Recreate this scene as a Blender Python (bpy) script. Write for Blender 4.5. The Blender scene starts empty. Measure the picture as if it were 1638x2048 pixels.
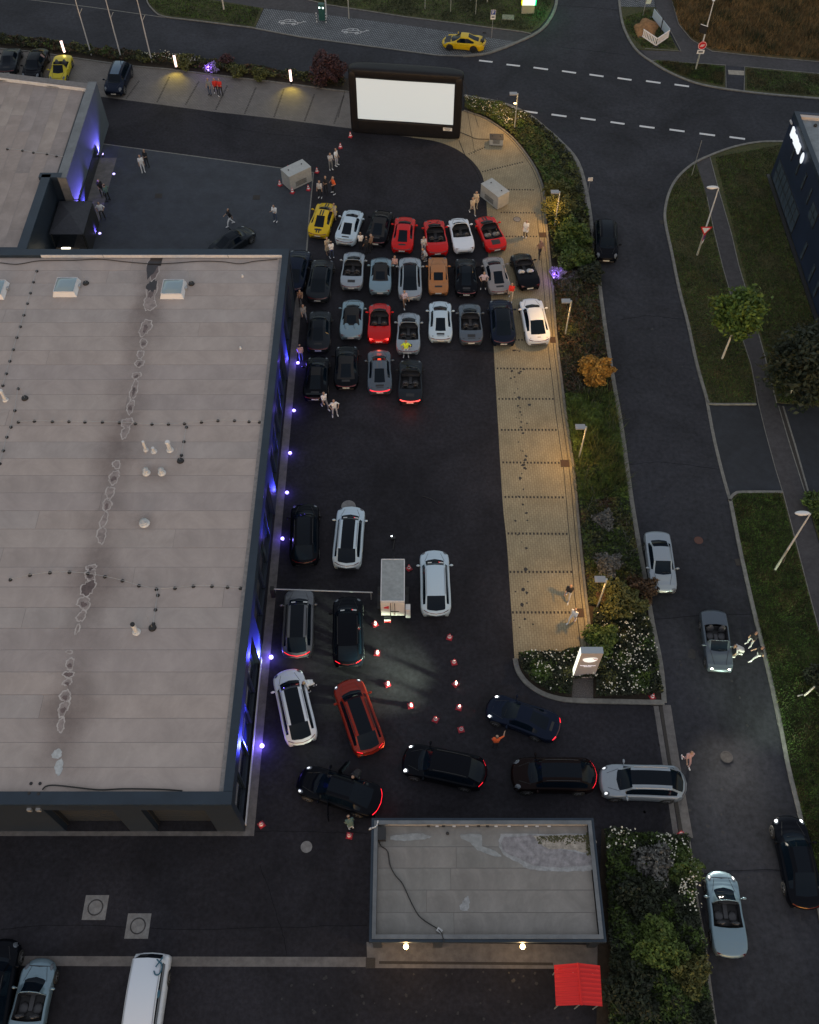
import bpy, bmesh, math, random
import numpy as np
from mathutils import Vector, Matrix
from mathutils.bvhtree import BVHTree
from mathutils.geometry import tessellate_polygon

SC = bpy.context.scene
COL = SC.collection
R = math.radians
random.seed(7)

# ------------------------------------------------------------------ camera
CAM_H, FPX, CXP, CYP = 54.0, 1895.0, 819.0, 1024.0
TH = math.atan2(FPX, 1271.0)
SN, CS = math.sin(TH), math.cos(TH)
cam = bpy.data.cameras.new('camera')
camo = bpy.data.objects.new('camera', cam)
COL.objects.link(camo)
camo.location = (0, 0, CAM_H)
camo.rotation_euler = (math.pi / 2 - TH, 0, 0)
cam.sensor_fit = 'VERTICAL'
cam.sensor_height = 36.0
cam.lens = 36.0 * FPX / 2048.0
cam.clip_start = 0.5
cam.clip_end = 3000
SC.camera = camo

# ------------------------------------------------------------------ world, sun, exposure
W = bpy.data.worlds.new('World')
SC.world = W
W.use_nodes = True
wn = W.node_tree.nodes
wl = W.node_tree.links
wn.clear()
sky = wn.new('ShaderNodeTexSky')
sky.sky_type = 'NISHITA'
sky.sun_disc = False
sky.sun_elevation = R(3.0)
sky.sun_rotation = R(180)
sky.altitude = 100
sky.air_density = 1.0
sky.dust_density = 2.0
sky.ozone_density = 1.4
bg = wn.new('ShaderNodeBackground')
bg.inputs['Strength'].default_value = 0.15
wo = wn.new('ShaderNodeOutputWorld')
wl.new(sky.outputs[0], bg.inputs[0])
wl.new(bg.outputs[0], wo.inputs[0])
sl = bpy.data.lights.new('sun', 'SUN')
sl.energy = 0.5
sl.angle = R(170)
sl.color = (1.0, 0.9, 0.86)
so = bpy.data.objects.new('sun', sl)
COL.objects.link(so)
so.rotation_euler = (R(4), R(4), 0)
SC.view_settings.view_transform = 'Standard'
SC.view_settings.look = 'None'
SC.view_settings.gamma = 1.0
SC.view_settings.exposure = 1.1
SC.view_settings.use_curve_mapping = False
SC.cycles.use_denoising = True
SC.cycles.max_bounces = 6
SC.cycles.sample_clamp_indirect = 4.0
SC.render.film_transparent = False


def G(u, v, z=0.0):
    """ground (or height z) point seen at photo pixel u, v"""
    s = (CYP - v) / FPX
    t = (CAM_H - z) / (SN - s * CS)
    return Vector(((u - CXP) / FPX * t, (CS + s * SN) * t, z))


# ------------------------------------------------------------------ materials
MATS = {}


def mat(name, col=(.5, .5, .5), rough=.6, metal=0.0, var=0.0, vscale=4.0, bump=0.0, bscale=40.0,
        coat=0.0, emit=None, estr=1.0, spec=0.5, col2=None, stain=0.0, sscale=.5, ior=None, vdetail=4.0):
    if name in MATS:
        return MATS[name]
    m = bpy.data.materials.new(name)
    MATS[name] = m
    m.use_nodes = True
    nt = m.node_tree
    N, L = nt.nodes, nt.links
    b = N['Principled BSDF']
    c = tuple(col) + (1,)
    b.inputs['Base Color'].default_value = c
    b.inputs['Roughness'].default_value = rough
    b.inputs['Metallic'].default_value = metal
    b.inputs['Coat Weight'].default_value = coat
    b.inputs['Coat Roughness'].default_value = .06
    b.inputs['Specular IOR Level'].default_value = spec
    tc = N.new('ShaderNodeTexCoord')
    if var or col2:
        n1 = N.new('ShaderNodeTexNoise')
        n1.inputs['Scale'].default_value = vscale
        n1.inputs['Detail'].default_value = vdetail
        n1.inputs['Roughness'].default_value = .65
        L.new(tc.outputs['Object'], n1.inputs['Vector'])
        cr = N.new('ShaderNodeValToRGB')
        lo = tuple(max(0, x * (1 - var)) for x in col)
        hi = tuple(col2) if col2 else tuple(min(1, x * (1 + var)) for x in col)
        cr.color_ramp.elements[0].position = .32
        cr.color_ramp.elements[1].position = .68
        cr.color_ramp.elements[0].color = lo + (1,)
        cr.color_ramp.elements[1].color = hi + (1,)
        L.new(n1.outputs['Fac'], cr.inputs['Fac'])
        out = cr.outputs['Color']
        if stain:
            n2 = N.new('ShaderNodeTexNoise')
            n2.inputs['Scale'].default_value = sscale
            n2.inputs['Detail'].default_value = 6
            n2.inputs['Roughness'].default_value = .7
            n2.inputs['Distortion'].default_value = .6
            L.new(tc.outputs['Object'], n2.inputs['Vector'])
            mr = N.new('ShaderNodeMapRange')
            mr.inputs['From Min'].default_value = .35
            mr.inputs['From Max'].default_value = .65
            mr.inputs['To Min'].default_value = 1 - stain
            mr.inputs['To Max'].default_value = 1 + stain * .7
            L.new(n2.outputs['Fac'], mr.inputs['Value'])
            mx = N.new('ShaderNodeVectorMath')
            mx.operation = 'SCALE'
            L.new(out, mx.inputs[0])
            L.new(mr.outputs[0], mx.inputs['Scale'])
            out = mx.outputs[0]
        L.new(out, b.inputs['Base Color'])
    if bump:
        n3 = N.new('ShaderNodeTexNoise')
        n3.inputs['Scale'].default_value = bscale
        n3.inputs['Detail'].default_value = 3
        L.new(tc.outputs['Object'], n3.inputs['Vector'])
        bp = N.new('ShaderNodeBump')
        bp.inputs['Strength'].default_value = bump
        bp.inputs['Distance'].default_value = .02
        L.new(n3.outputs['Fac'], bp.inputs['Height'])
        L.new(bp.outputs[0], b.inputs['Normal'])
    if emit:
        b.inputs['Emission Color'].default_value = tuple(emit) + (1,)
        b.inputs['Emission Strength'].default_value = estr
    return m


def paver_mat(name, c1, c2, mortar, bw=.2, bh=.2, off=.5, msize=.02, rot=0.0, big=.25):
    m = bpy.data.materials.new(name)
    MATS[name] = m
    m.use_nodes = True
    N, L = m.node_tree.nodes, m.node_tree.links
    b = N['Principled BSDF']
    b.inputs['Roughness'].default_value = .85
    tc = N.new('ShaderNodeTexCoord')
    mp = N.new('ShaderNodeMapping')
    mp.inputs['Rotation'].default_value = (0, 0, rot)
    L.new(tc.outputs['Object'], mp.inputs['Vector'])
    br = N.new('ShaderNodeTexBrick')
    br.offset = off
    br.inputs['Scale'].default_value = 1.0
    br.inputs['Brick Width'].default_value = bw
    br.inputs['Row Height'].default_value = bh
    br.inputs['Mortar Size'].default_value = msize
    br.inputs['Mortar Smooth'].default_value = .2
    br.inputs['Color1'].default_value = c1 + (1,)
    br.inputs['Color2'].default_value = c2 + (1,)
    br.inputs['Mortar'].default_value = mortar + (1,)
    L.new(mp.outputs[0], br.inputs['Vector'])
    n2 = N.new('ShaderNodeTexNoise')
    n2.inputs['Scale'].default_value = .6
    n2.inputs['Detail'].default_value = 7
    n2.inputs['Roughness'].default_value = .7
    L.new(tc.outputs['Object'], n2.inputs['Vector'])
    mr = N.new('ShaderNodeMapRange')
    mr.inputs['From Min'].default_value = .3
    mr.inputs['From Max'].default_value = .7
    mr.inputs['To Min'].default_value = 1 - big
    mr.inputs['To Max'].default_value = 1 + big
    L.new(n2.outputs['Fac'], mr.inputs['Value'])
    mx = N.new('ShaderNodeVectorMath')
    mx.operation = 'SCALE'
    L.new(br.outputs['Color'], mx.inputs[0])
    L.new(mr.outputs[0], mx.inputs['Scale'])
    L.new(mx.outputs[0], b.inputs['Base Color'])
    bp = N.new('ShaderNodeBump')
    bp.inputs['Strength'].default_value = .5
    bp.inputs['Distance'].default_value = .006
    bp.invert = True
    L.new(br.outputs['Fac'], bp.inputs['Height'])
    L.new(bp.outputs[0], b.inputs['Normal'])
    return m


M_ROAD = mat('road_asphalt', (.030, .031, .038), .85, spec=.25, var=.3, vscale=3.2, stain=.4, sscale=.12, bump=.35, bscale=60, vdetail=8)
M_LOT = mat('lot_asphalt', (.022, .021, .026), .85, spec=.2, var=.3, vscale=4.0, stain=.4, sscale=.15, bump=.3, bscale=60, vdetail=8)
M_PATH = mat('path_asphalt', (.05, .047, .05), .9, var=.2, vscale=3, stain=.2, sscale=.3, bump=.3)
M_DRIVE = mat('drive_asphalt', (.020, .023, .029), .8, var=.2, vscale=2, stain=.25, sscale=.25, bump=.3)
M_KERB = mat('kerb_concrete', (.17, .165, .15), .9, var=.25, vscale=3, bump=.4)
M_PLINTH = mat('plinth_paving', (.13, .12, .115), .9, var=.25, vscale=2, bump=.3)
M_SOIL = mat('bed_soil', (.028, .02, .013), .95, var=.4, vscale=3, bump=.8, bscale=12)
M_LAWN = mat('lawn_grass', (.038, .066, .012), .95, var=.45, vscale=6, col2=(.085, .072, .026), stain=.45, sscale=.22, bump=1.0, bscale=25, vdetail=8)
M_FIELD = mat('wild_field', (.07, .06, .018), .95, var=.4, vscale=1.2, col2=(.14, .09, .035), stain=.4, sscale=.15, bump=1.0, bscale=10, vdetail=8)
M_WHITEP = mat('road_paint', (.62, .62, .62), .8, var=.15, vscale=8)
M_DIRT = mat('dirt', (.28, .14, .055), .95, var=.35, vscale=3, bump=1, bscale=8)
M_PAVE = paver_mat('tan_pavers', (.285, .245, .155), (.25, .212, .135), (.19, .155, .095), .32, .16, .5, .018, rot=R(88), big=.2)
M_PAVE2 = paver_mat('tan_pavers_tilted', (.17, .155, .14), (.145, .13, .12), (.09, .08, .07), .32, .16, .5, .016, rot=R(9), big=.14)
M_FORE = paver_mat('forecourt_pavers', (.042, .048, .060), (.034, .040, .052), (.022, .025, .032), .2, .1, .5, .01)
M_EV = paver_mat('grey_pavers', (.17, .18, .19), (.13, .14, .15), (.04, .043, .05), .34, .22, .0, .045, rot=R(68))
M_MARK = mat('dark_paver', (.035, .03, .026), .85, var=.3, vscale=20)

# ------------------------------------------------------------------ mesh helpers


class MB:
    def __init__(s):
        s.v, s.f, s.m, s.sm = [], [], [], []

    def add(s, vs, fs, mi=0, smooth=False):
        o = len(s.v)
        s.v += [tuple(p) for p in vs]
        for f in fs:
            s.f.append(tuple(i + o for i in f))
            s.m.append(mi)
            s.sm.append(smooth)
        return s

    def box(s, c, d, mi=0, rz=0.0, M=None):
        x, y, z = d[0] / 2, d[1] / 2, d[2] / 2
        vs = [Vector((a * x, b * y, e * z)) for e in (-1, 1) for b in (-1, 1) for a in (-1, 1)]
        T = Matrix.Translation(c) @ (M if M is not None else Matrix.Rotation(rz, 4, 'Z'))
        return s.add([T @ p for p in vs], [(0, 2, 3, 1), (4, 5, 7, 6), (0, 1, 5, 4), (1, 3, 7, 5), (3, 2, 6, 7), (2, 0, 4, 6)], mi)

    def tube(s, p0, p1, r0, r1=None, n=8, mi=0, caps=True, smooth=True):
        p0, p1 = Vector(p0), Vector(p1)
        r1 = r0 if r1 is None else r1
        d = (p1 - p0).normalized()
        a = d.orthogonal().normalized()
        b = d.cross(a)
        vs = []
        for p, r in ((p0, r0), (p1, r1)):
            for i in range(n):
                t = 2 * math.pi * i / n
                vs.append(p + a * math.cos(t) * r + b * math.sin(t) * r)
        s.add(vs, [(i, (i + 1) % n, n + (i + 1) % n, n + i) for i in range(n)], mi, smooth)
        if caps:
            s.add(vs[:n], [tuple(range(n))[::-1]], mi)
            s.add(vs[n:], [tuple(range(n))], mi)
        return s

    def path(s, pts, r, n=5, mi=0):
        for a, b in zip(pts, pts[1:]):
            s.tube(a, b, r, r, n, mi)
        return s

    def prism(s, poly, z0, z1, mi=0, top=None):
        n = len(poly)
        area = sum(poly[i][0] * poly[(i + 1) % n][1] - poly[(i + 1) % n][0] * poly[i][1] for i in range(n))
        if area < 0:
            poly = poly[::-1]
        tris = tessellate_polygon([[Vector((p[0], p[1], 0)) for p in poly]])
        vt = [(p[0], p[1], z1) for p in poly]
        vb = [(p[0], p[1], z0) for p in poly]
        ft = []
        for t in tris:
            a, b, c = [Vector(poly[i][:2]) for i in t]
            ft.append(tuple(t) if (b - a).cross(c - a) > 0 else tuple(t)[::-1])
        s.add(vt, ft, mi if top is None else top)
        s.add(vb + vt, [(i, (i + 1) % n, n + (i + 1) % n, n + i) for i in range(n)], mi)
        return s

    def sheet(s, poly, z, mi=0):
        tris = tessellate_polygon([[Vector((p[0], p[1], 0)) for p in poly]])
        ft = []
        for t in tris:
            a, b, c = [Vector(poly[i][:2]) for i in t]
            ft.append(tuple(t) if (b - a).cross(c - a) > 0 else tuple(t)[::-1])
        return s.add([(p[0], p[1], z) for p in poly], ft, mi)

    def sphere(s, c, r, n=10, m=6, mi=0, sc=(1, 1, 1), M=None, smooth=True, jit=0.0):
        vs, fs = [], []
        for j in range(m + 1):
            ph = math.pi * j / m
            for i in range(n):
                t = 2 * math.pi * i / n
                k = 1 + random.uniform(-jit, jit)
                p = Vector((math.sin(ph) * math.cos(t) * r * sc[0] * k, math.sin(ph) * math.sin(t) * r * sc[1] * k, math.cos(ph) * r * sc[2] * k))
                if M is not None:
                    p = M @ p
                vs.append(Vector(c) + p)
        for j in range(m):
            for i in range(n):
                a, b = j * n + i, j * n + (i + 1) % n
                fs.append((a, a + n, b + n, b))
        return s.add(vs, fs, mi, smooth)

    def mesh(s, name):
        me = bpy.data.meshes.new(name)
        me.from_pydata([tuple(p) for p in s.v], [], s.f)
        me.polygons.foreach_set('material_index', s.m)
        me.polygons.foreach_set('use_smooth', s.sm)
        me.update()
        return me

    def build(s, name, mats, parent=None, **kw):
        me = s.mesh(name)
        if not isinstance(mats, (list, tuple)):
            mats = [mats]
        for m in mats:
            me.materials.append(m)
        o = bpy.data.objects.new(name, me)
        COL.objects.link(o)
        if parent:
            o.parent = parent
        for k, v in kw.items():
            o[k] = v
        return o


def thing(name, label, cat, loc=(0, 0, 0), rz=0.0, group=None):
    o = bpy.data.objects.new(name, None)
    o.empty_display_size = .3
    COL.objects.link(o)
    o.location = loc
    o.rotation_euler = (0, 0, rz)
    o['label'] = label
    o['category'] = cat
    if group:
        o['group'] = group
    return o


def tag(o, label, cat, group=None):
    o['label'] = label
    o['category'] = cat
    if group:
        o['group'] = group
    return o


def place(name, me, mats, parent, loc=None, rot=None, label=None):
    """a copy of a shared mesh with materials of its own"""
    if len(me.materials) < len(mats):
        while len(me.materials) < len(mats):
            me.materials.append(None)
    o = bpy.data.objects.new(name, me)
    COL.objects.link(o)
    o.parent = parent
    if loc:
        o.location = loc
    if rot:
        o.rotation_euler = rot
    for i, m in enumerate(mats):
        o.material_slots[i].link = 'OBJECT'
        o.material_slots[i].material = m
    if label:
        o['label'] = label
    return o


def struct(name, mb, mats, **kw):
    return mb.build(name, mats, kind='structure', **kw)


def smooth_px(pts, k=6):
    """Catmull-Rom through points"""
    P = [Vector(p) for p in pts]
    P = [P[0] * 2 - P[1]] + P + [P[-1] * 2 - P[-2]]
    out = []
    for i in range(1, len(P) - 2):
        p0, p1, p2, p3 = P[i - 1:i + 3]
        for j in range(k):
            t = j / k
            out.append(.5 * ((2 * p1) + (p2 - p0) * t + (2 * p0 - 5 * p1 + 4 * p2 - p3) * t * t + (3 * p1 - p0 - 3 * p2 + p3) * t ** 3))
    out.append(P[-2])
    return out


def gp(pts, z=0.0):
    return [G(p[0], p[1], z) for p in pts]


def gs(pts, k=6, z=0.0):
    return smooth_px(gp(pts, z), k)


def kerb(mb, line, w=.14, h=.1, z0=-.02, mi=0):
    """kerb of width w centred on a world polyline"""
    n = len(line)
    L, Rr = [], []
    for i in range(n):
        a = line[max(0, i - 1)]
        b = line[min(n - 1, i + 1)]
        d = Vector((b[0] - a[0], b[1] - a[1]))
        d.normalize()
        nn = Vector((-d.y, d.x)) * w / 2
        L.append((line[i][0] + nn.x, line[i][1] + nn.y))
        Rr.append((line[i][0] - nn.x, line[i][1] - nn.y))
    vs = [(p[0], p[1], z0) for p in L] + [(p[0], p[1], h) for p in L] + [(p[0], p[1], h) for p in Rr] + [(p[0], p[1], z0) for p in Rr]
    fs = []
    for i in range(n - 1):
        for k in range(3):
            fs.append((k * n + i, k * n + i + 1, (k + 1) * n + i + 1, (k + 1) * n + i)[::-1])
    fs.append((0, n, 2 * n, 3 * n))
    fs.append((n - 1, 4 * n - 1, 3 * n - 1, 2 * n - 1))
    mb.add(vs, fs, mi)
    return mb


# ------------------------------------------------------------------ ground
terr = MB().sheet([(-900, -300), (900, -300), (900, 1500), (-900, 1500)], -.06)
struct('terrain', terr, M_FIELD)
struct('road', MB().sheet([(-75, -6), (75, -6), (75, 135), (-75, 135)], 0.0), M_ROAD)

PAVE_IN = [(822, 275), (869, 282), (906, 295), (933, 312), (953, 332), (966, 356), (973, 403), (976, 504), (982, 590), (987, 690), (995, 830), (1005, 1000), (1013, 1080), (1020, 1180), (1029, 1318)]
PAVE_OUT = [(926, 222), (970, 238), (1010, 265), (1037, 292), (1064, 329), (1077, 356), (1086, 386), (1089, 437), (1096, 505), (1104, 590), (1111, 682), (1120, 755), (1129, 830), (1136, 880), (1146, 952), (1156, 1064), (1168, 1187), (1178, 1270), (1182, 1310)]
BED_ROAD = [(928, 192), (1000, 206), (1050, 226), (1088, 255), (1122, 285), (1152, 319), (1168, 362), (1179, 420), (1186, 480), (1195, 535), (1201, 588), (1210, 656), (1222, 734), (1232, 793), (1242, 851), (1251, 915), (1263, 1003), (1273, 1064), (1292, 1172), (1304, 1245), (1321, 1331), (1328, 1406)]
CORNER = [(1328, 1406), (1241, 1404), (1157, 1402), (1117, 1398), (1081, 1386), (1053, 1366), (1036, 1342), (1030, 1318)]

lot = [(-400, 1400), (-400, 2300), (1250, 2300), (1210, 1660), (1375, 1672), (1328, 1410), (1241, 1408), (1157, 1406), (1100, 1398), (1053, 1369), (1034, 1344), (1029, 1319)]
lot_poly = gp(lot) + gp(PAVE_IN[::-1]) + gp([(700, 257), (430, 222), (198, 193), (-60, 165), (-60, 1000)])
struct('car_park', MB().sheet(lot_poly, .004), M_LOT)
struct('forecourt', MB().sheet(gp([(120, 276), (207, 288), (430, 318), (627, 345), (618, 440), (612, 520), (604, 620), (100, 620)]), .008), M_FORE)
ml = MB()
kerb(ml, gp([(207, 288), (430, 318), (627, 345), (618, 440), (609, 555)]), .12, .014, 0)
struct('forecourt_edging', ml, M_KERB)
# tan parking strip along the top, and the one on the right
top_in = [(-60, 160), (100, 178), (198, 193), (430, 224), (550, 237), (701, 257), (822, 275)]
top_out = [(-60, 92), (60, 104), (151, 117), (262, 133), (336, 139), (447, 153), (550, 165), (688, 183), (800, 200), (926, 222)]
struct('parking_strip_top', MB().sheet(gp(top_in) + gp(top_out[::-1]), .008), M_PAVE2)
pin, pout = gs(PAVE_IN, 4), gs(PAVE_OUT, 4)
struct('parking_strip', MB().sheet(pin + pout[::-1], .009), M_PAVE)
# channel drain inside the strip
ml = MB()
ch = [p + Vector((-.62, 0, 0)) for p in pout[28:]]
kerb(ml, ch, .05, .013, 0)
kerb(ml, [p + Vector((-.2, 0, 0)) for p in pout[8:]], .05, .013, 0)
struct('drain_channel', ml, M_MARK)
# darker separator stones between the bays
ROWS = [((936, 309), (971, 294)), ((963, 344), (1047, 324)), ((993, 379), (1069, 380)), ((1000, 425), (1072, 426)), ((1010, 473), (1076, 473)),
        ((990, 680), (1098, 680)), ((992, 737), (1103, 738)), ((995, 798), (1109, 798)), ((1000, 860), (1115, 860)), ((1003, 925), (1121, 926)),
        ((1007, 994), (1129, 995)), ((1013, 1067), (1137, 1068)), ((1017, 1144), (1146, 1144)), ((1022, 1225), (1150, 1225)),
        ((279, 161), (252, 198)), ((339, 154), (314, 205)), ((398, 163), (371, 210)), ((455, 171), (431, 220)), ((512, 175), (489, 228)),
        ((568, 178), (548, 235)), ((629, 188), (609, 243)), ((688, 191), (668, 248))]
ml = MB()
for a, b in ROWS:
    A, B = G(*a), G(*b)
    n = int((B - A).length / .24)
    ang = math.atan2(B.y - A.y, B.x - A.x)
    for i in range(n):
        p = A.lerp(B, (i + .5) / n)
        ml.box((p.x, p.y, .01), (.12, .17, .014), 0, ang)
ml.build('bay_marker_stones', M_MARK, kind='stuff')

# kerbs round the planting bed
ml = MB()
kerb(ml, [p + Vector((.09, 0, 0)) for p in pout], .16, .1)
kerb(ml, gs(BED_ROAD[:3] + BED_ROAD[3:], 4), .3, .1)
kerb(ml, gs(CORNER, 5), .3, .12)
kerb(ml, gs([(1375, 1676), (1384, 1740), (1393, 1810), (1404, 1866), (1413, 1935), (1424, 2019), (1430, 2060), (1450, 2250)], 4), .22, .1)
kerb(ml, gp(top_out[:-1]), .12, .1)
struct('bed_kerbs', ml, M_KERB)
bed_poly = [p + Vector((.15, 0, 0)) for p in pout] + gs(CORNER[::-1], 5)[1:] + gs(BED_ROAD[::-1], 4)[1:]
struct('planting_bed_soil', MB().prism(bed_poly, -.02, .05), M_SOIL)
low_bed = gp([(1203, 1658), (1372, 1674), (1384, 1740), (1393, 1810), (1404, 1866), (1413, 1935), (1424, 2019), (1450, 2250), (1190, 2250), (1195, 1900)])
struct('lower_bed_soil', MB().prism(low_bed, -.02, .05), M_SOIL)
top_bed = gp([(-60, 60), (110, 84), (151, 92), (262, 104), (336, 112), (447, 127), (550, 140), (700, 158), (760, 175), (920, 196), (926, 218), (800, 198), (688, 181), (550, 163), (447, 151), (336, 137), (262, 131), (151, 115), (60, 102), (-60, 90)])
struct('top_bed_soil', MB().prism(top_bed, -.02, .05), M_SOIL)
# footpath beside the bed curve
fp = gs([(1050, 228), (1090, 268), (1120, 305), (1143, 345), (1158, 395), (1166, 450), (1170, 510), (1178, 560)], 4)
fo = gs([(1052, 226), (1088, 255), (1122, 285), (1152, 319), (1168, 362), (1179, 420), (1186, 480), (1195, 535), (1199, 565)], 4)
struct('footpath_bend', MB().prism([Vector((p.x - .0, p.y, 0)) for p in fp] + [p + Vector((-.16, 0, 0)) for p in fo[::-1]], -.01, .085), M_PLINTH)
# drains across the entrance
ml = MB()
kerb(ml, gp([(1312, 1412), (1331, 1532), (1352, 1672)]), .3, .012, 0, 0)
kerb(ml, gp([(1333, 1410), (1352, 1532), (1377, 1676)]), .5, .016, 0, 0)
kerb(ml, gp([(1322, 1412), (1341, 1532), (1363, 1672)]), .22, .013, 0, 1)
struct('entrance_drain', ml, [M_PLINTH, M_MARK])
# paving strips in the rear yard
ml = MB()
ml.sheet(gp([(-60, 1911), (60, 1912), (320, 1913), (733, 1914), (733, 1934), (320, 1933), (-60, 1931)]), .009)
ml.sheet(gp([(733, 1884), (1206, 1890), (1206, 1938), (735, 1936)]), .009)
struct('yard_paving_strip', ml, M_PLINTH)
ml = MB()
kerb(ml, gp([(758, 1925), (1106, 1928)]), .13, .016, 0)
ml.box(tuple(G(741, 1926) + Vector((0, 0, .012))), (.5, .5, .02))
struct('slot_drain', ml, M_MARK)

# ---- right hand road side: island, footpath, lawns
RK = [(1566, 284), (1519, 285), (1470, 294), (1419, 312), (1385, 329), (1355, 356), (1338, 386), (1330, 420), (1331, 449), (1343, 505), (1358, 579), (1375, 645), (1394, 731), (1413, 797)]
RK2 = [(1460, 1000), (1482, 1111), (1507, 1221), (1531, 1319), (1558, 1440), (1575, 1530), (1599, 1629), (1620, 1730), (1642, 1840), (1690, 2100)]
rk, rk2 = gs(RK, 4), gs(RK2, 4)
FL = [(1392, 325), (1414, 395), (1428, 464), (1446, 537), (1463, 596), (1482, 670), (1502, 731), (1516, 804)]
FL2 = [(1516, 804), (1531, 865), (1551, 938), (1565, 983)]
FL3 = [(1565, 983), (1592, 1087), (1614, 1172), (1640, 1270), (1700, 1480)]
FR = [(1419, 312), (1438, 383), (1463, 469), (1477, 530), (1492, 581), (1514, 658), (1531, 719), (1553, 806)]
FR2 = [(1553, 806), (1575, 877), (1597, 951), (1604, 975)]
FR3 = [(1604, 975), (1640, 1095), (1690, 1260)]
ml = MB()
ml.sheet(gs(FL, 3) + gp(FL2[1:] + FL3[1:]) + gp((FR2[1:] + FR3[1:])[::-1]) + gs(FR, 3)[::-1], .012)
struct('footpath_right', ml, M_PATH)
ml = MB()
corner_a = [(1413, 797), (1417, 805), (1426, 809), (1512, 809)]
ml.prism([p for p in rk[14:]] + gp(corner_a[1:]) + gs(FL, 3)[::-1][1:], -.01, .05)
struct('lawn_island', ml, M_LAWN)
ml = MB()
ml.prism(rk[:13] + gs(FR, 3)[1:] + gp([(1640, 812), (1760, 812), (1760, 284)]), -.01, .05)
struct('lawn_by_building', ml, M_LAWN)
ml = MB()
corner_b = [(1565, 985), (1485, 985), (1470, 988), (1462, 995), (1460, 1003)]
ml.prism(gp(corner_b) + rk2[1:] + gp([(1760, 2300), (1800, 1480), (1700, 1480)]) + gp(FL3[::-1])[1:], -.01, .05)
struct('lawn_roadside', ml, M_LAWN)
ml = MB()
ml.prism(gp([(1608, 985), (1760, 985), (1760, 1330), (1692, 1262), (1642, 1095)]), -.01, .05)
struct('lawn_right_edge', ml, M_LAWN)
ml = MB()
struct('driveway_right', MB().sheet(gp([(1416, 801), (1428, 811), (1516, 811), (1553, 812), (1760, 814), (1760, 984), (1606, 980), (1485, 983), (1466, 986), (1458, 996)]), .006), M_DRIVE)
kerb(ml, rk + gp([(1428, 877), (1446, 951), (1454, 1000)])[:0], .22, .1)
kerb(ml, gs([(1413, 797), (1428, 877), (1446, 951), (1460, 1000)], 3), .22, .03)
kerb(ml, rk2, .24, .1)
kerb(ml, gs([(1413, 797), (1417, 805), (1426, 809), (1512, 809)], 3), .14, .1)
kerb(ml, gs([(1565, 985), (1485, 985), (1470, 988), (1462, 995), (1459, 1003)], 3), .2, .1)
kerb(ml, gp(FR[0:1] + FR[1:]), .06, .06)
kerb(ml, gp(FL[1:]), .06, .06)
kerb(ml, gp(FL2), .05, .018)
kerb(ml, gp(FL3), .06, .06)
kerb(ml, gp([(1557, 812), (1580, 890), (1609, 982)]), .07, .02)
kerb(ml, gp([(1566, 812), (1590, 890), (1616, 982)]), .12, .02)
struct('roadside_kerbs', ml, M_KERB)
struct('driveway_drain', kerb(MB(), gp([(1562, 812), (1585, 890), (1612.5, 982)]), .22, .012, 0), M_MARK)
ml = MB()
for u, v in ((1326, 444), (1478, 1124)):
    ml.box(tuple(G(u, v) + Vector((0, 0, .006))), (.5, .5, .02), 0, .1)
struct('gully_grates', ml, M_MARK)

# ---- far side of the junction
TRK = [(1236, -20), (1242, 34), (1252, 67), (1273, 101), (1303, 124), (1336, 144), (1383, 164), (1434, 176), (1524, 188), (1638, 198), (1800, 212)]
trk = gs(TRK, 4)
pi_ = [(1306, -30), (1313, 20), (1343, 67), (1370, 104), (1303, 100)]
ml = MB()
ml.prism([p for p in trk if G(0, 96).y < p.y < G(0, 14).y] + gp([(1281, 100), (1358, 103), (1335, 62), (1316, 24), (1310, 15), (1243, 14)]), -.01, .05)
struct('lawn_corner', ml, M_LAWN)
struct('corner_paving', MB().sheet(gp([(1238, -30), (1240, 14), (1310, 15), (1305, -30)]), .01), M_EV)
ml = MB()
ml.sheet(gp([(1306, -30), (1313, 20), (1343, 67), (1362, 103), (1281, 100), (1303, 122), (1451, 131), (1638, 148), (1800, 163), (1800, 140), (1638, 125), (1541, 117), (1424, 104), (1383, 81), (1357, 50), (1343, 0), (1340, -30)]), .012)
struct('footpath_far', ml, M_PATH)
ml = MB()
tk = [p for p in trk if p.y < G(0, 124).y]
tl = [p for p in tk if p.x < G(1452, 176).x]
tr = [p for p in tk if p.x > G(1492, 180).x]
ml.prism(gp([(1306, 120), (1451, 132)]) + [G(1450, 177)] + tl[::-1], -.01, .05)
ml.prism(gp([(1490, 135), (1638, 149), (1800, 164)]) + tr[::-1] + [G(1490, 182)], -.01, .05)
struct('lawn_verge', ml, M_LAWN)
struct('verge_paving', MB().sheet(gp([(1456, 140), (1489, 142), (1489, 151), (1457, 149)]), .016), mat('pale_slab', (.3, .27, .22), .9, var=.2))
fieldp = gp([(1341, -60), (1343, -2), (1357, 48), (1383, 79), (1424, 102), (1541, 115), (1638, 123), (1900, 150), (1900, -60)])
struct('wild_meadow', MB().prism(fieldp, -.01, .06), M_FIELD)
ml = MB()
kerb(ml, trk, .22, .1)
kerb(ml, gp([(1343, -2), (1357, 49), (1383, 80), (1424, 103), (1541, 116), (1638, 124), (1800, 139)]), .07, .07)
kerb(ml, gp([(1303, 122), (1451, 131), (1452, 176)]), .07, .07)
kerb(ml, gp([(1800, 163), (1638, 148), (1489, 134), (1488, 182)]), .07, .07)
kerb(ml, gp([(1313, 20), (1343, 67), (1362, 103), (1290, 98)]), .07, .07)
struct('junction_kerbs', ml, M_KERB)

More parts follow.
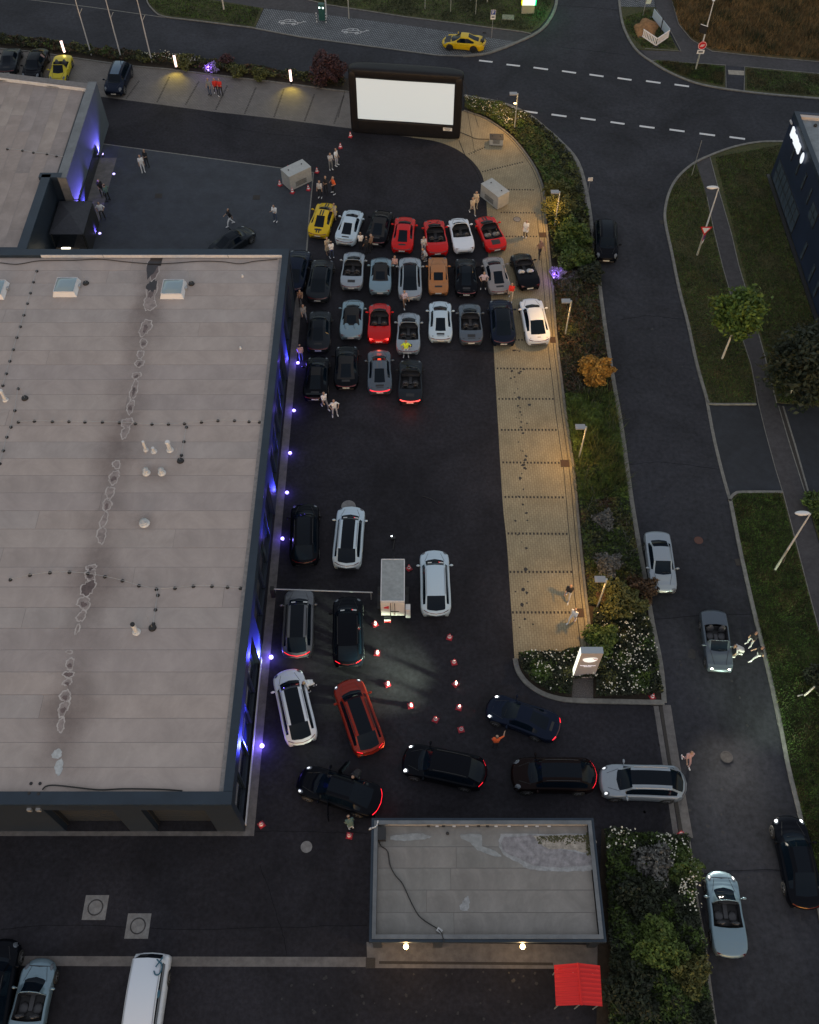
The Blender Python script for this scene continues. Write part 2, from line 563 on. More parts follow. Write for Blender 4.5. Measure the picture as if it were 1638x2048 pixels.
EVL = [(510, 57), (600, 74), (741, 93), (876, 111), (926, 112), (976, 106), (1035, 84)]
OUTER = [(926, 113), (976, 107), (1035, 85), (1077, 64), (1098, 42), (1112, 10), (1115, -40)]
ml = MB()
ml.sheet(gp([(350, -60), (403, -4), (525, 16), (540, 17), (654, 30), (809, 50), (1035, 84), (1060, 72), (1045, 64), (809, 34), (654, 10), (600, -4), (560, -60)]), .012)
struct('footpath_top', ml, M_PATH)
struct('ev_parking_paving', MB().sheet(gp(EVL) + gp([(809, 50), (654, 30), (528, 17)]), .01), M_EV)
ml = MB()
ml.prism(gp([(292, -4), (306, 20), (329, 34), (400, 42), (510, 56), (527, 17), (403, -3), (390, -60), (285, -60)]), -.01, .05)
struct('lawn_top', ml, M_LAWN)
ml = MB()
ml.prism(gp([(600, -4), (654, 9), (809, 33), (1044, 63), (1060, 66), (1078, 56), (1095, 36), (1108, 8), (1110, -60), (560, -60)]), -.01, .05)
struct('lawn_by_charger', ml, M_LAWN)
ml = MB()
kerb(ml, gs([(285, -60), (292, -4), (306, 20), (329, 34), (400, 43), (510, 57)], 3), .12, .1)
kerb(ml, gp(EVL), .18, .06)
kerb(ml, gs(OUTER, 5), .3, .1)
kerb(ml, gp([(600, -4), (654, 10), (809, 34), (1044, 64), (1062, 68)]), .1, .07)
kerb(ml, gp([(30, -4), (180, 14), (330, 35)]), .1, .012, 0)
struct('top_kerbs', ml, M_KERB)

# dashed centre lines
D1 = [((958, 121), (985, 124)), ((1013, 129), (1040, 132)), ((1067, 135), (1096, 139)), ((1124, 142), (1152, 146)), ((1179, 149), (1207, 153)), ((1235, 156), (1263, 160)), ((1292, 162), (1321, 166)), ((1349, 169), (1378, 173))]
D2 = [((1046, 222), (1075, 226)), ((1103, 229), (1133, 233)), ((1161, 236), (1191, 240)), ((1221, 244), (1249, 248)), ((1279, 252), (1309, 256)), ((1339, 259), (1369, 263)), ((1399, 267), (1430, 271)), ((1459, 274), (1490, 278))]
mk = thing('road_marking', 'broken white centre line across the junction mouth, upper of the two rows', 'road marking', (0, 0, 0), group='dashed lines on the junction')
mk2 = thing('road_marking', 'broken white line of eight dashes beside the grass island, lower of the two rows', 'road marking', (0, 0, 0), group='dashed lines on the junction')
for par, DD in ((mk, D1), (mk2, D2)):
    for a, b in DD:
        A, B = G(*a), G(*b)
        o = MB().box((0, 0, 0), ((B - A).length, .26, .004)).build('dash', M_WHITEP, par)
        o.location = ((A.x + B.x) / 2, (A.y + B.y) / 2, .006)
        o.rotation_euler = (0, 0, math.atan2(B.y - A.y, B.x - A.x))


def ground_sign(u, v, rz, label):
    """painted car-with-plug symbol"""
    t = thing('pavement_symbol', label, 'painted symbol', G(u, v) + Vector((0, 0, .014)), rz, 'painted charging symbols')
    m = MB()
    seg = [((-1, -.2), (1, -.2)), ((-1, -.2), (-.95, .15)), ((-.95, .15), (-.6, .2)), ((-.6, .2), (-.35, .55)), ((-.35, .55), (.5, .55)), ((.5, .55), (.8, .2)), ((.8, .2), (1, .15)), ((1, .15), (1, -.2)), ((-.6, .2), (.8, .2)), ((.1, .2), (.1, .55)),
           ((1, .05), (1.25, .1)), ((1.25, .1), (1.5, .4)), ((1.5, .4), (1.8, .4)), ((1.5, .3), (1.5, .55))]
    for a, b in seg:
        m.tube((a[0], a[1], 0), (b[0], b[1], 0), .045, .045, 4)
    for x in (-.55, .6):
        for i in range(10):
            t0, t1 = i * math.pi / 5, (i + 1) * math.pi / 5
            m.tube((x + .18 * math.cos(t0), -.25 + .18 * math.sin(t0), 0), (x + .18 * math.cos(t1), -.25 + .18 * math.sin(t1), 0), .05, .05, 4)
    m.v = [(x, y, max(-.003, min(.003, z))) for x, y, z in m.v]
    m.build('painted_outline', M_WHITEP, t)


ground_sign(577, 45, R(-9), 'white painted electric car symbol on the grey paving nearest the lawn')
ground_sign(703, 63, R(-9), 'white painted electric car symbol on the grey paving right of the charger')

# manholes
M_IRON = mat('cast_iron', (.05, .045, .045), .6, var=.3, metal=.4)
M_CONC = mat('concrete', (.2, .195, .19), .9, var=.25, vscale=3, bump=.3)


def manhole(u, v, r, label, square=0.0, ring=M_IRON, lid=M_CONC, rz=0):
    t = thing('manhole_cover', label, 'manhole cover', G(u, v) + Vector((0, 0, .006)), rz, 'manhole covers set in the ground')
    if square:
        MB().box((0, 0, .004), (square, square, .008)).build('surround_slab', M_CONC, t)
    m = MB()
    n = 24
    vs = [(math.cos(2 * math.pi * i / n) * q, math.sin(2 * math.pi * i / n) * q, .022) for q in (r * .84, r) for i in range(n)]
    m.add(vs, [(i, n + i, n + (i + 1) % n, (i + 1) % n) for i in range(n)])
    m.build('iron_ring', ring, t)
    m = MB()
    m.add([(math.cos(2 * math.pi * i / n) * r * .85, math.sin(2 * math.pi * i / n) * r * .85, .016) for i in range(n)], [tuple(range(n))])
    m.build('lid', lid, t)


manhole(191, 1815, .42, 'round manhole in the left pale square slab of the rear yard', 1.25, rz=0)
manhole(276, 1852, .42, 'round manhole in the right pale square slab of the rear yard', 1.25)
manhole(613, 1694, .32, 'round pale manhole lid on dark asphalt left of the flat garage', ring=M_CONC)
manhole(1034, 439, .34, 'round manhole in the tan paving beside the person in the white coat')
manhole(697, 1013, .5, 'pale round manhole at the nose of the white panoramic-roof car', ring=M_CONC)
manhole(1453, 1514, .36, 'dark manhole lid in the middle of the side road', lid=M_IRON)
manhole(1397, 1081, .3, 'rusty round lid in the side road between silver saloon and kerb', lid=mat('rusty_lid', (.09, .04, .03), .8), ring=mat('rusty_lid', (.09, .04, .03), .8))
for u, v, lb in ((317, 392, 'square drain grate on the forecourt near the blue-lit wall'), (513, 395, 'square drain grate on the forecourt near the walking woman'), (1130, 927, 'rusty square drain grate at the edge of the tan paving, middle one'), (1108, 680, 'rusty square drain grate beside the white coupe on tan paving'), (1086, 470, 'rusty square drain grate near the hedge behind the person in the white coat'), (1158, 1226, 'rusty square drain grate next to the walking person in white')):
    t = thing('drain_grate', lb, 'drain grate', G(u, v) + Vector((0, 0, .014)), 0, 'square drain grates')
    m = MB()
    for i in range(7):
        m.box((-.27 + i * .09, 0, .006), (.045, .6, .012))
    m.build('bar_grid', mat('rusty_iron', (.075, .035, .02), .8) if 'rusty' in lb else M_MARK, t)
    MB().box((0, 0, -.002), (.64, .64, .006)).build('frame', M_MARK, t)

# small dark blotches on asphalt and pavers
ml = MB()
for k in range(150):
    if k < 60:
        u, v = random.gauss(1040, 9), random.uniform(700, 1290)
        u += (v - 900) * .03
        r = random.uniform(.05, .16)
        z = .0125
    elif k < 105:
        u, v = random.uniform(1270, 1500), random.uniform(600, 1900)
        r = random.uniform(.04, .13)
        z = .004
    else:
        u, v = random.uniform(560, 1150), random.uniform(1940, 2040)
        r = random.uniform(.04, .12)
        z = .008
    c = G(u, v)
    n = 9
    ml.add([(c.x + math.cos(i * 6.283 / n) * r * random.uniform(.5, 1.1), c.y + math.sin(i * 6.283 / n) * r * random.uniform(.5, 1.1), z) for i in range(n)], [tuple(range(n))])
c = G(1384, 1308)
ml.add([(c.x + math.cos(i * .6283) * .3 * random.uniform(.7, 1.1), c.y + math.sin(i * .6283) * .4 * random.uniform(.7, 1.1), .004) for i in range(10)], [tuple(range(10))])
ml.build('oil_stains', mat('oil_stain', (.018, .016, .015), .5, var=.3), kind='stuff')

# tar-filled joints and crack lines in the asphalt
ml = MB()
rj = random.Random(12)
for pts in ([(505, 1662), (620, 1664), (735, 1666)], [(1001, 700), (960, 702), (900, 700)], [(1240, 640), (1300, 632), (1375, 640)], [(1256, 930), (1330, 925), (1445, 940)], [(1300, 1240), (1400, 1232), (1508, 1228)], [(1383, 1750), (1480, 1740), (1618, 1742)],
            [(1125, 95), (1180, 101), (1250, 110)], [(1100, 10), (1170, 14), (1238, 20)], [(0, 1860), (120, 1850), (400, 1858), (733, 1850)], [(520, 1730), (560, 1850), (575, 1912)], [(400, 230), (500, 262), (690, 280)]):
    P = gs(pts, 8)
    P = [p + Vector((rj.uniform(-.04, .04), rj.uniform(-.04, .04), 0)) for p in P]
    kerb(ml, P, .022, .0062, .0)
ml.build('tar_joints', mat('tar', (.009, .009, .010), .95, spec=.05), kind='stuff')

# ================================================================== buildings
M_WALL = mat('dark_blue_panel', (.017, .026, .040), .5, var=.12, vscale=.8)
M_COPE = mat('dark_coping_metal', (.022, .035, .052), .5, spec=.3, var=.15, vscale=.6)
M_COPEL = mat('light_coping_metal', (.13, .14, .15), .5, var=.2, vscale=1.2, stain=.15)
M_METAL = mat('pale_flashing', (.6, .6, .62), .45, var=.1)
M_ROOFU = mat('roof_underlay', (.27, .24, .225), .9)
M_DKGLASS = mat('dark_facade_glass', (.012, .016, .022), .08, spec=.8)
M_BLACK = mat('matte_black', (.015, .015, .017), .6)
M_RUBBER = mat('black_cable', (.02, .02, .02), .7)
M_GALV = mat('galvanised_steel', (.42, .43, .44), .4, metal=.5, var=.1)
M_PALEMETAL = mat('pale_pipe_metal', (.6, .6, .6), .4, var=.1)
ROOFT = []
for i, c in enumerate([(.365, .312, .288), (.378, .325, .298), (.352, .303, .285), (.362, .318, .298), (.385, .325, .295)]):
    ROOFT.append(mat('roof_felt_tone_%s' % 'abcde'[i], c, .95, var=.07, vscale=.7, stain=.13, sscale=.35, bump=.25, bscale=30, vdetail=9))


def felt_roof(parent, x0, x1, y0, y1, z, sw, joints, slant=None, mats=ROOFT, seed=3):
    """membrane strips along x, every piece an object"""
    rr = random.Random(seed)
    n = int(round((y1 - y0) / sw))
    sw = (y1 - y0) / n
    for i in range(n):
        ya, yb = y0 + i * sw, y0 + (i + 1) * sw
        cuts = [x0] + sorted(rr.uniform(x0 + 2, x1 - 1) for _ in range(joints)) + [x1]
        for a, b in zip(cuts, cuts[1:]):
            h = rr.uniform(.004, .01)
            o = MB().box(((b - a) / 2, (yb - ya) / 2, h / 2), (b - a - .03, yb - ya - .035, h)).build('roofing_strip', mats[rr.randrange(len(mats))], parent)
            o.location = (a, ya, z)


# ---------------- main building
ZR, ZC = 4.75, 5.0
SEi, SEo = G(447, 1583, ZR), G(463, 1609, ZC)
NEo = G(578, 498, ZC)
XE, YS, YN = (SEo.x + NEo.x) / 2 + .0, SEo.y, NEo.y
XW = -60
main = thing('showroom_building', 'long flat-roofed hall with dark blue walls and brownish felt roof filling the left side', 'building', (0, 0, 0))
ib = .5
GD = [(133, 262), (315, 435)]  # garage door pixel ranges
# walls: south facade with two openings, east wall with recessed glazing, north and west
m = MB()
xa = [G(a, 1661, 0).x for p in GD for a in p]
zt = 4.0
xs = [XW] + xa + [XE - .01]
for i in range(5):
    a, b = xs[i], xs[i + 1]
    if i % 2 == 0:
        MB().box(((a + b) / 2, YS + .2, 2.38), (b - a, .4, 4.76)).build('wall', M_WALL, main)
    else:
        MB().box(((a + b) / 2, YS + .2, (zt + 4.76) / 2), (b - a, .4, 4.76 - zt)).build('door_lintel', M_WALL, main)
MB().box(((XW + XE) / 2, YN - .2, 2.38), (XE - XW, .4, 4.76)).build('wall', M_WALL, main)
for i in (1, 3):
    a, b = xs[i], xs[i + 1]
    nslat = 9
    for k in range(nslat):
        MB().box(((a + b) / 2, YS + .62, .22 + k * .42), (b - a, .08, .4)).build('garage_door_panel', mat('garage_door', (.022, .027, .034), .6), main)
    MB().box((a - .03 + .06, YS + .5, 2), (.06, .3, 4)).build('door_reveal', M_BLACK, main)
# east facade: solid parts and glazed bays
bays = []
ypx = [1655, 1330, 1290, 1030, 990, 760, 730, 640, 610, 512]
yw = [G(530, v).y for v in ypx]
for i in range(len(yw) - 1):
    a, b = yw[i], yw[i + 1]
    if i == 0:
        a = YS + .4
    if i == len(yw) - 2:
        b = YN - .4
    if i % 2 == 0:
        bays.append((a, b))
        MB().box((XE - .2, (a + b) / 2, 4.4), (.4, b - a, .72)).build('lintel', M_WALL, main)
        MB().box((XE - .3, (a + b) / 2, .15), (.3, b - a, .3)).build('sill_wall', M_WALL, main)
        npan = max(1, int((b - a) / 1.7))
        w = (b - a) / npan
        for k in range(npan):
            y = a + (k + .5) * w
            o = MB().box((0, 0, 0), (.03, w - .06, 3.7)).build('facade_pane', M_DKGLASS, main)
            o.location = (XE - .3, y, 2.17)
            o = MB().box((0, 0, 0), (.14, .06, 3.7)).build('mullion', M_COPE, main)
            o.location = (XE - .2, y + w / 2, 2.17)
    else:
        MB().box((XE - .2, (a + b) / 2, 2.38), (.4, b - a - .002, 4.76)).build('wall_pier', M_WALL, main)
# copings
m = MB()
m.box(((XW + XE) / 2, YS + .34, 4.9), (XE - XW - .0, .68, .2))
m.build('coping', M_COPE, main)
m = MB()
m.box((XE - .24, (YS + YN) / 2, 4.897), (.48, YN - YS - 1.4, .2))
m.build('coping', M_COPE, main)
m = MB().box(((XW + XE) / 2, YN - .35, 4.9), (XE - XW, .7, .2))
m.build('coping', M_COPE, main)
xa_ = G(80, 513, ZC).x
seg = [xa_, G(205, 513, ZC).x, G(455, 515, ZC).x, XE - .5]
for a, b in zip(seg, seg[1:]):
    MB().box(((a + b) / 2, YN - .715, 4.9), (b - a - .04, .03, .26)).build('parapet_flashing', M_METAL, main)
MB().box((XE - .49, (YS + YN) / 2, 4.86), (.02, YN - YS - 1.44, .24)).build('parapet_flashing', M_COPEL, main)
MB().box((XE - .62, (YS + YN) / 2, 4.775), (.24, YN - YS - 1.46, .03)).build('edge_felt', mat('edge_felt', (.24, .225, .22), .95, var=.2), main)
MB().box(((XW + XE - .5) / 2, (YS + YN) / 2, 4.6), (XE - .5 - XW, YN - YS - 1.3, .26)).build('roof_deck', M_ROOFU, main)
RX0, RX1, RY0, RY1 = -36.0, XE - .74, YS + .68, YN - .73
felt_roof(main, RX0, RX1, RY0, RY1, 4.73, 1.36, 1, seed=11)
MB().box((XE + .035, (G(0, 1310).y + YS) / 2, .2), (.05, G(0, 1310).y - YS - .6, .3)).build('sill_strip', M_METAL, main)
m = MB()
for u, v in ((60, 1620), (78, 1620)):
    p = G(u, v, 4.2)
    MB().box((p.x, YS - .06, 4.25), (.22, .12, .3)).build('overflow_spout', M_GALV, main)
# plinth strips at the foot of the wall
ml = MB()
pe = [(XE, YN), (G(604, 600).x, YN), (G(541, 1301).x + .02, G(541, 1301).y), (G(508, 1672).x, G(508, 1672).y), (-75, G(508, 1672).y), (-75, YS), (XE, YS)]
ml.sheet(pe, .012)
struct('building_plinth', ml, M_PLINTH)

# puddle marks along the valley of the roof
PUD = [(308, 530, 14, 26, 2), (303, 585, 13, 22, 1), (299, 608, 13, 14, 0), (291, 655, 12, 17, 1), (287, 686, 9, 9, 1), (281, 709, 7, 10, 0), (279, 727, 9, 9, 1), (273, 751, 9, 8, 1), (268, 780, 9, 18, 1), (261, 814, 9, 13, 1), (254, 846, 11, 12, 0), (250, 865, 9, 12, 0),
       (233, 929, 9, 9, 0), (228, 955, 12, 13, 1), (220, 985, 9, 14, 0), (214, 1010, 9, 14, 1), (208, 1040, 8, 16, 0), (203, 1070, 11, 16, 0), (182, 1135, 11, 7, 1), (181, 1150, 13, 12, 1), (176, 1176, 15, 17, 2), (168, 1206, 14, 14, 1), (163, 1232, 10, 12, 0), (155, 1258, 5, 12, 0),
       (139, 1304, 7, 5, 0), (140, 1328, 10, 12, 1), (137, 1349, 11, 8, 2), (135, 1364, 10, 8, 1), (131, 1392, 11, 14, 1), (127, 1417, 11, 17, 1), (122, 1450, 9, 14, 0), (114, 1508, 11, 9, 3), (118, 1534, 9, 15, 3)]
M_PRIM = mat('dried_puddle_rim', (.37, .32, .295), .9, var=.05, col2=(.52, .47, .44), vscale=2.5)
M_PINN = mat('puddle_silt', (.27, .225, .21), .85, var=.25, vscale=3)
M_PDRK = mat('wet_roof_dirt', (.12, .085, .08), .5, var=.4, vscale=2)
M_PBLK = mat('black_wet_grime', (.02, .014, .015), .3, var=.4, vscale=2)
M_PGRY = mat('pale_roof_dirt', (.42, .43, .43), .9, var=.2)
t = thing('roof_puddle_marks', 'chain of dried puddle rings and dirt running down the felt roof of the long hall', 'puddle marks', (0, 0, 0))
rr = random.Random(5)
def blob(mb, c, rx, ry, z, n=26, k=.22, ph=None):
    ph = ph or [rr.uniform(0, 6.28) for _ in range(4)]
    pts = []
    for i in range(n):
        a = 2 * math.pi * i / n
        q = 1 + k * (.5 * math.sin(2 * a + ph[0]) + .35 * math.sin(3 * a + ph[1]) + .3 * math.sin(7 * a + ph[2]) + .25 * math.sin(11 * a + ph[3]))
        pts.append((c.x + math.cos(a) * rx * q, c.y + math.sin(a) * ry * q, z))
    mb.sheet(pts, z)
    return ph



def bl(nm, m_, *a, **k):
    mb = MB()
    ph = blob(mb, *a, **k)
    mb.build(nm, m_, t)
    return ph


for k, (u, v, ru, rv, ty) in enumerate(PUD):
    c = G(u, v, 4.745)
    rx = (G(u + ru, v, 4.745) - c).x
    ry = (G(u, v - rv, 4.745) - c).y
    z = 4.747 + (k % 2) * .0015
    if ty == 3:
        bl('pale_patch', M_PGRY, c, rx, ry, z)
        continue
    ph = bl('mineral_rim', M_PRIM, c, rx, ry, z, k=.3)
    if ty < 2:
        bl('silt_patch', M_PINN, c, rx - .08, ry - .09, z + .003, ph=ph, k=.3)
    if ty == 1:
        bl('wet_patch', M_PDRK, c + Vector((0, -.1, 0)), rx * .4, ry * .4, z + .006, k=.4)
    if ty == 2:
        bl('wet_patch', M_PDRK, c, rx - .08, ry - .09, z + .003, ph=ph, k=.3)
bl('wet_patch', M_PBLK, G(309, 524, 4.745), .5, 1.5, 4.757, k=.35)
bl('wet_patch', M_PBLK, G(304, 572, 4.745), .32, .7, 4.757, k=.4)
# brown run-off film along the valley: a thin stain that fades out at its sides
M_FILM = bpy.data.materials.new('brown_dirt_film')
M_FILM.use_nodes = True
N, L = M_FILM.node_tree.nodes, M_FILM.node_tree.links
bb = N['Principled BSDF']
bb.inputs['Base Color'].default_value = (.15, .105, .095, 1)
bb.inputs['Roughness'].default_value = .9
tr_ = N.new('ShaderNodeBsdfTransparent')
mx_ = N.new('ShaderNodeMixShader')
tc_ = N.new('ShaderNodeTexCoord')
sx_ = N.new('ShaderNodeSeparateXYZ')
L.new(tc_.outputs['Generated'], sx_.inputs[0])
nz_ = N.new('ShaderNodeTexNoise')
nz_.inputs['Scale'].default_value = .8
nz_.inputs['Detail'].default_value = 8
nz_.inputs['Roughness'].default_value = .7
L.new(tc_.outputs['Object'], nz_.inputs['Vector'])
at = N.new('ShaderNodeAttribute')
at.attribute_name = 'edge'
m1 = N.new('ShaderNodeMath')
m1.operation = 'MULTIPLY'
L.new(at.outputs['Fac'], m1.inputs[0])
L.new(nz_.outputs['Fac'], m1.inputs[1])
m2 = N.new('ShaderNodeMath')
m2.operation = 'MULTIPLY'
m2.inputs[1].default_value = .6
L.new(m1.outputs[0], m2.inputs[0])
L.new(m2.outputs[0], mx_.inputs[0])
L.new(tr_.outputs[0], mx_.inputs[1])
L.new(bb.outputs[0], mx_.inputs[2])
L.new(mx_.outputs[0], N['Material Output'].inputs[0])


def film(pts, w, name, lb):
    """soft-edged stain ribbon on the roof; pts = (u, v, width factor, strength)"""
    vs, fs, ed = [], [], []
    K = 8
    for j, (u, v, f, stg) in enumerate(pts):
        c = G(u, v, 4.743)
        for i in range(K + 1):
            q = (i / K - .5) * 2
            vs.append((c.x + q * w * f, c.y, 4.7435))
            ed.append(stg * (1 - q * q) ** 2)
    for j in range(len(pts) - 1):
        for i in range(K):
            a = j * (K + 1) + i
            fs.append((a, a + K + 1, a + K + 2, a + 1))
    me = MB().add(vs, fs).mesh(name)
    at_ = me.attributes.new('edge', 'FLOAT', 'POINT')
    at_.data.foreach_set('value', ed)
    me.materials.append(M_FILM)
    o = bpy.data.objects.new(name, me)
    COL.objects.link(o)
    tag(o, lb, 'stain')
    return o


vl = [(312 - (v - 520) * .196, v, 1 + .5 * math.sin(v * .05) * .5, 0 if v in (510,) else .75 + .3 * math.sin(v * .023)) for v in range(520, 1581, 20)]
vl = [(u, v, f, s_ * min(1, (v - 519) / 30, (1581 - v) / 50)) for u, v, f, s_ in vl]
film(vl, 2.0, 'roof_runoff_stain', 'brown dirt streak running down the middle of the hall roof under the puddle rings')
film([(300, 925, 1, 0), (308, 935, 1.2, .5), (310, 948, 1.3, .7), (308, 962, 1, .4), (306, 975, .8, 0)], 1.3, 'vent_stain', 'dark damp patch round the two small hooded vents')
film([(289, 1020, 1, 0), (289, 1035, 1.2, .7), (289, 1048, 1.2, .7), (290, 1065, 1, 0)], .9, 'vent_stain', 'dark damp ring round the lone vent in the middle of the roof')

# skylights
M_DOME = mat('skylight_glass', (.22, .30, .34), .15, coat=.5)
for u, v, lb in ((134, 565, 'square skylight dome on the hall roof near its north-west corner, left of the dark stain'), (347, 569, 'square skylight dome on the hall roof right of the dark puddle stain'), (-10, 570, 'skylight dome cut off by the left edge of the photo')):
    c = G(u, v + 12, 4.78)
    t = thing('skylight', lb, 'skylight', (c.x, c.y, 4.74), 0, 'skylights on the hall roof')
    w = 1.75
    m = MB()
    q, q2, zz = w / 2, w / 2 - .13, .42
    vs = [(-q, -q, 0), (q, -q, 0), (q, q, 0), (-q, q, 0), (-q2, -q2, zz), (q2, -q2, zz), (q2, q2, zz), (-q2, q2, zz)]
    m.add(vs, [(0, 1, 5, 4), (1, 2, 6, 5), (2, 3, 7, 6), (3, 0, 4, 7)])
    m.build('upstand', mat('white_upstand', (.7, .7, .72), .5), t)
    m = MB()
    for a, b in (((-1, -1), (1, -1)), ((1, -1), (1, 1)), ((1, 1), (-1, 1)), ((-1, 1), (-1, -1))):
        m.tube((a[0] * q2, a[1] * q2, zz), (b[0] * q2, b[1] * q2, zz), .035, .035, 4)
    m.build('frame', M_METAL, t)
    m = MB()
    n = 8
    vs = []
    for j in range(n + 1):
        for i in range(n + 1):
            x, y = (i / n - .5) * 2, (j / n - .5) * 2
            vs.append((x * (q2 - .03), y * (q2 - .03), zz + .18 * (1 - x ** 4) * (1 - y ** 4)))
    m.add(vs, [(j * (n + 1) + i, j * (n + 1) + i + 1, (j + 1) * (n + 1) + i + 1, (j + 1) * (n + 1) + i) for j in range(n) for i in range(n)], 0, True)
    m.build('dome', M_DOME, t)
    m = MB().box((.93, .2, .1), (.12, .3, .2))
    m.build('opener_bracket', M_GALV, t)

# lightning conductor lines with their holders
LC = [([(37, 845), (69, 843), (105, 844), (138, 844), (170, 845), (205, 845), (239, 846), (271, 848), (304, 849), (337, 849), (369, 848), (403, 845), (436, 842), (469, 842), (498, 844), (519, 845)], 'lightning conductor wire crossing the hall roof straight, north of the five vent pipes'),
      ([(21, 1160), (60, 1151), (100, 1146), (139, 1145), (176, 1148), (210, 1154), (245, 1162), (278, 1172), (313, 1179), (350, 1177), (387, 1173), (424, 1173), (455, 1175), (481, 1177)], 'wavy lightning conductor wire crossing the hall roof above the single black-topped pipe'),
      ([(74, 543), (67, 565), (61, 587), (55, 608), (48, 631), (41, 654), (34, 676), (27, 700), (20, 723), (13, 748), (6, 772)], 'lightning conductor wire running down the hall roof near the left skylight'),
      ([(37, 778), (30, 822), (22, 855), (14, 875), (7, 902), (0, 928)], 'short slanting lightning conductor at the far left of the hall roof'),
      ([(373, 855), (368, 884), (363, 911)], 'short conductor spur beside the five vent pipes'),
      ([(313, 1179), (316, 1191), (311, 1220), (307, 1248)], 'short conductor spur ending near the black-topped pipe')]
hm = MB().tube((0, 0, 0), (0, 0, .09), .12, .09, 7).mesh('conductor_holder')
for pts, lb in LC:
    t = thing('lightning_conductor', lb, 'conductor wire', (0, 0, 0), 0, 'lightning conductors on the roofs')
    w = gp(pts, 4.74)
    MB().path([p + Vector((0, 0, .1)) for p in w], .012, 4).build('wire', M_GALV, t)
    for p in w:
        place('wire_holder', hm, [M_BLACK], t, p)
for u, v, lb in ((361, 922, 'thin air rod in a black foot beside the five vent pipes'), (172, 567, 'thin air rod right of the left skylight'), (383, 568, 'thin air rod right of the right skylight'), (50, 797, 'thin air rod near the left edge of the hall roof'), (305, 1256, 'thin air rod next to the black-topped pipe')):
    t = thing('air_rod', lb, 'lightning rod', G(u, v, 4.74), 0, 'lightning rods on the hall roof')
    MB().tube((0, 0, 0), (0, 0, .12), .24, .2, 12).build('foot', M_BLACK, t)
    MB().tube((0, 0, .1), (0, 0, 1.6), .013, .008, 5).build('rod', M_GALV, t)
for u, v, h, r, hat, lb in ((292, 900, .9, .11, 0, 'thin pale vent pipe, leftmost of the upper three'), (308, 903, .4, .13, 0, 'short grey vent pipe between two taller ones'), (340, 900, .8, .15, 1, 'stout pale vent pipe with collar, right of the upper three'), (293, 946, .4, .16, 2, 'small hooded vent, left of the lower pair'), (324, 946, .4, .16, 2, 'small hooded vent, right of the lower pair'), (289, 1047, .3, .2, 2, 'lone round vent with a wet ring in the middle of the roof'), (273, 1264, .9, .15, 3, 'vent pipe with an open black top low on the roof'), (11, 800, .9, .13, 1, 'pale vent pipe at the left edge of the roof'), (485, 553, .18, .06, 0, 'tiny roof stub near the north-east corner'), (481, 697, .18, .06, 0, 'tiny roof stub near the east edge')):
    t = thing('vent_pipe', lb, 'roof vent', G(u, v, 4.74), 0, 'vent pipes on the hall roof')
    MB().tube((0, 0, 0), (0, 0, .12), r * 1.7, r * 1.3, 12).build('collar', M_PALEMETAL, t)
    MB().tube((0, 0, .1), (0, 0, h), r, r * .8, 12).build('pipe', M_PALEMETAL, t)
    if hat == 2:
        MB().tube((0, 0, h), (0, 0, h + .16), r * 1.2, .03, 12).build('hood', M_GALV, t)
    elif hat:
        MB().tube((0, 0, h), (0, 0, h + .1), r * (1.2 if hat == 1 else .85), r * .9, 12).build('cap', M_BLACK if hat == 3 else M_PALEMETAL, t)
# roof cables
tag(MB().path([p + Vector((0, 0, .03)) for p in gs([(0, 526), (35, 529), (80, 522), (150, 521), (200, 519), (250, 524), (300, 528), (345, 527), (400, 523), (445, 524), (480, 528), (510, 523), (555, 519)], 5, 4.76)], .03, 5).build('roof_cable', M_RUBBER), 'black cable lying along the northern parapet of the hall roof', 'cable')
tag(MB().path([p + Vector((0, 0, .05)) for p in gs([(85, 1580), (93, 1573), (110, 1571), (150, 1575), (200, 1580), (250, 1578), (320, 1579), (365, 1582)], 5, 4.78)], .04, 5).build('roof_cable', M_RUBBER), 'black hose lying along the southern parapet of the hall roof', 'cable')
t = thing('roof_outlet_dots', 'four dark drain holes at the southern parapet of the hall roof', 'roof outlets', (0, 0, 0))
for u, v in ((62, 1567), (80, 1567), (58, 1586), (77, 1587)):
    MB().tube((0, 0, 0), (0, 0, .03), .09, .08, 10).build('outlet', M_BLACK, t).location = G(u, v, 4.75 if v < 1580 else 5.0)

# ---------------- north building with the blue-washed fin wall
nb = thing('workshop_building', 'flat-roofed building at upper left with a pale fin wall washed in blue light', 'building', (0, 0, 0))
ZB = 4.3
xF = -28.4
yFs, yFn = 66.6, G(188, 165, ZB).y
NW_ = G(-60, 134, ZB)
M_FIN = mat('grey_fin_panel', (.085, .105, .12), .55, var=.1, vscale=.6)
m = MB().box((xF - .36, (yFs + yFn) / 2, ZB / 2), (.72, yFn - yFs, ZB))
m.build('fin_wall', M_FIN, nb)
MB().box((xF - .36, (yFs + yFn) / 2, ZB + .03), (.78, yFn - yFs + .06, .06)).build('coping', M_COPEL, nb)
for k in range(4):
    MB().box((xF - .36, yFs - .012, .55 + k * 1.07), (.70, .02, 1.03)).build('end_panel', mat('fin_end_south_glow', (.2, .18, .165), .6, var=.15), nb)  # tan of the south-facing end is sunset glow put into the panel colour
xi = xF - .72
slope = (NW_.y - yFn) / (NW_.x - xF)
yN = lambda x: yFn + slope * (x - xF) - .3
yBs = YN + .3
xB = G(90, 361, ZB).x + .3
poly = [(xi, yFs + .2), (xi, yN(xi)), (-75, yN(-75)), (-75, yBs), (xB, yBs), (xB, yFs + .2)]
MB().prism(poly, 0, ZB - .35).build('wall', M_WALL, nb)
zq = ZB - .3
rt = random.Random(9)
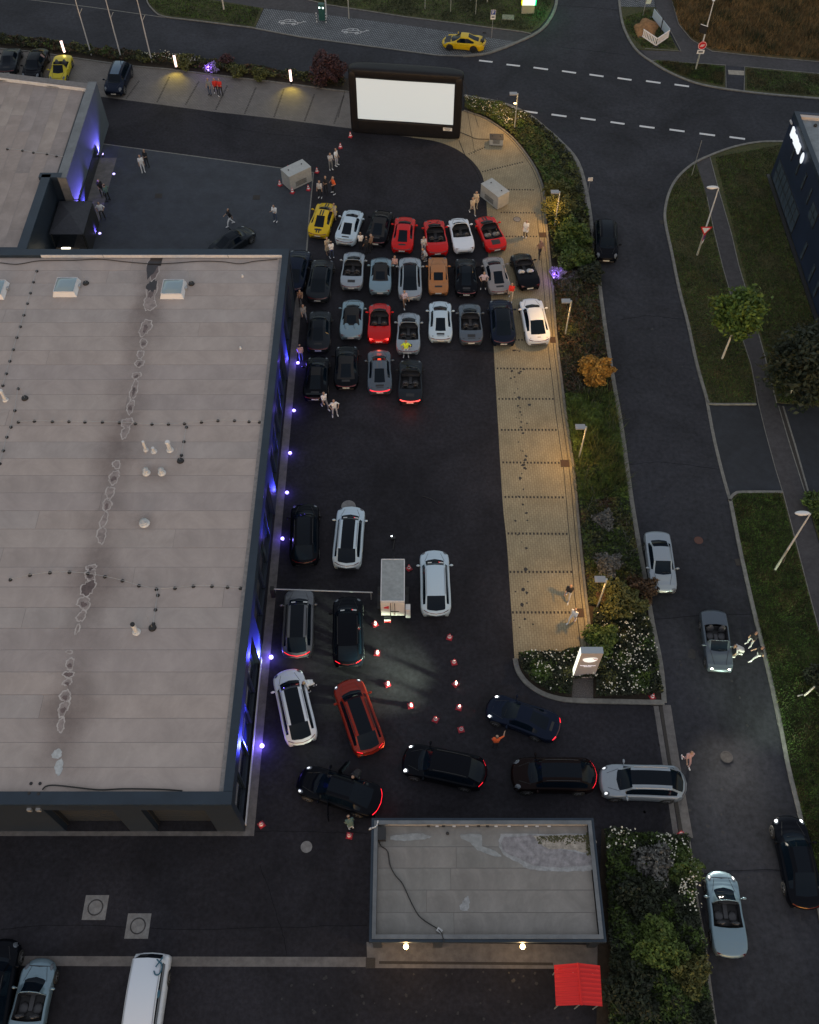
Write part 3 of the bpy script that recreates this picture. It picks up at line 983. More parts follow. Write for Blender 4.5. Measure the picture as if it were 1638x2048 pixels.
# membrane strips run away from the camera here
x = xi - .4
M_R2 = [mat('north_felt_%s' % 'abc'[i], c, .95, var=.1, vscale=.5, stain=.2, sscale=.3, bump=.25, bscale=30, vdetail=9) for i, c in enumerate([(.31, .26, .235), (.33, .28, .25), (.29, .25, .235)])]
MB().prism([(p[0] + (-.35 if p[0] > -70 else 0), p[1], 0) for p in poly], ZB - .36, ZB - .32).build('roof_deck', M_ROOFU, nb)
while x > -50:
    w = 1.15
    ys = yBs + .5 if x < xB - .3 else yFs + .6
    cuts = [ys] + sorted(rt.uniform(ys + 1, yN(x) - 1) for _ in range(2)) + [yN(x) - .75]
    for a, b in zip(cuts, cuts[1:]):
        h = rt.uniform(.004, .01)
        o = MB().box((0, 0, 0), (w - .04, b - a - .03, h)).build('roofing_strip', M_R2[rt.randrange(3)], nb)
        o.location = (x - w / 2, (a + b) / 2, ZB - .315)
    x -= w
kerb(m := MB(), [Vector((xi, yN(xi) - .35, 0)), Vector((-75, yN(-75) - .35, 0))], .7, ZB + .02, ZB - .5)
m.build('coping', mat('brown_coping', (.15, .135, .13), .6, var=.2), nb)
kerb(m := MB(), [Vector((xi - .1, yN(xi) - .73, 0)), Vector((-75, yN(-75) - .73, 0))], .05, ZB - .02, ZB - .5)
m.build('parapet_flashing', M_METAL, nb)
m = MB()
m.box((xB - .3, (yFs + .4 + yBs) / 2, ZB - .08), (.75, yFs - yBs + .4, .3))
m.box(((xi + xB) / 2 - .3, yFs + .3, ZB - .08), (xi - xB + 1.2, .6, .3))
m.box((-56, yBs + .3, ZB - .085), (2 * (xB + 56) - .8, .7, .3))
m.build('coping', M_COPE, nb)
tag(MB().path([p + Vector((0, 0, .05)) for p in gs([(-20, 160), (40, 165), (80, 170), (110, 175), (150, 176), (174, 171)], 5, ZB - .3)], .035, 5).build('roof_cable', M_RUBBER), 'black cable curving along the parapet of the upper left roof', 'cable')
t = thing('lightning_conductor', 'conductor wire with five holders across the upper left roof', 'conductor wire', (0, 0, 0), 0, 'lightning conductors on the roofs')
w = gp([(15, 299), (45, 302), (67, 306), (94, 309), (113, 313), (131, 316)], ZB - .3)
MB().path([p + Vector((0, 0, .1)) for p in w], .012, 4).build('wire', M_GALV, t)
for p in w:
    place('wire_holder', hm, [M_BLACK], t, p)
# strip of paving below the fin, glazed band at its foot
MB().box((xF + .04, (yFs + yFn) / 2 - 2, .7), (.06, yFn - yFs - 6, 1.2)).build('low_window_band', M_DKGLASS, nb)
struct('fin_paving', MB().sheet([(xF + .05, yFs - 7), (xF + 1.6, yFs - 7), (xF + 1.6, yFn - 5), (xF + .05, yFn - 5)], .013), M_PLINTH)
# dark canopy tent and bar at the foot of the fin
t = thing('catering_tent', 'dark pop-up tent with a lit counter tucked beside the blue-lit fin wall', 'tent', (G(158, 478).x, G(158, 478).y, 0))
m = MB()
for sx in (-1, 1):
    for sy in (-1, 1):
        MB().tube((sx * 1.3, sy * 2.0, 0), (sx * 1.3, sy * 2.0, 2.3), .04).build('pole', M_BLACK, t)
m.add([(-1.4, -2.1, 2.25), (1.4, -2.1, 2.25), (1.4, 2.1, 2.25), (-1.4, 2.1, 2.25), (0, 0, 2.75)], [(0, 1, 4), (1, 2, 4), (2, 3, 4), (3, 0, 4)])
m.build('roof_cloth', mat('black_tent_cloth', (.03, .032, .04), .8, var=.2), t)
MB().box((1.38, 0, 1.1), (.04, 3.9, 2.1)).build('side_cloth', M_BLACK, t)
m = MB().box((-.2, -2.5, .5), (1.9, .5, 1.0))
m.build('counter', mat('counter_wood', (.12, .09, .06), .6), t)
MB().box((-.3, -2.5, 1.06), (.7, .3, .1)).build('lamp_strip', mat('warm_white_glow', (1, 1, 1), .5, emit=(1, .92, .7), estr=2.2), t)
MB().box((.75, -2.75, .8), (.35, .2, .4)).build('price_board', mat('yellow_board', (.6, .6, .15), .6, emit=(.7, .7, .15), estr=.7), t)
t = thing('bar_stand', 'dark truss frame standing against the blue-lit wall beside the tent', 'rack', (G(158, 438).x, G(158, 438).y, 0))
m = MB()
for a, b in (((-.6, 0, 0), (-.6, 0, 2)), ((.6, 0, 0), (.6, 0, 2)), ((-.6, 0, 2), (.6, 0, 2)), ((-.6, 0, 1.2), (.6, 0, 1.2)), ((-.6, 0, 1.2), (0, 0, 2)), ((0, 0, 2), (.6, 0, 1.2)), ((-.6, 0, 0), (0, 0, 1.2)), ((0, 0, 1.2), (.6, 0, 0))):
    m.tube(a, b, .045)
m.build('truss_frame', M_BLACK, t)

# ---------------- flat garage at the bottom
gx0, gx1 = G(738, 1880, 2.9).x, G(1213, 1880, 2.9).x
gy0, gy1 = G(0, 1884, 2.9).y, G(0, 1636, 2.9).y
gb = thing('flat_garage', 'flat-roofed garage with stained grey roof and two warm lamps under its front edge', 'building', (0, 0, 0))
zg = 2.9
MB().box((gx0 + .15, (gy0 + gy1) / 2 + .2, 1.25), (.24, gy1 - gy0 - 1.0, 2.5)).build('wall', M_WALL, gb)
MB().box((gx1 - .15, (gy0 + gy1) / 2 + .2, 1.25), (.24, gy1 - gy0 - 1.0, 2.5)).build('wall', M_WALL, gb)
MB().box(((gx0 + gx1) / 2, gy1 - .25, 1.25), (gx1 - gx0 - .1, .24, 2.5)).build('wall', M_WALL, gb)
for u in (748, 876, 1196):
    x = min(max(G(u, 1898, 1.0).x, gx0 + .35), gx1 - .3)
    MB().box((x, gy0 + .35, 1.25), (.45, .3, 2.5)).build('pillar', M_WALL, gb)
for a, b in ((760, 866), (888, 1185)):
    xa2, xb2 = G(a, 1895, .5).x, G(b, 1895, .5).x
    nn = 6
    for k in range(nn):
        MB().box(((xa2 + xb2) / 2, gy0 + .6, .2 + k * .4), (xb2 - xa2, .06, .38)).build('shutter_slat', mat('brown_shutter', (.1, .075, .06), .6), gb)
ib2 = .28
m = MB()
for c, d in ((((gx0 + gx1) / 2, gy0 + ib2 / 2, 2.75), (gx1 - gx0, ib2, .3)), (((gx0 + gx1) / 2, gy1 - ib2 / 2, 2.75), (gx1 - gx0, ib2, .3)), ((gx0 + ib2 / 2, (gy0 + gy1) / 2, 2.75), (ib2, gy1 - gy0 - 2 * ib2, .3)), ((gx1 - ib2 / 2, (gy0 + gy1) / 2, 2.75), (ib2, gy1 - gy0 - 2 * ib2, .3))):
    m.box(c, d)
m.build('fascia', M_COPE, gb)
m = MB()
w2 = .2
o2 = .14
for c, d in ((((gx0 + gx1) / 2, gy0 + o2 + w2 / 2, 2.93), (gx1 - gx0 - 2 * o2, w2, .05)), (((gx0 + gx1) / 2, gy1 - o2 - w2 / 2, 2.93), (gx1 - gx0 - 2 * o2, w2, .05)), ((gx0 + o2 + w2 / 2, (gy0 + gy1) / 2, 2.93), (w2, gy1 - gy0 - 2 * (o2 + w2), .05)), ((gx1 - o2 - w2 / 2, (gy0 + gy1) / 2, 2.93), (w2, gy1 - gy0 - 2 * (o2 + w2), .05))):
    m.box(c, d)
m.build('parapet_cap', M_COPEL, gb)
q0 = o2 + w2
MB().box(((gx0 + gx1) / 2, (gy0 + gy1) / 2, 2.6), (gx1 - gx0 - 2 * q0, gy1 - gy0 - 2 * q0, .1)).build('roof_deck', mat('garage_underlay', (.15, .14, .13), .9), gb)
MB().box(((gx0 + gx1) / 2, gy1 - q0 + .01, 2.78), (gx1 - gx0 - 2 * q0, .03, .25)).build('parapet_flashing', mat('dull_flashing', (.3, .28, .26), .6, var=.2), gb)
GT = [mat('garage_felt_%s' % 'abc'[i], c, .95, var=.1, vscale=.8, stain=.2, sscale=.5, bump=.25, bscale=40, vdetail=9) for i, c in enumerate([(.22, .205, .19), (.21, .20, .186), (.226, .208, .19)])]
felt_roof(gb, gx0 + q0, gx1 - q0, gy0 + q0, gy1 - q0 - .01, 2.65, 1.05, 1, mats=GT, seed=4)
for u in (812, 1045):
    p = G(u, 1889, 2.35)
    l = thing('wall_lamp', 'glowing warm lamp under the garage front edge, %s' % ('left one near the pillar' if u < 900 else 'right one nearer the red canopy'), 'lamp', (p.x, gy0 - .1, 2.35), 0, 'warm wall lamps on the garage')
    MB().sphere((0, -.02, 0), .13, 12, 8).build('glass_globe', mat('warm_lamp_glow', (1, .8, .5), .4, emit=(1, .62, .26), estr=9), l)
    MB().box((0, .1, 0), (.12, .12, .1)).build('bracket', M_BLACK, l)
    pl = bpy.data.lights.new('lamp_light', 'POINT')
    pl.energy = 34
    pl.color = (1, .62, .28)
    pl.shadow_soft_size = .12
    po = bpy.data.objects.new('lamp_light', pl)
    COL.objects.link(po)
    po.parent = l
    po.location = (0, -.25, 0)
# stains, moss and things on the garage roof
M_ST1 = mat('lilac_stain', (.225, .215, .225), .9, var=.35, vscale=3)
M_ST2 = mat('pale_blue_stain', (.28, .285, .29), .9, var=.3, vscale=3)
M_ST3 = mat('pale_grey_stain', (.25, .26, .26), .9, var=.2, vscale=3)
M_MOSS = mat('moss', (.07, .07, .035), 1, var=.5, vscale=10)
t = thing('roof_water_stain', 'tide-marked water stain with moss in the far right corner of the garage roof', 'water stain', (0, 0, 0))
zz = 2.668


def outline(pts, mb, z, k=5):
    P = smooth_px([Vector((p[0], p[1], 0)) for p in pts], k)
    W_ = []
    for p in P[:-1]:
        u, v = p.x + rr.uniform(-1.5, 1.5), p.y + rr.uniform(-1.2, 1.2)
        W_.append(G(u, v, z))
    mb.sheet(W_, z)


a1 = [(1001, 1668), (1090, 1668), (1183, 1670), (1186, 1700), (1187, 1738), (1150, 1742), (1110, 1743), (1060, 1738), (1035, 1725), (1010, 1712), (998, 1690), (1001, 1668)]
outline(a1, mm := MB(), zz)
mm.build('pale_tide_mark', M_ST2, t)
outline([(780, 1672), (810, 1668), (840, 1667), (862, 1672), (850, 1678), (815, 1682), (785, 1680), (780, 1672)], mm := MB(), zz + .003)
mm.build('pale_tide_mark', M_ST3, t)
outline([(922, 1668), (963, 1670), (964, 1690), (985, 1700), (1003, 1712), (985, 1712), (955, 1700), (940, 1686), (922, 1675), (922, 1668)], mm := MB(), zz + .0035)
mm.build('pale_tide_mark', M_ST3, t)
outline([(928, 1800), (936, 1792), (939, 1805), (936, 1820), (925, 1822), (920, 1812), (928, 1800)], mm := MB(), zz + .002)
mm.build('pale_tide_mark', M_ST2, t)
a2 = [(1008, 1674), (1080, 1672), (1120, 1698), (1182, 1712), (1184, 1728), (1120, 1735), (1065, 1730), (1040, 1718), (1012, 1706), (1003, 1690), (1008, 1674)]
outline(a2, mm := MB(), zz + .004)
mm.build('lilac_deposit', M_ST1, t)
a3 = [(1066, 1672), (1182, 1672), (1183, 1704), (1140, 1699), (1100, 1697), (1082, 1688), (1066, 1672)]
outline(a3, mm := MB(), zz + .008)
mm.build('sand_deposit', mat('pale_silt', (.3, .27, .23), .9, var=.4, vscale=5), t)
mm = MB()
for k in range(420):
    f = rr.random()
    if f < .45:
        u, v = rr.uniform(1172, 1186), rr.uniform(1666, 1710)
    else:
        u = rr.uniform(1075, 1180)
        v = 1670 + abs(rr.gauss(0, 7)) + (1 - (u - 1075) / 110) * 3
    c = G(u, v, zz)
    mm.sphere((c.x, c.y, zz + .01), rr.uniform(.02, .06), 6, 4, sc=(1, 1, .6))
mm.build('moss_clump', M_MOSS, t, kind='stuff')
t = thing('parapet_clips', 'row of small clips along the inner far parapet of the garage roof', 'clips', (0, 0, 0))
for u in (857, 874, 887, 908, 934, 957, 975, 992, 1018, 1052, 1074, 1098):
    p = G(u, 1647, 2.8)
    MB().box((0, 0, 0), (.17, .07, .06)).build('clip', M_BLACK if u % 2 else M_METAL, t).location = (p.x, gy1 - q0 - .05, 2.75)
tag(MB().box((G(764, 1670, 2.7).x, G(764, 1670, 2.7).y, 2.83), (.42, .65, .36)).build('junction_box', M_BLACK), 'small black box in the far left corner of the garage roof', 'box')
tag(MB().path([p + Vector((0, 0, .03)) for p in gs([(757, 1680), (762, 1692), (775, 1703), (780, 1730), (790, 1750), (805, 1768), (820, 1800), (835, 1828), (850, 1842), (876, 1858)], 6, 2.67)] + [Vector((G(883, 1866, 2.9).x, gy0 + .4, 2.97)), Vector((G(888, 1880, 2.9).x, gy0 + .02, 2.96))], .028, 5).build('roof_cable', M_RUBBER), 'black cable snaking down the garage roof from the black box', 'cable')
tag(MB().box((G(879, 1861, 2.7).x, G(879, 1861, 2.7).y, 2.72), (.28, .2, .08), 0, -.6).build('cable_plug', mat('pale_plug', (.45, .45, .45), .5)), 'pale plug at the lower end of the roof cable', 'plug')
t = thing('chain', 'pale plastic chain draped over the far left roof corner of the garage', 'chain', (0, 0, 0))
pts = [(738, 1659, 2.6), (743, 1656, 2.85), (748, 1655, 3.0), (753, 1652, 3.0), (755, 1647, 3.0), (756, 1640, 3.0)]
for i in range(len(pts) - 1):
    A, B = G(*pts[i]), G(*pts[i + 1])
    m = MB()
    m.sphere(tuple((A + B) / 2), (B - A).length * .55, 8, 5, M=((B - A).to_track_quat('X', 'Z')).to_matrix().to_4x4() @ Matrix.Diagonal((1, .4, .3, 1)))
    m.build('chain_link', mat('white_plastic', (.6, .6, .6), .5), t)
tag(MB().sphere(tuple(G(895, 1667, 2.68)), .09, 8, 5).build('roof_outlet', M_BLACK), 'black roof outlet in the upper middle of the garage roof', 'roof outlet')

# ---------------- red canopy
t = thing('red_canopy', 'bright red gabled canopy beside the bottom right corner of the garage', 'canopy', tuple(G(1157, 1985)))
P = [G(1108, 1930, 2.2), G(1156, 1926, 2.6), G(1200, 1931, 2.2), G(1205, 2013, 2.2), G(1163, 2010, 2.6), G(1112, 2012, 2.2)]
b0 = G(1157, 1985)
M_RED = mat('red_tarpaulin', (.62, .006, .006), .6, bump=.3, bscale=6)
nR = 9
for side, (A, B, C, D) in enumerate(((P[0], P[1], P[4], P[5]), (P[1], P[2], P[3], P[4]))):
    for k in range(nR):
        m = MB()
        q = [A.lerp(D, k / nR), B.lerp(C, k / nR), B.lerp(C, (k + .97) / nR), A.lerp(D, (k + .97) / nR)]
        q = [p - b0 for p in q]
        dz = Vector((0, 0, .03))
        sag = Vector((0, 0, -.035))
        q2 = [q[0].lerp(q[3], .5) + sag, q[1].lerp(q[2], .5) + sag]
        m.add([q[0], q[1], q2[1], q2[0], q[2], q[3]], [(0, 3, 2, 1), (3, 5, 4, 2)])
        m.build('tarpaulin_panel', M_RED, t)
MB().tube(P[1] - b0 + Vector((0, 0, .02)), P[4] - b0 + Vector((0, 0, .02)), .06).build('ridge_tube', M_RED, t)
for p in (P[0], P[2], P[3], P[5], P[1], P[4]):
    q = (p - b0) * 1.0
    q.x *= .86
    q.y *= .86
    q.z -= .05
    MB().tube((q.x, q.y, -b0.z), (q.x, q.y, q.z), .03).build('pole', M_GALV, t)
# ================================================================== cars
def interp(keys, s, j):
    for a, b in zip(keys, keys[1:]):
        if a[0] <= s <= b[0]:
            t = (s - a[0]) / (b[0] - a[0])
            t = t * t * (3 - 2 * t)
            return a[j] + (b[j] - a[j]) * t
    return keys[-1][j] if s > keys[-1][0] else keys[0][j]


CARS = {
    'coupe': dict(L=4.5, W=1.87, keys=[(0, .74, .46, .44), (.04, .86, .60, .62), (.12, .93, .67, .76), (.2, .95, .74, .80), (.3, .94, .84, .82), (.5, .93, .86, .83), (.68, .98, .88, .87), (.8, 1, .90, .88), (.9, .98, .84, .83), (.965, .9, .76, .76), (1, .8, .66, .64)],
                  ws0=.28, ws1=.43, rw0=.60, rw1=.88, rg=.81, zr=1.29, wr=.55, bf=.34, br=.12, nb=.45, rb=.3, yw=(.19, .735), sg=(.36, .73), rear8=True, rad=.335),
    'boxster': dict(L=4.38, W=1.82, keys=[(0, .72, .46, .44), (.04, .86, .58, .6), (.12, .93, .66, .74), (.2, .95, .72, .78), (.3, .94, .82, .82), (.5, .94, .86, .84), (.68, .99, .88, .86), (.8, 1, .88, .87), (.92, .97, .84, .82), (.97, .9, .78, .76), (1, .8, .66, .64)],
                    ws0=.28, ws1=.40, rw0=.58, rw1=.74, rg=.70, zr=1.27, wr=.56, bf=.30, br=.1, nb=.45, rb=.3, yw=(.19, .76), sg=(.34, .62), rear8=True, rad=.335),
    'saloon': dict(L=5.0, W=1.94, keys=[(0, .74, .52, .5), (.035, .86, .66, .66), (.1, .93, .73, .78), (.2, .96, .80, .84), (.28, .96, .90, .88), (.5, .96, .93, .9), (.7, .99, .95, .92), (.82, 1, .97, .93), (.92, .97, .93, .88), (.97, .9, .86, .8), (1, .82, .7, .66)],
                   ws0=.27, ws1=.40, rw0=.66, rw1=.91, rg=.86, zr=1.41, wr=.57, bf=.3, br=.14, nb=.42, rb=.3, yw=(.18, .775), sg=(.33, .80), rear8=False, rad=.35),
    'suv': dict(L=4.85, W=1.97, keys=[(0, .78, .66, .6), (.03, .88, .86, .82), (.08, .94, .95, .93), (.18, .97, 1.01, 1.0), (.25, .97, 1.08, 1.03), (.5, .97, 1.1, 1.05), (.75, .99, 1.1, 1.06), (.9, .98, 1.08, 1.03), (.96, .93, 1.0, .95), (1, .84, .8, .75)],
                ws0=.245, ws1=.36, rw0=.80, rw1=.965, rg=.94, zr=1.64, wr=.61, bf=.26, br=.16, nb=.4, rb=.3, yw=(.185, .79), sg=(.29, .88), rear8=False, rad=.375),
    'trunk': dict(L=4.5, W=1.76, keys=[(0, .86, .62, .6), (.03, .93, .74, .72), (.1, .97, .82, .8), (.28, .98, .92, .88), (.5, .98, .93, .9), (.75, .98, .97, .93), (.95, .95, .97, .92), (1, .9, .85, .78)],
                  ws0=.29, ws1=.43, rw0=.66, rw1=.82, rg=.80, zr=1.36, wr=.60, bf=.2, br=.14, nb=.22, rb=.15, yw=(.17, .78), sg=(.34, .77), rear8=False, rad=.33),
    'classic': dict(L=4.3, W=1.66, keys=[(0, .82, .52, .56), (.04, .92, .66, .74), (.15, .96, .74, .82), (.28, .96, .86, .86), (.5, .96, .88, .87), (.7, .99, .9, .88), (.85, 1, .88, .86), (.95, .96, .78, .76), (1, .88, .62, .6)],
                    ws0=.31, ws1=.41, rw0=.61, rw1=.82, rg=.74, zr=1.3, wr=.66, bf=.16, br=.06, nb=.25, rb=.2, yw=(.21, .75), sg=(.35, .72), rear8=True, rad=.32),
    'roadster': dict(L=4.15, W=1.68, keys=[(0, .86, .52, .5), (.03, .92, .66, .64), (.1, .96, .74, .74), (.3, .97, .86, .84), (.5, .97, .88, .85), (.75, .98, .9, .87), (.95, .95, .9, .85), (1, .9, .78, .7)],
                     ws0=.33, ws1=.44, rw0=.62, rw1=.76, rg=.72, zr=1.25, wr=.66, bf=.16, br=.1, nb=.2, rb=.15, yw=(.17, .78), sg=(.37, .66), rear8=True, rad=.31),
    'van': dict(L=5.0, W=1.86, keys=[(0, .84, .8, .75), (.03, .92, 1.0, .95), (.1, .97, 1.1, 1.05), (.3, .98, 1.15, 1.1), (.6, .98, 1.15, 1.1), (.97, .97, 1.12, 1.08), (1, .94, 1.05, 1.0)],
                ws0=.1, ws1=.24, rw0=.93, rw1=.995, rg=.985, zr=1.95, wr=.78, bf=.22, br=.05, nb=.3, rb=.05, yw=(.19, .79), sg=(.17, .9), rear8=False, rad=.35),
}


def mix(a, b, t):
    return a + (b - a) * t


def car_shape(tp, open_top=False):
    c = CARS[tp]
    L_, W_ = c['L'], c['W']
    st = set(k[0] for k in c['keys'])
    st |= {c['ws0'], c['ws1'], c['rw0'], c['rw1'], c['rg'], c['sg'][0], c['sg'][1]}
    ra = c['rad'] + .055
    for y in c['yw']:
        for q in (-1.02, -.97, -.85, -.6, -.3, 0, .3, .6, .85, .97, 1.02):
            st.add(y + q * ra / L_)
    for i in range(1, 26):
        st.add(i / 26)
    for t in (.25, .5, .75):
        st.add(mix(c['ws0'], c['ws1'], t))
        st.add(mix(c['rw0'], c['rw1'], t))
    st.add(.015)
    st.add(.985)
    st = sorted(x for x in st if 0 <= x <= 1)
    out = [st[0]]
    imp = {c['ws0'], c['ws1'], c['rw0'], c['rw1'], c['rg'], c['sg'][0], c['sg'][1], 1}
    for x in st[1:]:
        if x - out[-1] > .006:
            out.append(x)
        elif x in imp:
            out[-1] = x
    st = out
    rows = []
    for s in st:
        w = W_ / 2 * interp(c['keys'], s, 1)
        zh, zs = interp(c['keys'], s, 2), interp(c['keys'], s, 3)
        if s <= c['ws0'] or s >= c['rw1']:
            g = 0
        elif s < c['ws1']:
            t = (s - c['ws0']) / (c['ws1'] - c['ws0'])
            g = t * (1.25 - .25 * t)
        elif s <= c['rw0']:
            g = 1
        else:
            t = (c['rw1'] - s) / (c['rw1'] - c['rw0'])
            g = t * (1.35 - .35 * t)
        if open_top and s > c['ws1'] + .001:
            g = 0
        sm = (c['ws1'] + c['rw0']) / 2
        zr = c['zr'] - .06 * ((s - sm) / .2) ** 2 if abs(s - sm) < .4 else c['zr']
        zt = zh + (max(zr, zh) - zh) * g
        zb = .2 if .06 < s < .94 else .26
        za = 0
        for y in c['yw']:
            d = (s - y) * L_
            if abs(d) < ra:
                za = max(za, c['rad'] + math.sqrt(ra * ra - d * d))
        surf = lambda x: zh + (zs - zh) * min(1, x / (.92 * w)) ** 2
        wrr = c['wr'] * W_ / 2
        z0 = max(zb, min(za, zs - .1))
        P = [(w * .93, z0), (w * .985, max(z0 + .005, min(.36, zs - .1))), (w, max(z0 + .01, mix(zb, zs, .62))), (w * .985, max(z0 + .02, zs - .06)), (w * .92, zs)]
        P.append((w * .85, surf(w * .85)))
        a6, a7 = w * .74, w * .62
        P.append((mix(a6, wrr + .05, g), mix(surf(a6), zt - .07, g)))
        P.append((mix(a7, wrr - .04, g), mix(surf(a7), zt - .012, g)))
        P.append((mix(a7 * .74, (wrr - .04) * .74, g), mix(surf(a7 * .74), zt + .008, g)))
        P.append((0, mix(zh, zt + .02, g)))
        bwf = c['bf'] * max(0, 1 - abs(s - c['ws0']) / (.17 if s > c['ws0'] else .14))
        bwr = c['br'] * max(0, 1 - abs(s - c['rg']) / .2)
        row = []
        for k, (x, z) in enumerate(P):
            q = 1 - min(1, x / (.85 * w)) ** 2
            y = L_ / 2 - s * L_
            if k >= 5:
                y += bwf * q - bwr * q
            if s < .16:
                y -= c['nb'] * (1 - s / .16) * (x / (W_ / 2)) ** 2.4
            if s > .86:
                y += c['rb'] * ((s - .86) / .14) * (x / (W_ / 2)) ** 2.4
            row.append((x, y, z))
        rows.append(row)
    return c, st, rows


def car_parts(tp, body='closed'):
    """list of (name, mesh, slot) for a body: closed, open or soft"""
    c, st, rows = car_shape(tp, body == 'open')
    NP = len(rows[0])
    vs = []
    idx = {}
    for i, row in enumerate(rows):
        for k in range(NP):
            for sd in ((1,) if k == NP - 1 else (1, -1)):
                idx[i, k, sd] = len(vs)
                vs.append((row[k][0] * sd, row[k][1], row[k][2]))
    for i in range(len(rows)):
        idx[i, NP - 1, -1] = idx[i, NP - 1, 1]
    reg = {}
    dk0 = c['rw1'] if tp == 'coupe' else c['rg']
    dk0 = {'coupe': .74, 'boxster': .66}.get(tp, c['rg'])
    allf = []
    for i in range(len(rows) - 1):
        sm = (st[i] + st[i + 1]) / 2
        for k in range(NP - 1):
            for sd in (1, -1):
                f = (idx[i, k, sd], idx[i, k + 1, sd], idx[i + 1, k + 1, sd], idx[i + 1, k, sd])
                if sd == 1:
                    f = f[::-1]
                name = 'body'
                if c['ws0'] < sm < c['ws1'] and k >= 7:
                    name = 'windshield'
                elif body == 'open' and c['ws1'] < sm < dk0 and k >= 5:
                    name = None
                elif body == 'open':
                    name = 'body'
                elif c['ws1'] < sm < c['rw0'] and k >= 7:
                    name = 'roof' if tp == 'van' or body == 'soft' else ('roof_edge_r' if sd == 1 else 'roof_edge_l') if k < 8 else 'roof_panel'
                elif c['rw0'] < sm < c['rg'] and k >= (8 if c['rear8'] else 7):
                    name = 'rear_window'
                elif c['sg'][0] < sm < c['sg'][1] and k == 5:
                    name = 'side_window_r' if sd == 1 else 'side_window_l'
                elif body == 'soft' and c['ws1'] < sm < c['rg'] + .03 and k >= 6:
                    name = 'roof'
                if name:
                    reg.setdefault(name, []).append(f)
                allf.append(f)
    # end caps
    for i, rev in ((0, False), (len(rows) - 1, True)):
        loop = [idx[i, k, 1] for k in range(NP)] + [idx[i, k, -1] for k in range(NP - 2, -1, -1)]
        reg['body'].append(tuple(loop[::-1] if rev else loop))
        allf.append(tuple(loop))
    parts = []

    def sub(name, faces, slot, off=0.0):
        used = sorted({v for f in faces for v in f})
        mp = {v: j for j, v in enumerate(used)}
        m = MB()
        m.add([vs[v] for v in used], [tuple(mp[v] for v in f) for f in faces], 0, True)
        parts.append((name, m.mesh(tp + '_' + name), slot))

    fix = {'roof_edge_r': 'roof_edge', 'roof_edge_l': 'roof_edge', 'side_window_r': 'side_window', 'side_window_l': 'side_window', 'roof_panel': 'roof_panel'}
    slots = {'roof_edge_r': 'roof', 'roof_edge_l': 'roof', 'body': 'paint', 'windshield': 'glass', 'rear_window': 'glass', 'side_window_r': 'glass', 'side_window_l': 'glass', 'roof': 'roof', 'roof_panel': 'panel'}
    for nme in ('body', 'windshield', 'rear_window', 'side_window_l', 'side_window_r', 'roof', 'roof_edge_l', 'roof_edge_r', 'roof_panel'):
        if nme in reg:
            sub(fix.get(nme, nme), reg[nme], slots[nme])
    bvh = BVHTree.FromPolygons([Vector(v) for v in vs], allf)
    L_, W_ = c['L'], c['W']

    def top(x, y, off=.008):
        h = bvh.ray_cast(Vector((x, y, 5)), Vector((0, 0, -1)))
        return Vector((x, y, (h[0].z if h[0] else .5) + off))

    def back(x, z, off=.012):
        h = bvh.ray_cast(Vector((x, -9, z)), Vector((0, 1, 0)))
        return Vector((x, (h[0].y if h[0] else -L_ / 2) - off, z))

    def front(x, z, off=.012):
        h = bvh.ray_cast(Vector((x, 9, z)), Vector((0, -1, 0)))
        return Vector((x, (h[0].y if h[0] else L_ / 2) + off, z))

    def grid(fn, us, vv, flip=False):
        m = MB()
        P = [fn(u, v) for v in vv for u in us]
        n = len(us)
        fs = [(j * n + i, j * n + i + 1, (j + 1) * n + i + 1, (j + 1) * n + i) for j in range(len(vv) - 1) for i in range(n - 1)]
        if flip:
            fs = [f[::-1] for f in fs]
        return m.add(P, fs, 0, True)

    def oval(cx, cy, rx, ry, rot=0.0, off=.01):
        m = MB()
        P = [top(cx, cy, off + .01)]
        for q in (.55, 1):
            for i in range(14):
                a = 2 * math.pi * i / 14
                x, y = rx * q * math.cos(a), ry * q * math.sin(a)
                P.append(top(cx + x * math.cos(rot) - y * math.sin(rot), cy + x * math.sin(rot) + y * math.cos(rot), off if q == 1 else off + .012))
        fs = [(0, 1 + i, 1 + (i + 1) % 14) for i in range(14)] + [(1 + i, 15 + i, 15 + (i + 1) % 14, 1 + (i + 1) % 14) for i in range(14)]
        return m.add(P, fs, 0, True)

    lin = lambda a, b, n: [a + (b - a) * i / n for i in range(n + 1)]
    # lights
    hx, hy, hrx, hry, hr = {'coupe': (.66, .42, .12, .2, .15), 'boxster': (.64, .42, .12, .22, .2), 'saloon': (.70, .42, .13, .22, .35), 'suv': (.72, .36, .14, .2, .5), 'trunk': (.62, .16, .2, .08, -.1), 'classic': (.60, .3, .12, .16, 0), 'roadster': (.52, .18, .16, .09, 0), 'van': (.74, .24, .12, .2, .5)}[tp]
    for sd in (-1, 1):
        parts.append(('headlight', oval(sd * hx, L_ / 2 - hy, hrx * .85, hry * .85, sd * hr).mesh('headlight'), 'headoff'))
        parts.append(('headlight_lens', oval(sd * hx, L_ / 2 - hy + .03, hrx * .5, hry * .45, sd * hr, .02).mesh('headlight_lens'), 'head'))
    zt_ = {'coupe': .70, 'boxster': .70, 'saloon': .78, 'suv': .92, 'trunk': .74, 'classic': .62, 'roadster': .72, 'van': 1.0}[tp]
    hw = W_ / 2 * .80
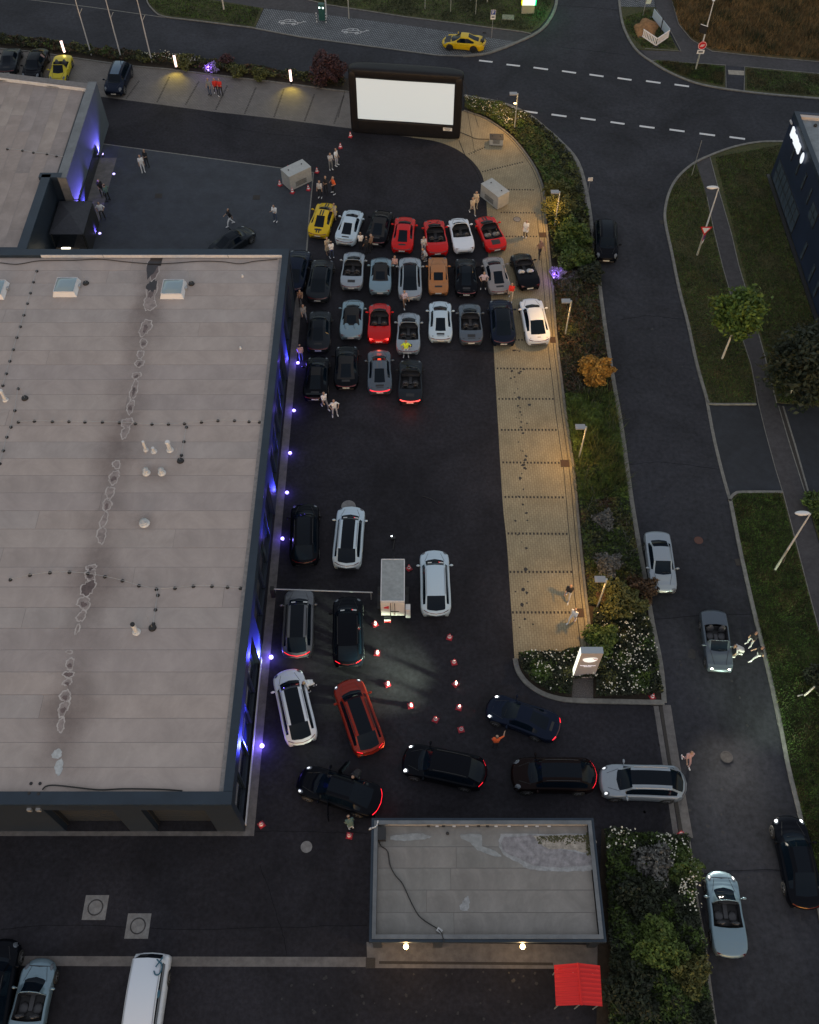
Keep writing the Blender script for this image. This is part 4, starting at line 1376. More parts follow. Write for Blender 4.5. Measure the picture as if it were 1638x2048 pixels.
    if tp in ('coupe', 'saloon', 'suv'):
        parts.append(('taillight', grid(lambda u, v: back(u, v), lin(-hw, hw, 16), [zt_ - .016, zt_ + .016]).mesh('taillight'), 'tailbar'))
        for sd in (-1, 1):
            parts.append(('taillight', grid(lambda u, v: back(u, v, .014), lin(sd * hw * .62, sd * hw, 5) if sd > 0 else lin(sd * hw, sd * hw * .62, 5), [zt_ - .03, zt_ + .02]).mesh('taillight_end'), 'tail'))
    else:
        for sd in (-1, 1):
            parts.append(('taillight', grid(lambda u, v: back(u, v), lin(sd * hw * .6, sd * hw, 5) if sd > 0 else lin(sd * hw, sd * hw * .6, 5), [zt_ - .08, zt_ + .06]).mesh('taillight'), 'tail'))
    b_ = back(0, .48)
    parts.append(('number_plate', MB().box((0, b_.y - .012, .48 if tp != 'suv' else .6), (.5, .02, .11)).mesh('rear_plate'), 'plate'))
    f_ = front(0, .4)
    parts.append(('number_plate', MB().box((0, f_.y + .012, .42), (.5, .02, .11)).mesh('front_plate'), 'plate'))
    parts.append(('rear_diffuser', grid(lambda u, v: back(u, v, .01), lin(-hw * .75, hw * .75, 8), [.28, .38]).mesh('rear_diffuser'), 'black'))
    parts.append(('air_intake', grid(lambda u, v: front(u, v, .01), lin(-hw * .8, hw * .8, 8), [.28, .42], True).mesh('air_intake'), 'black'))
    # mirrors
    ym = L_ / 2 - mix(c['ws0'], c['ws1'], .35) * L_ - .05
    for sd in (-1, 1):
        m = MB()
        zs = interp(c['keys'], .35, 3)
        m.sphere((sd * (W_ / 2 + .09), ym, zs + .08), .13, 10, 6, sc=(1, .55, .62))
        m.tube((sd * (W_ / 2 - .1), ym, zs + .01), (sd * (W_ / 2 + .05), ym, zs + .06), .03, .025, 5)
        parts.append(('wing_mirror', m.mesh('wing_mirror'), 'paint'))
    # shut lines of bonnet and rear lid
    s0 = c['ws0'] - .02
    for sd in (-1, 1):
        m = MB()
        pts = [top(sd * mix(.40, .62, t) * W_ / 2 * 1.05, L_ / 2 - mix(.09, s0, t) * L_, .002) for t in lin(0, 1, 6)]
        m.path(pts, .012, 4)
        parts.append(('bonnet_seam', m.mesh('bonnet_seam'), 'black'))
    if tp in ('coupe', 'classic') and body != 'x':
        yy = -L_ / 2 + .42
        parts.append(('engine_grille', grid(lambda u, v: top(u, v, .008), lin(-.3, .3, 4), lin(yy, yy + (.26 if body == 'open' else .16), 2)).mesh('engine_grille'), 'grille'))
    if tp in ('suv', 'van'):
        for sd in (-1, 1):
            m = MB()
            pts = [top(sd * (c['wr'] * W_ / 2 + .0), L_ / 2 - s * L_, .04) for s in lin(c['ws1'] + .03, c['rw0'] - .02, 6)]
            m.path(pts, .022, 5)
            parts.append(('roof_rail', m.mesh('roof_rail'), 'rail'))
    m = MB()
    for sd in (-1, 1):
        m.path([top(sd * .05 + .35 * q * (1 if sd > 0 else 1) - .35, L_ / 2 - (c['ws0'] + .012) * L_ + .1 - .0 * q, .012) for q in lin(0, 1, 3)], .01, 4)
    parts.append(('wiper', m.mesh('wiper'), 'black'))
    if body == 'open':
        y1 = L_ / 2 - c['ws1'] * L_ + .05
        y0 = L_ / 2 - dk0 * L_
        i0 = min(range(len(st)), key=lambda i: abs(st[i] - c['ws1']))
        i1 = min(range(len(st)), key=lambda i: abs(st[i] - dk0))
        m = MB()
        # tub walls following the hole edge
        for sd in (1, -1):
            for i in range(i0, i1):
                a, b = Vector(vs[idx[i, 5, sd]]), Vector(vs[idx[i + 1, 5, sd]])
                a2, b2 = Vector((a.x * .93, a.y, .38)), Vector((b.x * .93, b.y, .38))
                m.add([a, b, b2, a2], [(0, 1, 2, 3) if sd == 1 else (3, 2, 1, 0)])
        xb = vs[idx[i1, 5, 1]][0]
        m.add([(xb, y0 + .03, .86), (-xb, y0 + .03, .86), (-xb, y0 + .1, .38), (xb, y0 + .1, .38)], [(0, 1, 2, 3)])
        m.box((0, (y0 + y1) / 2 + .2, .36), (1.4, y1 - y0 + .5, .04))
        parts.append(('cabin_tub', m.mesh('cabin_tub'), 'inter'))
        m = MB()
        m.box((0, y1 + .18, .72), (1.36, .42, .2))
        m.box((0, y1 - .35, .5), (.22, .8, .22))
        parts.append(('dashboard', m.mesh('dashboard'), 'inter'))
        m = MB()
        for i in range(12):
            a, b = 2 * math.pi * i / 12, 2 * math.pi * (i + 1) / 12
            m.tube((-.36 + .18 * math.cos(a), y1 - .1 - .06 * math.sin(a), .84 + .17 * math.sin(a)), (-.36 + .18 * math.cos(b), y1 - .1 - .06 * math.sin(b), .84 + .17 * math.sin(b)), .016, .016, 5)
        m.tube((-.36, y1 - .1, .84), (-.36, y1 + .1, .8), .03)
        m.tube((-.52, y1 - .1, .84), (-.2, y1 - .1, .84), .015)
        parts.append(('steering_wheel', m.mesh('steering_wheel'), 'black'))
        ysb = y1 - .95
        for sd in (-1, 1):
            m = MB()
            m.sphere((sd * .37, ysb + .32, .56), .26, 10, 6, sc=(1, 1.15, .4))
            m.sphere((sd * .37, ysb - .04, .82), .26, 10, 6, sc=(.95, .36, 1.2), M=Matrix.Rotation(R(14), 4, 'X'))
            m.sphere((sd * .37, ysb - .14, 1.08), .13, 8, 5, sc=(1, .45, .7))
            parts.append(('seat', m.mesh('seat'), 'seat'))
        for sd in (-1, 1):
            m = MB()
            for i in range(6):
                a, b = math.pi * i / 6, math.pi * (i + 1) / 6
                m.tube((sd * .37 + .2 * math.cos(a), y0 + .16, .86 + .18 * math.sin(a)), (sd * .37 + .2 * math.cos(b), y0 + .16, .86 + .18 * math.sin(b)), .025, .025, 5)
            parts.append(('roll_hoop', m.mesh('roll_hoop'), 'hoop'))
        m = MB()
        fr = [Vector(vs[idx[i0, k, 1]]) for k in (5, 6, 7, 8, 9)] + [Vector(vs[idx[i0, k, -1]]) for k in (8, 7, 6, 5)]
        m.path(fr, .028, 6)
        parts.append(('windshield_frame', m.mesh('windshield_frame'), 'frame'))
    # underbody
    m = MB()
    m.box((0, 0, .34), (W_ * .62, L_ * .86, .32))
    m.box((0, (c['yw'][0] - .5) * -L_ - c['rad'] * 0, .5), (W_ * .58, .9, .3))
    parts.append(('underbody', m.mesh('underbody'), 'black'))
    return parts, c, top


def wheel_meshes(r):
    m = MB()
    n = 20
    prof = [(-.12, r * .62), (-.125, r * .9), (-.09, r), (.09, r), (.125, r * .9), (.12, r * .62)]
    vs = [(x, q * math.cos(2 * math.pi * i / n), q * math.sin(2 * math.pi * i / n)) for x, q in prof for i in range(n)]
    m.add(vs, [(j * n + i, j * n + (i + 1) % n, (j + 1) * n + (i + 1) % n, (j + 1) * n + i)[::-1] for j in range(len(prof) - 1) for i in range(n)], 0, True)
    tyre = m.mesh('tyre')
    m = MB()
    m.tube((-.02, 0, 0), (.02, 0, 0), r * .6, r * .6, n)
    for sd in (-1, 1):
        for k in range(5):
            a = 2 * math.pi * k / 5
            m.box((sd * .1, math.cos(a) * r * .32, math.sin(a) * r * .32), (.03, r * .62, r * .13), 1, M=Matrix.Rotation(a, 4, 'X'))
        m.tube((sd * .07, 0, 0), (sd * .12, 0, 0), r * .12, r * .12, 8, 1)
        vsr = []
        for q in (r * .58, r * .64):
            vsr += [(sd * .122, q * math.cos(2 * math.pi * i / n), q * math.sin(2 * math.pi * i / n)) for i in range(n)]
        fsr = [(i, (i + 1) % n, n + (i + 1) % n, n + i) for i in range(n)]
        m.add(vsr, fsr if sd < 0 else [f[::-1] for f in fsr], 1)
    rim = m.mesh('rim')
    return tyre, rim


_pc, _wc = {}, {}
M_GLASS = mat('car_glass', (.003, .007, .013), .05, spec=.15)
M_SUNROOF = mat('car_glass_roof', (.003, .006, .011), .06, spec=.14)
M_TYRE = mat('tyre_rubber', (.02, .02, .02), .8)
M_RIM = mat('rim_metal', (.35, .35, .36), .35, metal=.7)
M_RIMD = mat('rim_dark', (.03, .03, .03), .5)
M_PLATE = mat('number_plate', (.7, .7, .68), .5)
M_SEATB = mat('black_leather', (.045, .045, .05), .5)
M_SEATG = mat('grey_leather', (.22, .22, .22), .5)
M_SEATR = mat('red_leather', (.25, .02, .02), .5)
M_HOFF = mat('headlight_off', (.10, .115, .135), .2, coat=.2)
M_HON = mat('headlight_on', (1, 1, 1), .3, emit=(.95, .98, 1), estr=3)
M_HDAY = mat('headlight_dim', (1, 1, 1), .3, emit=(.9, .95, 1), estr=.35)
M_HWARM = mat('headlight_warm', (1, 1, 1), .3, emit=(1, .86, .66), estr=4)
M_TOFF = mat('taillight_off', (.10, .008, .01), .25, coat=.3)
M_TON = mat('taillight_on', (.5, .0, .0), .3, emit=(1, .02, .04), estr=.8)
M_TBR = mat('taillight_braking', (.5, .0, .0), .3, emit=(1, .06, .05), estr=1.8)
M_FABR = mat('black_soft_top', (.012, .012, .014), .9)
M_RAILA = mat('rail_alu', (.4, .42, .45), .3, metal=.6)


def paint(nme, col, metal=.3, rough=.32):
    dk = sum(col) < .12
    return mat('paint_' + nme, col, rough, metal=metal, coat=0 if dk else .22, spec=.08 if dk else .16)


PT = {'white': paint('white', (.64, .68, .74), 0), 'bluewhite': paint('ice_white', (.46, .56, .63), .1), 'silver': paint('silver', (.27, .31, .35), .4), 'silverblue': paint('silver_blue', (.18, .26, .31), .4),
      'grey': paint('grey', (.11, .115, .125), .4), 'darkgrey': paint('dark_grey', (.022, .026, .032), .4), 'black': paint('black', (.004, .005, .008), .1, .2), 'navy': paint('navy', (.010, .015, .03), .3, .25),
      'red': paint('red', (.50, .006, .006), 0), 'yellow': paint('yellow', (.60, .40, .010), 0), 'orange': paint('copper', (.36, .15, .055), .2), 'lava': paint('lava', (.23, .016, .006), .1),
      'brown': paint('brown_black', (.010, .006, .006), .2, .25), 'greige': paint('greige', (.23, .215, .215), .3), 'yellowpale': paint('acid_yellow', (.50, .40, .015), 0), 'greyblue': paint('slate', (.085, .105, .13), .4)}


def spot(parent, loc, target, energy, col, size=60, blend=.6, soft=.06):
    l = bpy.data.lights.new('beam', 'SPOT')
    l.energy = energy
    l.color = col
    l.spot_size = R(size)
    l.spot_blend = blend
    l.shadow_soft_size = soft
    o = bpy.data.objects.new('beam', l)
    COL.objects.link(o)
    o.parent = parent
    o.location = loc
    o.rotation_euler = (Vector(target) - Vector(loc)).to_track_quat('-Z', 'Y').to_euler()
    return o


def point(parent, loc, energy, col, soft=.1):
    l = bpy.data.lights.new('glow', 'POINT')
    l.energy = energy
    l.color = col
    l.shadow_soft_size = soft
    o = bpy.data.objects.new('glow', l)
    COL.objects.link(o)
    o.parent = parent
    o.location = loc
    return o


def car(tp, rear, front, pt, label, body='closed', roof=None, panel=None, head='off', tail='off', seat=None, hoop=None, name='parked_car', cat='car', extras=(), frame=None, scale=1.0, beams=0, grp='cars at the drive-in', zf=.6, grille='black', rimd=False, z=.012):
    key = (tp, body)
    if key not in _pc:
        _pc[key] = car_parts(tp, body)
    parts, c, top = _pc[key]
    A, B = G(*rear, zf - .1), G(*front, zf)
    d = B - A
    rz = math.atan2(d.y, d.x) - math.pi / 2
    ctr = (A + B) / 2
    t = thing(name, label, cat, (ctr.x, ctr.y, z), rz, grp)
    p = PT[pt]
    roofm = roof or p
    S = {'headoff': M_HOFF, 'paint': p, 'glass': M_GLASS, 'roof': roofm, 'panel': panel or roofm, 'head': {'off': M_HOFF, 'on': M_HON, 'day': M_HDAY, 'warm': M_HWARM}[head], 'tail': {'off': M_TOFF, 'on': M_TON, 'ends': M_TON, 'brake': M_TBR}[tail], 'tailbar': {'off': M_TOFF, 'on': M_TON, 'ends': M_TOFF, 'brake': M_TBR}[tail],
         'plate': M_PLATE, 'black': M_BLACK, 'inter': M_SEATB, 'seat': seat or M_SEATB, 'hoop': hoop or M_SEATB, 'frame': frame or (M_BLACK if pt in ('black', 'red', 'navy') else p), 'rail': M_RAILA if pt in ('white', 'silver', 'bluewhite') else M_BLACK, 'grille': M_BLACK if grille == 'black' else p}
    for nme, me, sl_ in parts:
        place(nme, me, [S[sl_]], t)
    if c['rad'] not in _wc:
        _wc[c['rad']] = wheel_meshes(c['rad'])
    ty, rm = _wc[c['rad']]
    L_, W_ = c['L'], c['W']
    for sy in c['yw']:
        for sd in (-1, 1):
            w = place('wheel', ty, [M_TYRE], t, (sd * (W_ / 2 - .14), L_ / 2 - sy * L_, c['rad']))
            place('rim', rm, [M_RIMD, M_RIMD if rimd else M_RIM], w)

    def strip(nme, x0, x1, y0, y1, m_, off=.009, n=14, lb=None):
        k = ('x', tp, body, nme, x0, y0, x1, y1)
        if k not in _pc:
            mb = MB()
            P = []
            for j in range(n + 1):
                y = y0 + (y1 - y0) * j / n
                for i in range(3):
                    P.append(top(x0 + (x1 - x0) * i / 2, y, off))
            mb.add(P, [(j * 3 + i, j * 3 + i + 1, j * 3 + i + 4, j * 3 + i + 3) for j in range(n) for i in range(2)], 0, True)
            _pc[k] = mb.mesh(nme)
        return place(nme, _pc[k], [m_], t, label=lb)

    yw0 = L_ / 2 - c['ws0'] * L_
    yr1 = L_ / 2 - c['ws1'] * L_
    yr0 = L_ / 2 - c['rw0'] * L_
    yre = L_ / 2 - c['rg'] * L_
    for e in extras:
        if e == 'stripes':
            for x in (-.16, .05):
                strip('racing_stripe', x, x + .11, yw0 + .36, L_ / 2 - .25, M_BLACK)
                strip('racing_stripe', x, x + .11, yr0 + .03, yr1 - .05, M_BLACK)
                strip('racing_stripe', x, x + .11, -L_ / 2 + .2, yre - .25, M_BLACK)
        elif e == 'hoodstripes':
            for x in (-.2, .06):
                strip('racing_stripe', x, x + .14, yw0 + .36, L_ / 2 - .25, M_BLACK)
            strip('rear_deck_panel', -.36, .36, -L_ / 2 + .42, -L_ / 2 + .95, M_BLACK)
        elif e == 'silverstripes':
            for x in (-.22, .08):
                strip('racing_stripe', x, x + .14, yw0 + .36, L_ / 2 - .25, PT['grey'])
                strip('racing_stripe', x, x + .14, yr0 + .03, yr1 - .05, PT['grey'])
        elif e == 'blackhood':
            strip('carbon_bonnet', -.62, .62, yw0 + .34, L_ / 2 - .22, M_BLACK)
        elif e == 'wing':
            m = MB()
            m.box((0, -L_ / 2 + .28, 1.22), (1.5, .26, .03), M=Matrix.Rotation(R(-6), 4, 'X'))
            for sd in (-1, 1):
                m.box((sd * .45, -L_ / 2 + .34, 1.03), (.04, .14, .38))
                m.box((sd * .76, -L_ / 2 + .28, 1.22), (.03, .34, .16))
            m.build('rear_wing', M_BLACK, t)
        elif e == 'ducktail':
            m = MB().box((0, -L_ / 2 + .26, .93), (1.3, .22, .05), M=Matrix.Rotation(R(-14), 4, 'X'))
            m.build('rear_spoiler', p, t)
        elif e == 'rearbar':
            strip('spoiler_gap', -.66, .66, -L_ / 2 + .30, -L_ / 2 + .35, M_BLACK, n=2)
        elif e == 'spyderhumps':
            for sd in (-1, 1):
                m = MB().sphere((sd * .36, yre - .25, .84), .26, 10, 6, sc=(.8, 1.7, .4))
                m.build('headrest_fairing', p, t)
        elif e == 'airscoop':
            strip('cowl_vent', -.35, .35, yw0 + .22, yw0 + .28, M_BLACK, n=2)
        elif e == 'hood_lights':
            for sd in (-1, 1):
                strip('bonnet_vent', sd * .3 - .08, sd * .3 + .08, L_ / 2 - .75, L_ / 2 - .55, M_BLACK, n=3)
        elif e == 'docs':
            for x in (-.45, .3):
                strip('windscreen_card', x, x + .26, yw0 - .02, yw0 - .14, M_PLATE, off=.02, n=2)
        elif e == 'reddash':
            strip('dash_display', .25, .45, yw0 - .02, yw0 - .07, M_TON, off=.02, n=2)
        elif e == 'softback':
            pass
    if tail == 'brake':
        point(t, (0, -L_ / 2 - .45, .6), 7, (1, .1, .04), .2)
    if tail == 'on':
        point(t, (0, -L_ / 2 - .4, .7), 2.0, (1, .04, .05), .2)
    if beams:
        for sd in (-1, 1):
            spot(t, (sd * .65, L_ / 2 + .06, .62), (sd * .9, L_ / 2 + 16, .05), beams, (1, .93, .78) if head == 'warm' else (.82, 1, .72), 17, 1.0, .1).scale = (3.6, 1, 1)
    return t


# ================================================================== people
def bones(pose, s=1.0):
    """joint positions (facing +y) and radius for one posture"""
    lean = pose.get('lean', 0)
    crouch = pose.get('crouch', 0)
    st = pose.get('stride', 0.0)
    hipz = .93 - crouch * .38 - abs(st) * .06
    P = {}
    pel = Vector((0, -lean * .12, hipz))
    up = Vector((0, math.sin(lean), math.cos(lean)))
    fw = Vector((0, math.cos(lean), -math.sin(lean)))
    X = Vector((1, 0, 0))
    chest = pel + up * .34
    neck = pel + up * .52
    hl = lean * .5 + pose.get('head', 0)
    hup = Vector((0, math.sin(hl), math.cos(hl)))
    hfw = Vector((0, math.cos(hl), -math.sin(hl)))
    head = neck + up * .06 + hup * .12 + hfw * .02
    P.update(pel=pel, chest=chest, neck=neck, head=head, hup=hup, hfw=hfw)
    for sd, nm in ((-1, 'l'), (1, 'r')):
        P['sh' + nm] = neck + X * sd * .18 - up * .05
        a = pose.get('arm_' + nm, (0.12, 0.15, .3))  # out, forward, elbow bend
        d = (-up * math.cos(a[1]) + fw * math.sin(a[1]))
        d = (d * math.cos(a[0]) + X * sd * math.sin(a[0])).normalized()
        el = P['sh' + nm] + d * .29
        ax = X if True else X
        f = a[1] + a[2]
        d2 = (-up * math.cos(f) + fw * math.sin(f)) * math.cos(a[0] * .3) + X * sd * math.sin(a[0] * .3) * (1 if len(a) < 4 else a[3])
        d2.normalize()
        P['el' + nm] = el
        P['wr' + nm] = el + d2 * .25
        P['hd' + nm] = d2
        P['hip' + nm] = pel + X * sd * .095 - Vector((0, 0, .02))
        sgn = st * (1 if sd < 0 else -1)
        foot = Vector((sd * .11 * pose.get('wide', 1.0), pel.y * .3 + sgn * .34 + lean * .0, .07))
        kn = (P['hip' + nm] + foot) / 2 + Vector((sd * .02, .05 + crouch * .34 + abs(st) * .05, 0))
        P['kn' + nm] = kn
        P['an' + nm] = foot
        P['to' + nm] = foot + Vector((sd * .03, .17, -.03))
    return P


def person_mesh(name, pose, fat=1.0, skirt=False, coat=False):
    P = bones(pose)
    segs = []  # (a, b, ra, rb, region)  0 skin 1 top 2 legs 3 shoes

    def S_(a, b, ra, rb, rg):
        segs.append((Vector(a), Vector(b), ra, rb, rg))
    up = (P['neck'] - P['pel']).normalized()
    X = Vector((1, 0, 0))
    for o in (-.07, 0, .07):
        S_(P['pel'] + X * o, P['chest'] + X * o * 1.3, .105 * fat, .12 * fat, 1)
    S_(P['chest'] - X * .06, P['chest'] + X * .06, .12 * fat, .12 * fat, 1)
    S_(P['shl'], P['shr'], .068, .068, 1)
    S_(P['chest'], P['neck'] - up * .05, .12, .085, 1)
    S_(P['pel'] - X * .06, P['pel'] + X * .06, .11 * fat, .11 * fat, 2)
    S_(P['neck'] - up * .02, P['head'] - P['hup'] * .05, .052, .05, 0)
    h, hu, hf = P['head'], P['hup'], P['hfw']
    S_(h - hu * .035 + hf * .015, h + hu * .045 - hf * .01, .078, .092, 0)
    S_(h - hu * .085 + hf * .035, h - hu * .04 + hf * .02, .045, .07, 0)   # jaw and chin
    S_(h + hf * .085 - hu * .0, h + hf * .108 - hu * .028, .012, .018, 0)   # nose
    for sd in (-1, 1):
        S_(h + X * sd * .085 - hf * .01, h + X * sd * .092 - hf * .02 - hu * .03, .016, .014, 0)
    for nm, sd in (('l', -1), ('r', 1)):
        S_(P['sh' + nm], P['el' + nm], .058, .045, 1)
        bare = pose.get('bare', True)
        S_(P['el' + nm], P['wr' + nm], .042, .030, 0 if bare else 1)
        d = P['hd' + nm]
        w = P['wr' + nm]
        side = d.cross(Vector((0, 1, 0)))
        if side.length < .2:
            side = X.copy()
        side.normalize()
        nrm = d.cross(side).normalized()
        S_(w, w + d * .07, .028, .032, 0)
        S_(w + d * .05 - side * .022, w + d * .07 + side * .022, .022, .022, 0)
        for k, ln in enumerate((.068, .08, .074, .056)):
            b0 = w + d * .075 + side * (-.033 + .022 * k)
            b1 = b0 + d * ln * .55 + nrm * .006
            b2 = b1 + d * ln * .4 + nrm * .02
            S_(b0, b1, .0105, .0095, 0)
            S_(b1, b2, .0095, .008, 0)
        S_(w + d * .03 - side * .03, w + d * .075 - side * .06, .013, .010, 0)
        S_(P['hip' + nm], P['kn' + nm], .088 * fat, .058, 2 if not skirt else 2)
        S_(P['kn' + nm], P['an' + nm], .056, .040, 2 if not skirt else 0)
        S_(P['an' + nm] + Vector((0, -.05, -.02)), P['to' + nm], .045, .038, 3)
        if coat:
            S_(P['hip' + nm] + Vector((0, 0, .05)), P['hip' + nm] * .45 + P['kn' + nm] * .55, .125, .14, 1)
        if skirt:
            S_(P['hip' + nm] + Vector((0, 0, .05)), P['kn' + nm] + Vector((0, -.03, .02)), .11, .15, 2)
    m = MB()
    for a, b, ra, rb, rg in segs:
        m.tube(a, b, ra, rb, 12)
        m.sphere(a, ra, 12, 8)
        m.sphere(b, rb, 12, 8)
    me = m.mesh('tmp')
    o = bpy.data.objects.new('tmp', me)
    COL.objects.link(o)
    md = o.modifiers.new('r', 'REMESH')
    md.mode = 'VOXEL'
    md.voxel_size = .011
    sm_ = o.modifiers.new('s', 'SMOOTH')
    sm_.iterations = 2
    sm_.factor = .4
    dc = o.modifiers.new('d', 'DECIMATE')
    dc.ratio = .16
    dg = bpy.context.evaluated_depsgraph_get()
    me2 = bpy.data.meshes.new_from_object(o.evaluated_get(dg))
    bpy.data.objects.remove(o)
    bpy.data.meshes.remove(me)
    me2.name = name
    # region per face from the nearest bone
    n = len(me2.polygons)
    C = np.empty(n * 3)
    me2.polygons.foreach_get('center', C)
    C = C.reshape(-1, 3)
    best = np.full(n, 1e9)
    reg = np.zeros(n, int)
    for a, b, ra, rb, rg in segs:
        A, D = np.array(a), np.array(b - a)
        tt = np.clip(((C - A) @ D) / max(1e-9, D @ D), 0, 1)
        dd = np.linalg.norm(C - (A + tt[:, None] * D), axis=1) - (ra + (rb - ra) * tt)
        q = dd < best
        best[q] = dd[q]
        reg[q] = rg
    me2.polygons.foreach_set('material_index', reg.astype(np.int32))
    me2.polygons.foreach_set('use_smooth', np.ones(n, bool))
    me2.update()
    return me2, P


POSES = {
    'stand': dict(),
    'stand2': dict(arm_l=(.1, .5, 1.5), arm_r=(.1, .1, .2), wide=1.3),
    'phone': dict(arm_l=(.05, .6, 1.3, -1), arm_r=(.05, .6, 1.4, -1), head=.35),
    'point': dict(arm_l=(.1, .1, .4), arm_r=(.9, 1.1, .3), wide=1.2),
    'walk': dict(stride=1.0, arm_l=(.1, -.45, .3), arm_r=(.1, .55, .5)),
    'walk2': dict(stride=-.8, arm_l=(.15, .5, .4), arm_r=(.15, -.4, .2)),
    'hips': dict(arm_l=(.7, -.1, 1.3, -2), arm_r=(.7, -.1, 1.3, -2), wide=1.6),
    'bend': dict(lean=1.05, arm_l=(.2, .9, .6), arm_r=(.2, .7, .7), stride=.7, head=-.2),
    'coat': dict(arm_l=(.1, .3, 1.4, -1), arm_r=(.1, .3, 1.2, -1), head=.2),
    'crouch': dict(crouch=.9, lean=.5, arm_l=(.2, .35, .6), arm_r=(.2, .45, .5)),
}
_pp = {}
SKIN = mat('skin', (.36, .22, .15), .6)
SKIN2 = mat('skin_dark', (.16, .09, .06), .6)
HAIRS = {'dark': mat('dark_hair', (.015, .01, .008), .7), 'blond': mat('blond_hair', (.30, .2, .09), .7), 'brown': mat('brown_hair', (.05, .025, .012), .7), 'grey': mat('grey_hair', (.3, .29, .28), .7)}
CL = {'white': (.72, .72, .72), 'black': (.015, .015, .018), 'red': (.6, .03, .02), 'orange': (.75, .12, .03), 'pink': (.42, .27, .27), 'beige': (.45, .38, .28), 'jeans': (.05, .07, .12), 'grey': (.2, .2, .2), 'hivis': (.65, .8, .05), 'lilac': (.45, .38, .45), 'brown': (.2, .12, .08), 'green': (.1, .16, .14), 'palegrey': (.42, .42, .43)}


def cloth(c):
    return mat('cloth_' + c, CL[c], .85, var=.1, vscale=9, bump=.3, bscale=30)


def person(u, v, face, pose, topc, legc, shoe, hair, label, var='', h=1.0, grp='people walking about the drive-in'):
    """u, v = feet; face = heading in degrees (0 = away from camera, counter-clockwise)"""
    key = (pose, var)
    if key not in _pp:
        me, P = person_mesh('body_' + pose + var, POSES[pose], skirt='skirt' in var, coat='coat' in var)
        hm = MB()
        hu, hf, hd = P['hup'], P['hfw'], P['head']
        n, mm = 12, 7
        long_ = 'long' in var
        for j in range(mm + 1):
            for i in range(n):
                ph = (math.pi * .62) * j / mm
                a = 2 * math.pi * i / n
                d = Vector((math.sin(ph) * math.cos(a), 0, 0)) + hf * math.sin(ph) * math.sin(a) + hu * math.cos(ph)
                face_ = max(0, math.sin(a)) * max(0, (ph - .75))
                rr_ = .107 + .006 * math.sin(5 * a + 3 * ph) - min(.045, face_ * .12)
                p = hd + hu * .012 - hf * .012 + d * rr_
                if long_ and ph > 1.5 and math.sin(a) < .2:
                    p = p - hu * .09 * (ph - 1.5) * 3
                hm.v.append(tuple(p))
        for j in range(mm):
            for i in range(n):
                a, b = j * n + i, j * n + (i + 1) % n
                hm.f.append((a, a + n, b + n, b))
                hm.m.append(0)
                hm.sm.append(True)
        hair_me = hm.mesh('hair')
        em = MB()
        for sd in (-1, 1):
            em.sphere(hd + hf * .083 + Vector((sd * .032, 0, 0)) + hu * .012, .010, 6, 4)
        em.sphere(hd + hf * .078 - hu * .062, .014, 6, 4, sc=(1.5, .5, .4))
        _pp[key] = (me, hair_me, em.mesh('eyes'))
    me, hme, eme = _pp[key]
    t = place('person', me, [SKIN, cloth(topc), cloth(legc), cloth(shoe)], None)
    p = G(u, v)
    t.location = (p.x, p.y, .014)
    t.rotation_euler = (0, 0, R(face))
    t.scale = (h, h, h)
    tag(t, label, 'person', grp)
    place('hair', hme, [HAIRS[hair]], t)
    place('eyes', eme, [M_BLACK], t)
    return t
# ================================================================== inflatable screen
M_INFL = mat('inflatable_black', (.010, .010, .012), .5, spec=.2, var=.2, vscale=1.5, bump=.15, bscale=3)
A, B = G(703, 266), G(919, 281)
d = B - A
scr = thing('inflatable_screen', 'big black inflatable cinema frame with a bright white screen facing the parked cars', 'screen', ((A.x + B.x) / 2, (A.y + B.y) / 2, 0), math.atan2(d.y, d.x))
hw_, hh_ = d.length / 2, 6.2


def rounded_slab(m, cx, cz, wx, wz, y0, y1, r, n=6):
    """pillow-like slab with rounded edges"""
    y, z = (y0 + y1) / 2, cz
    prof = []
    for i in range(16):
        a = 2 * math.pi * i / 16
        prof.append((math.cos(a), math.sin(a)))
    return prof


def superbox(m, c, dims, e=.35, n=16):
    vs, fs = [], []
    sg = lambda x: (1 if x >= 0 else -1) * abs(x) ** e
    for j in range(n + 1):
        ph = -math.pi / 2 + math.pi * j / n
        for i in range(n * 2):
            a = math.pi * i / n
            vs.append((c[0] + dims[0] / 2 * sg(math.cos(ph)) * sg(math.cos(a)), c[1] + dims[1] / 2 * sg(math.cos(ph)) * sg(math.sin(a)), c[2] + dims[2] / 2 * sg(math.sin(ph))))
    for j in range(n):
        for i in range(n * 2):
            a, b = j * 2 * n + i, j * 2 * n + (i + 1) % (2 * n)
            fs.append((a, b, b + 2 * n, a + 2 * n))
    m.add(vs, fs, 0, True)


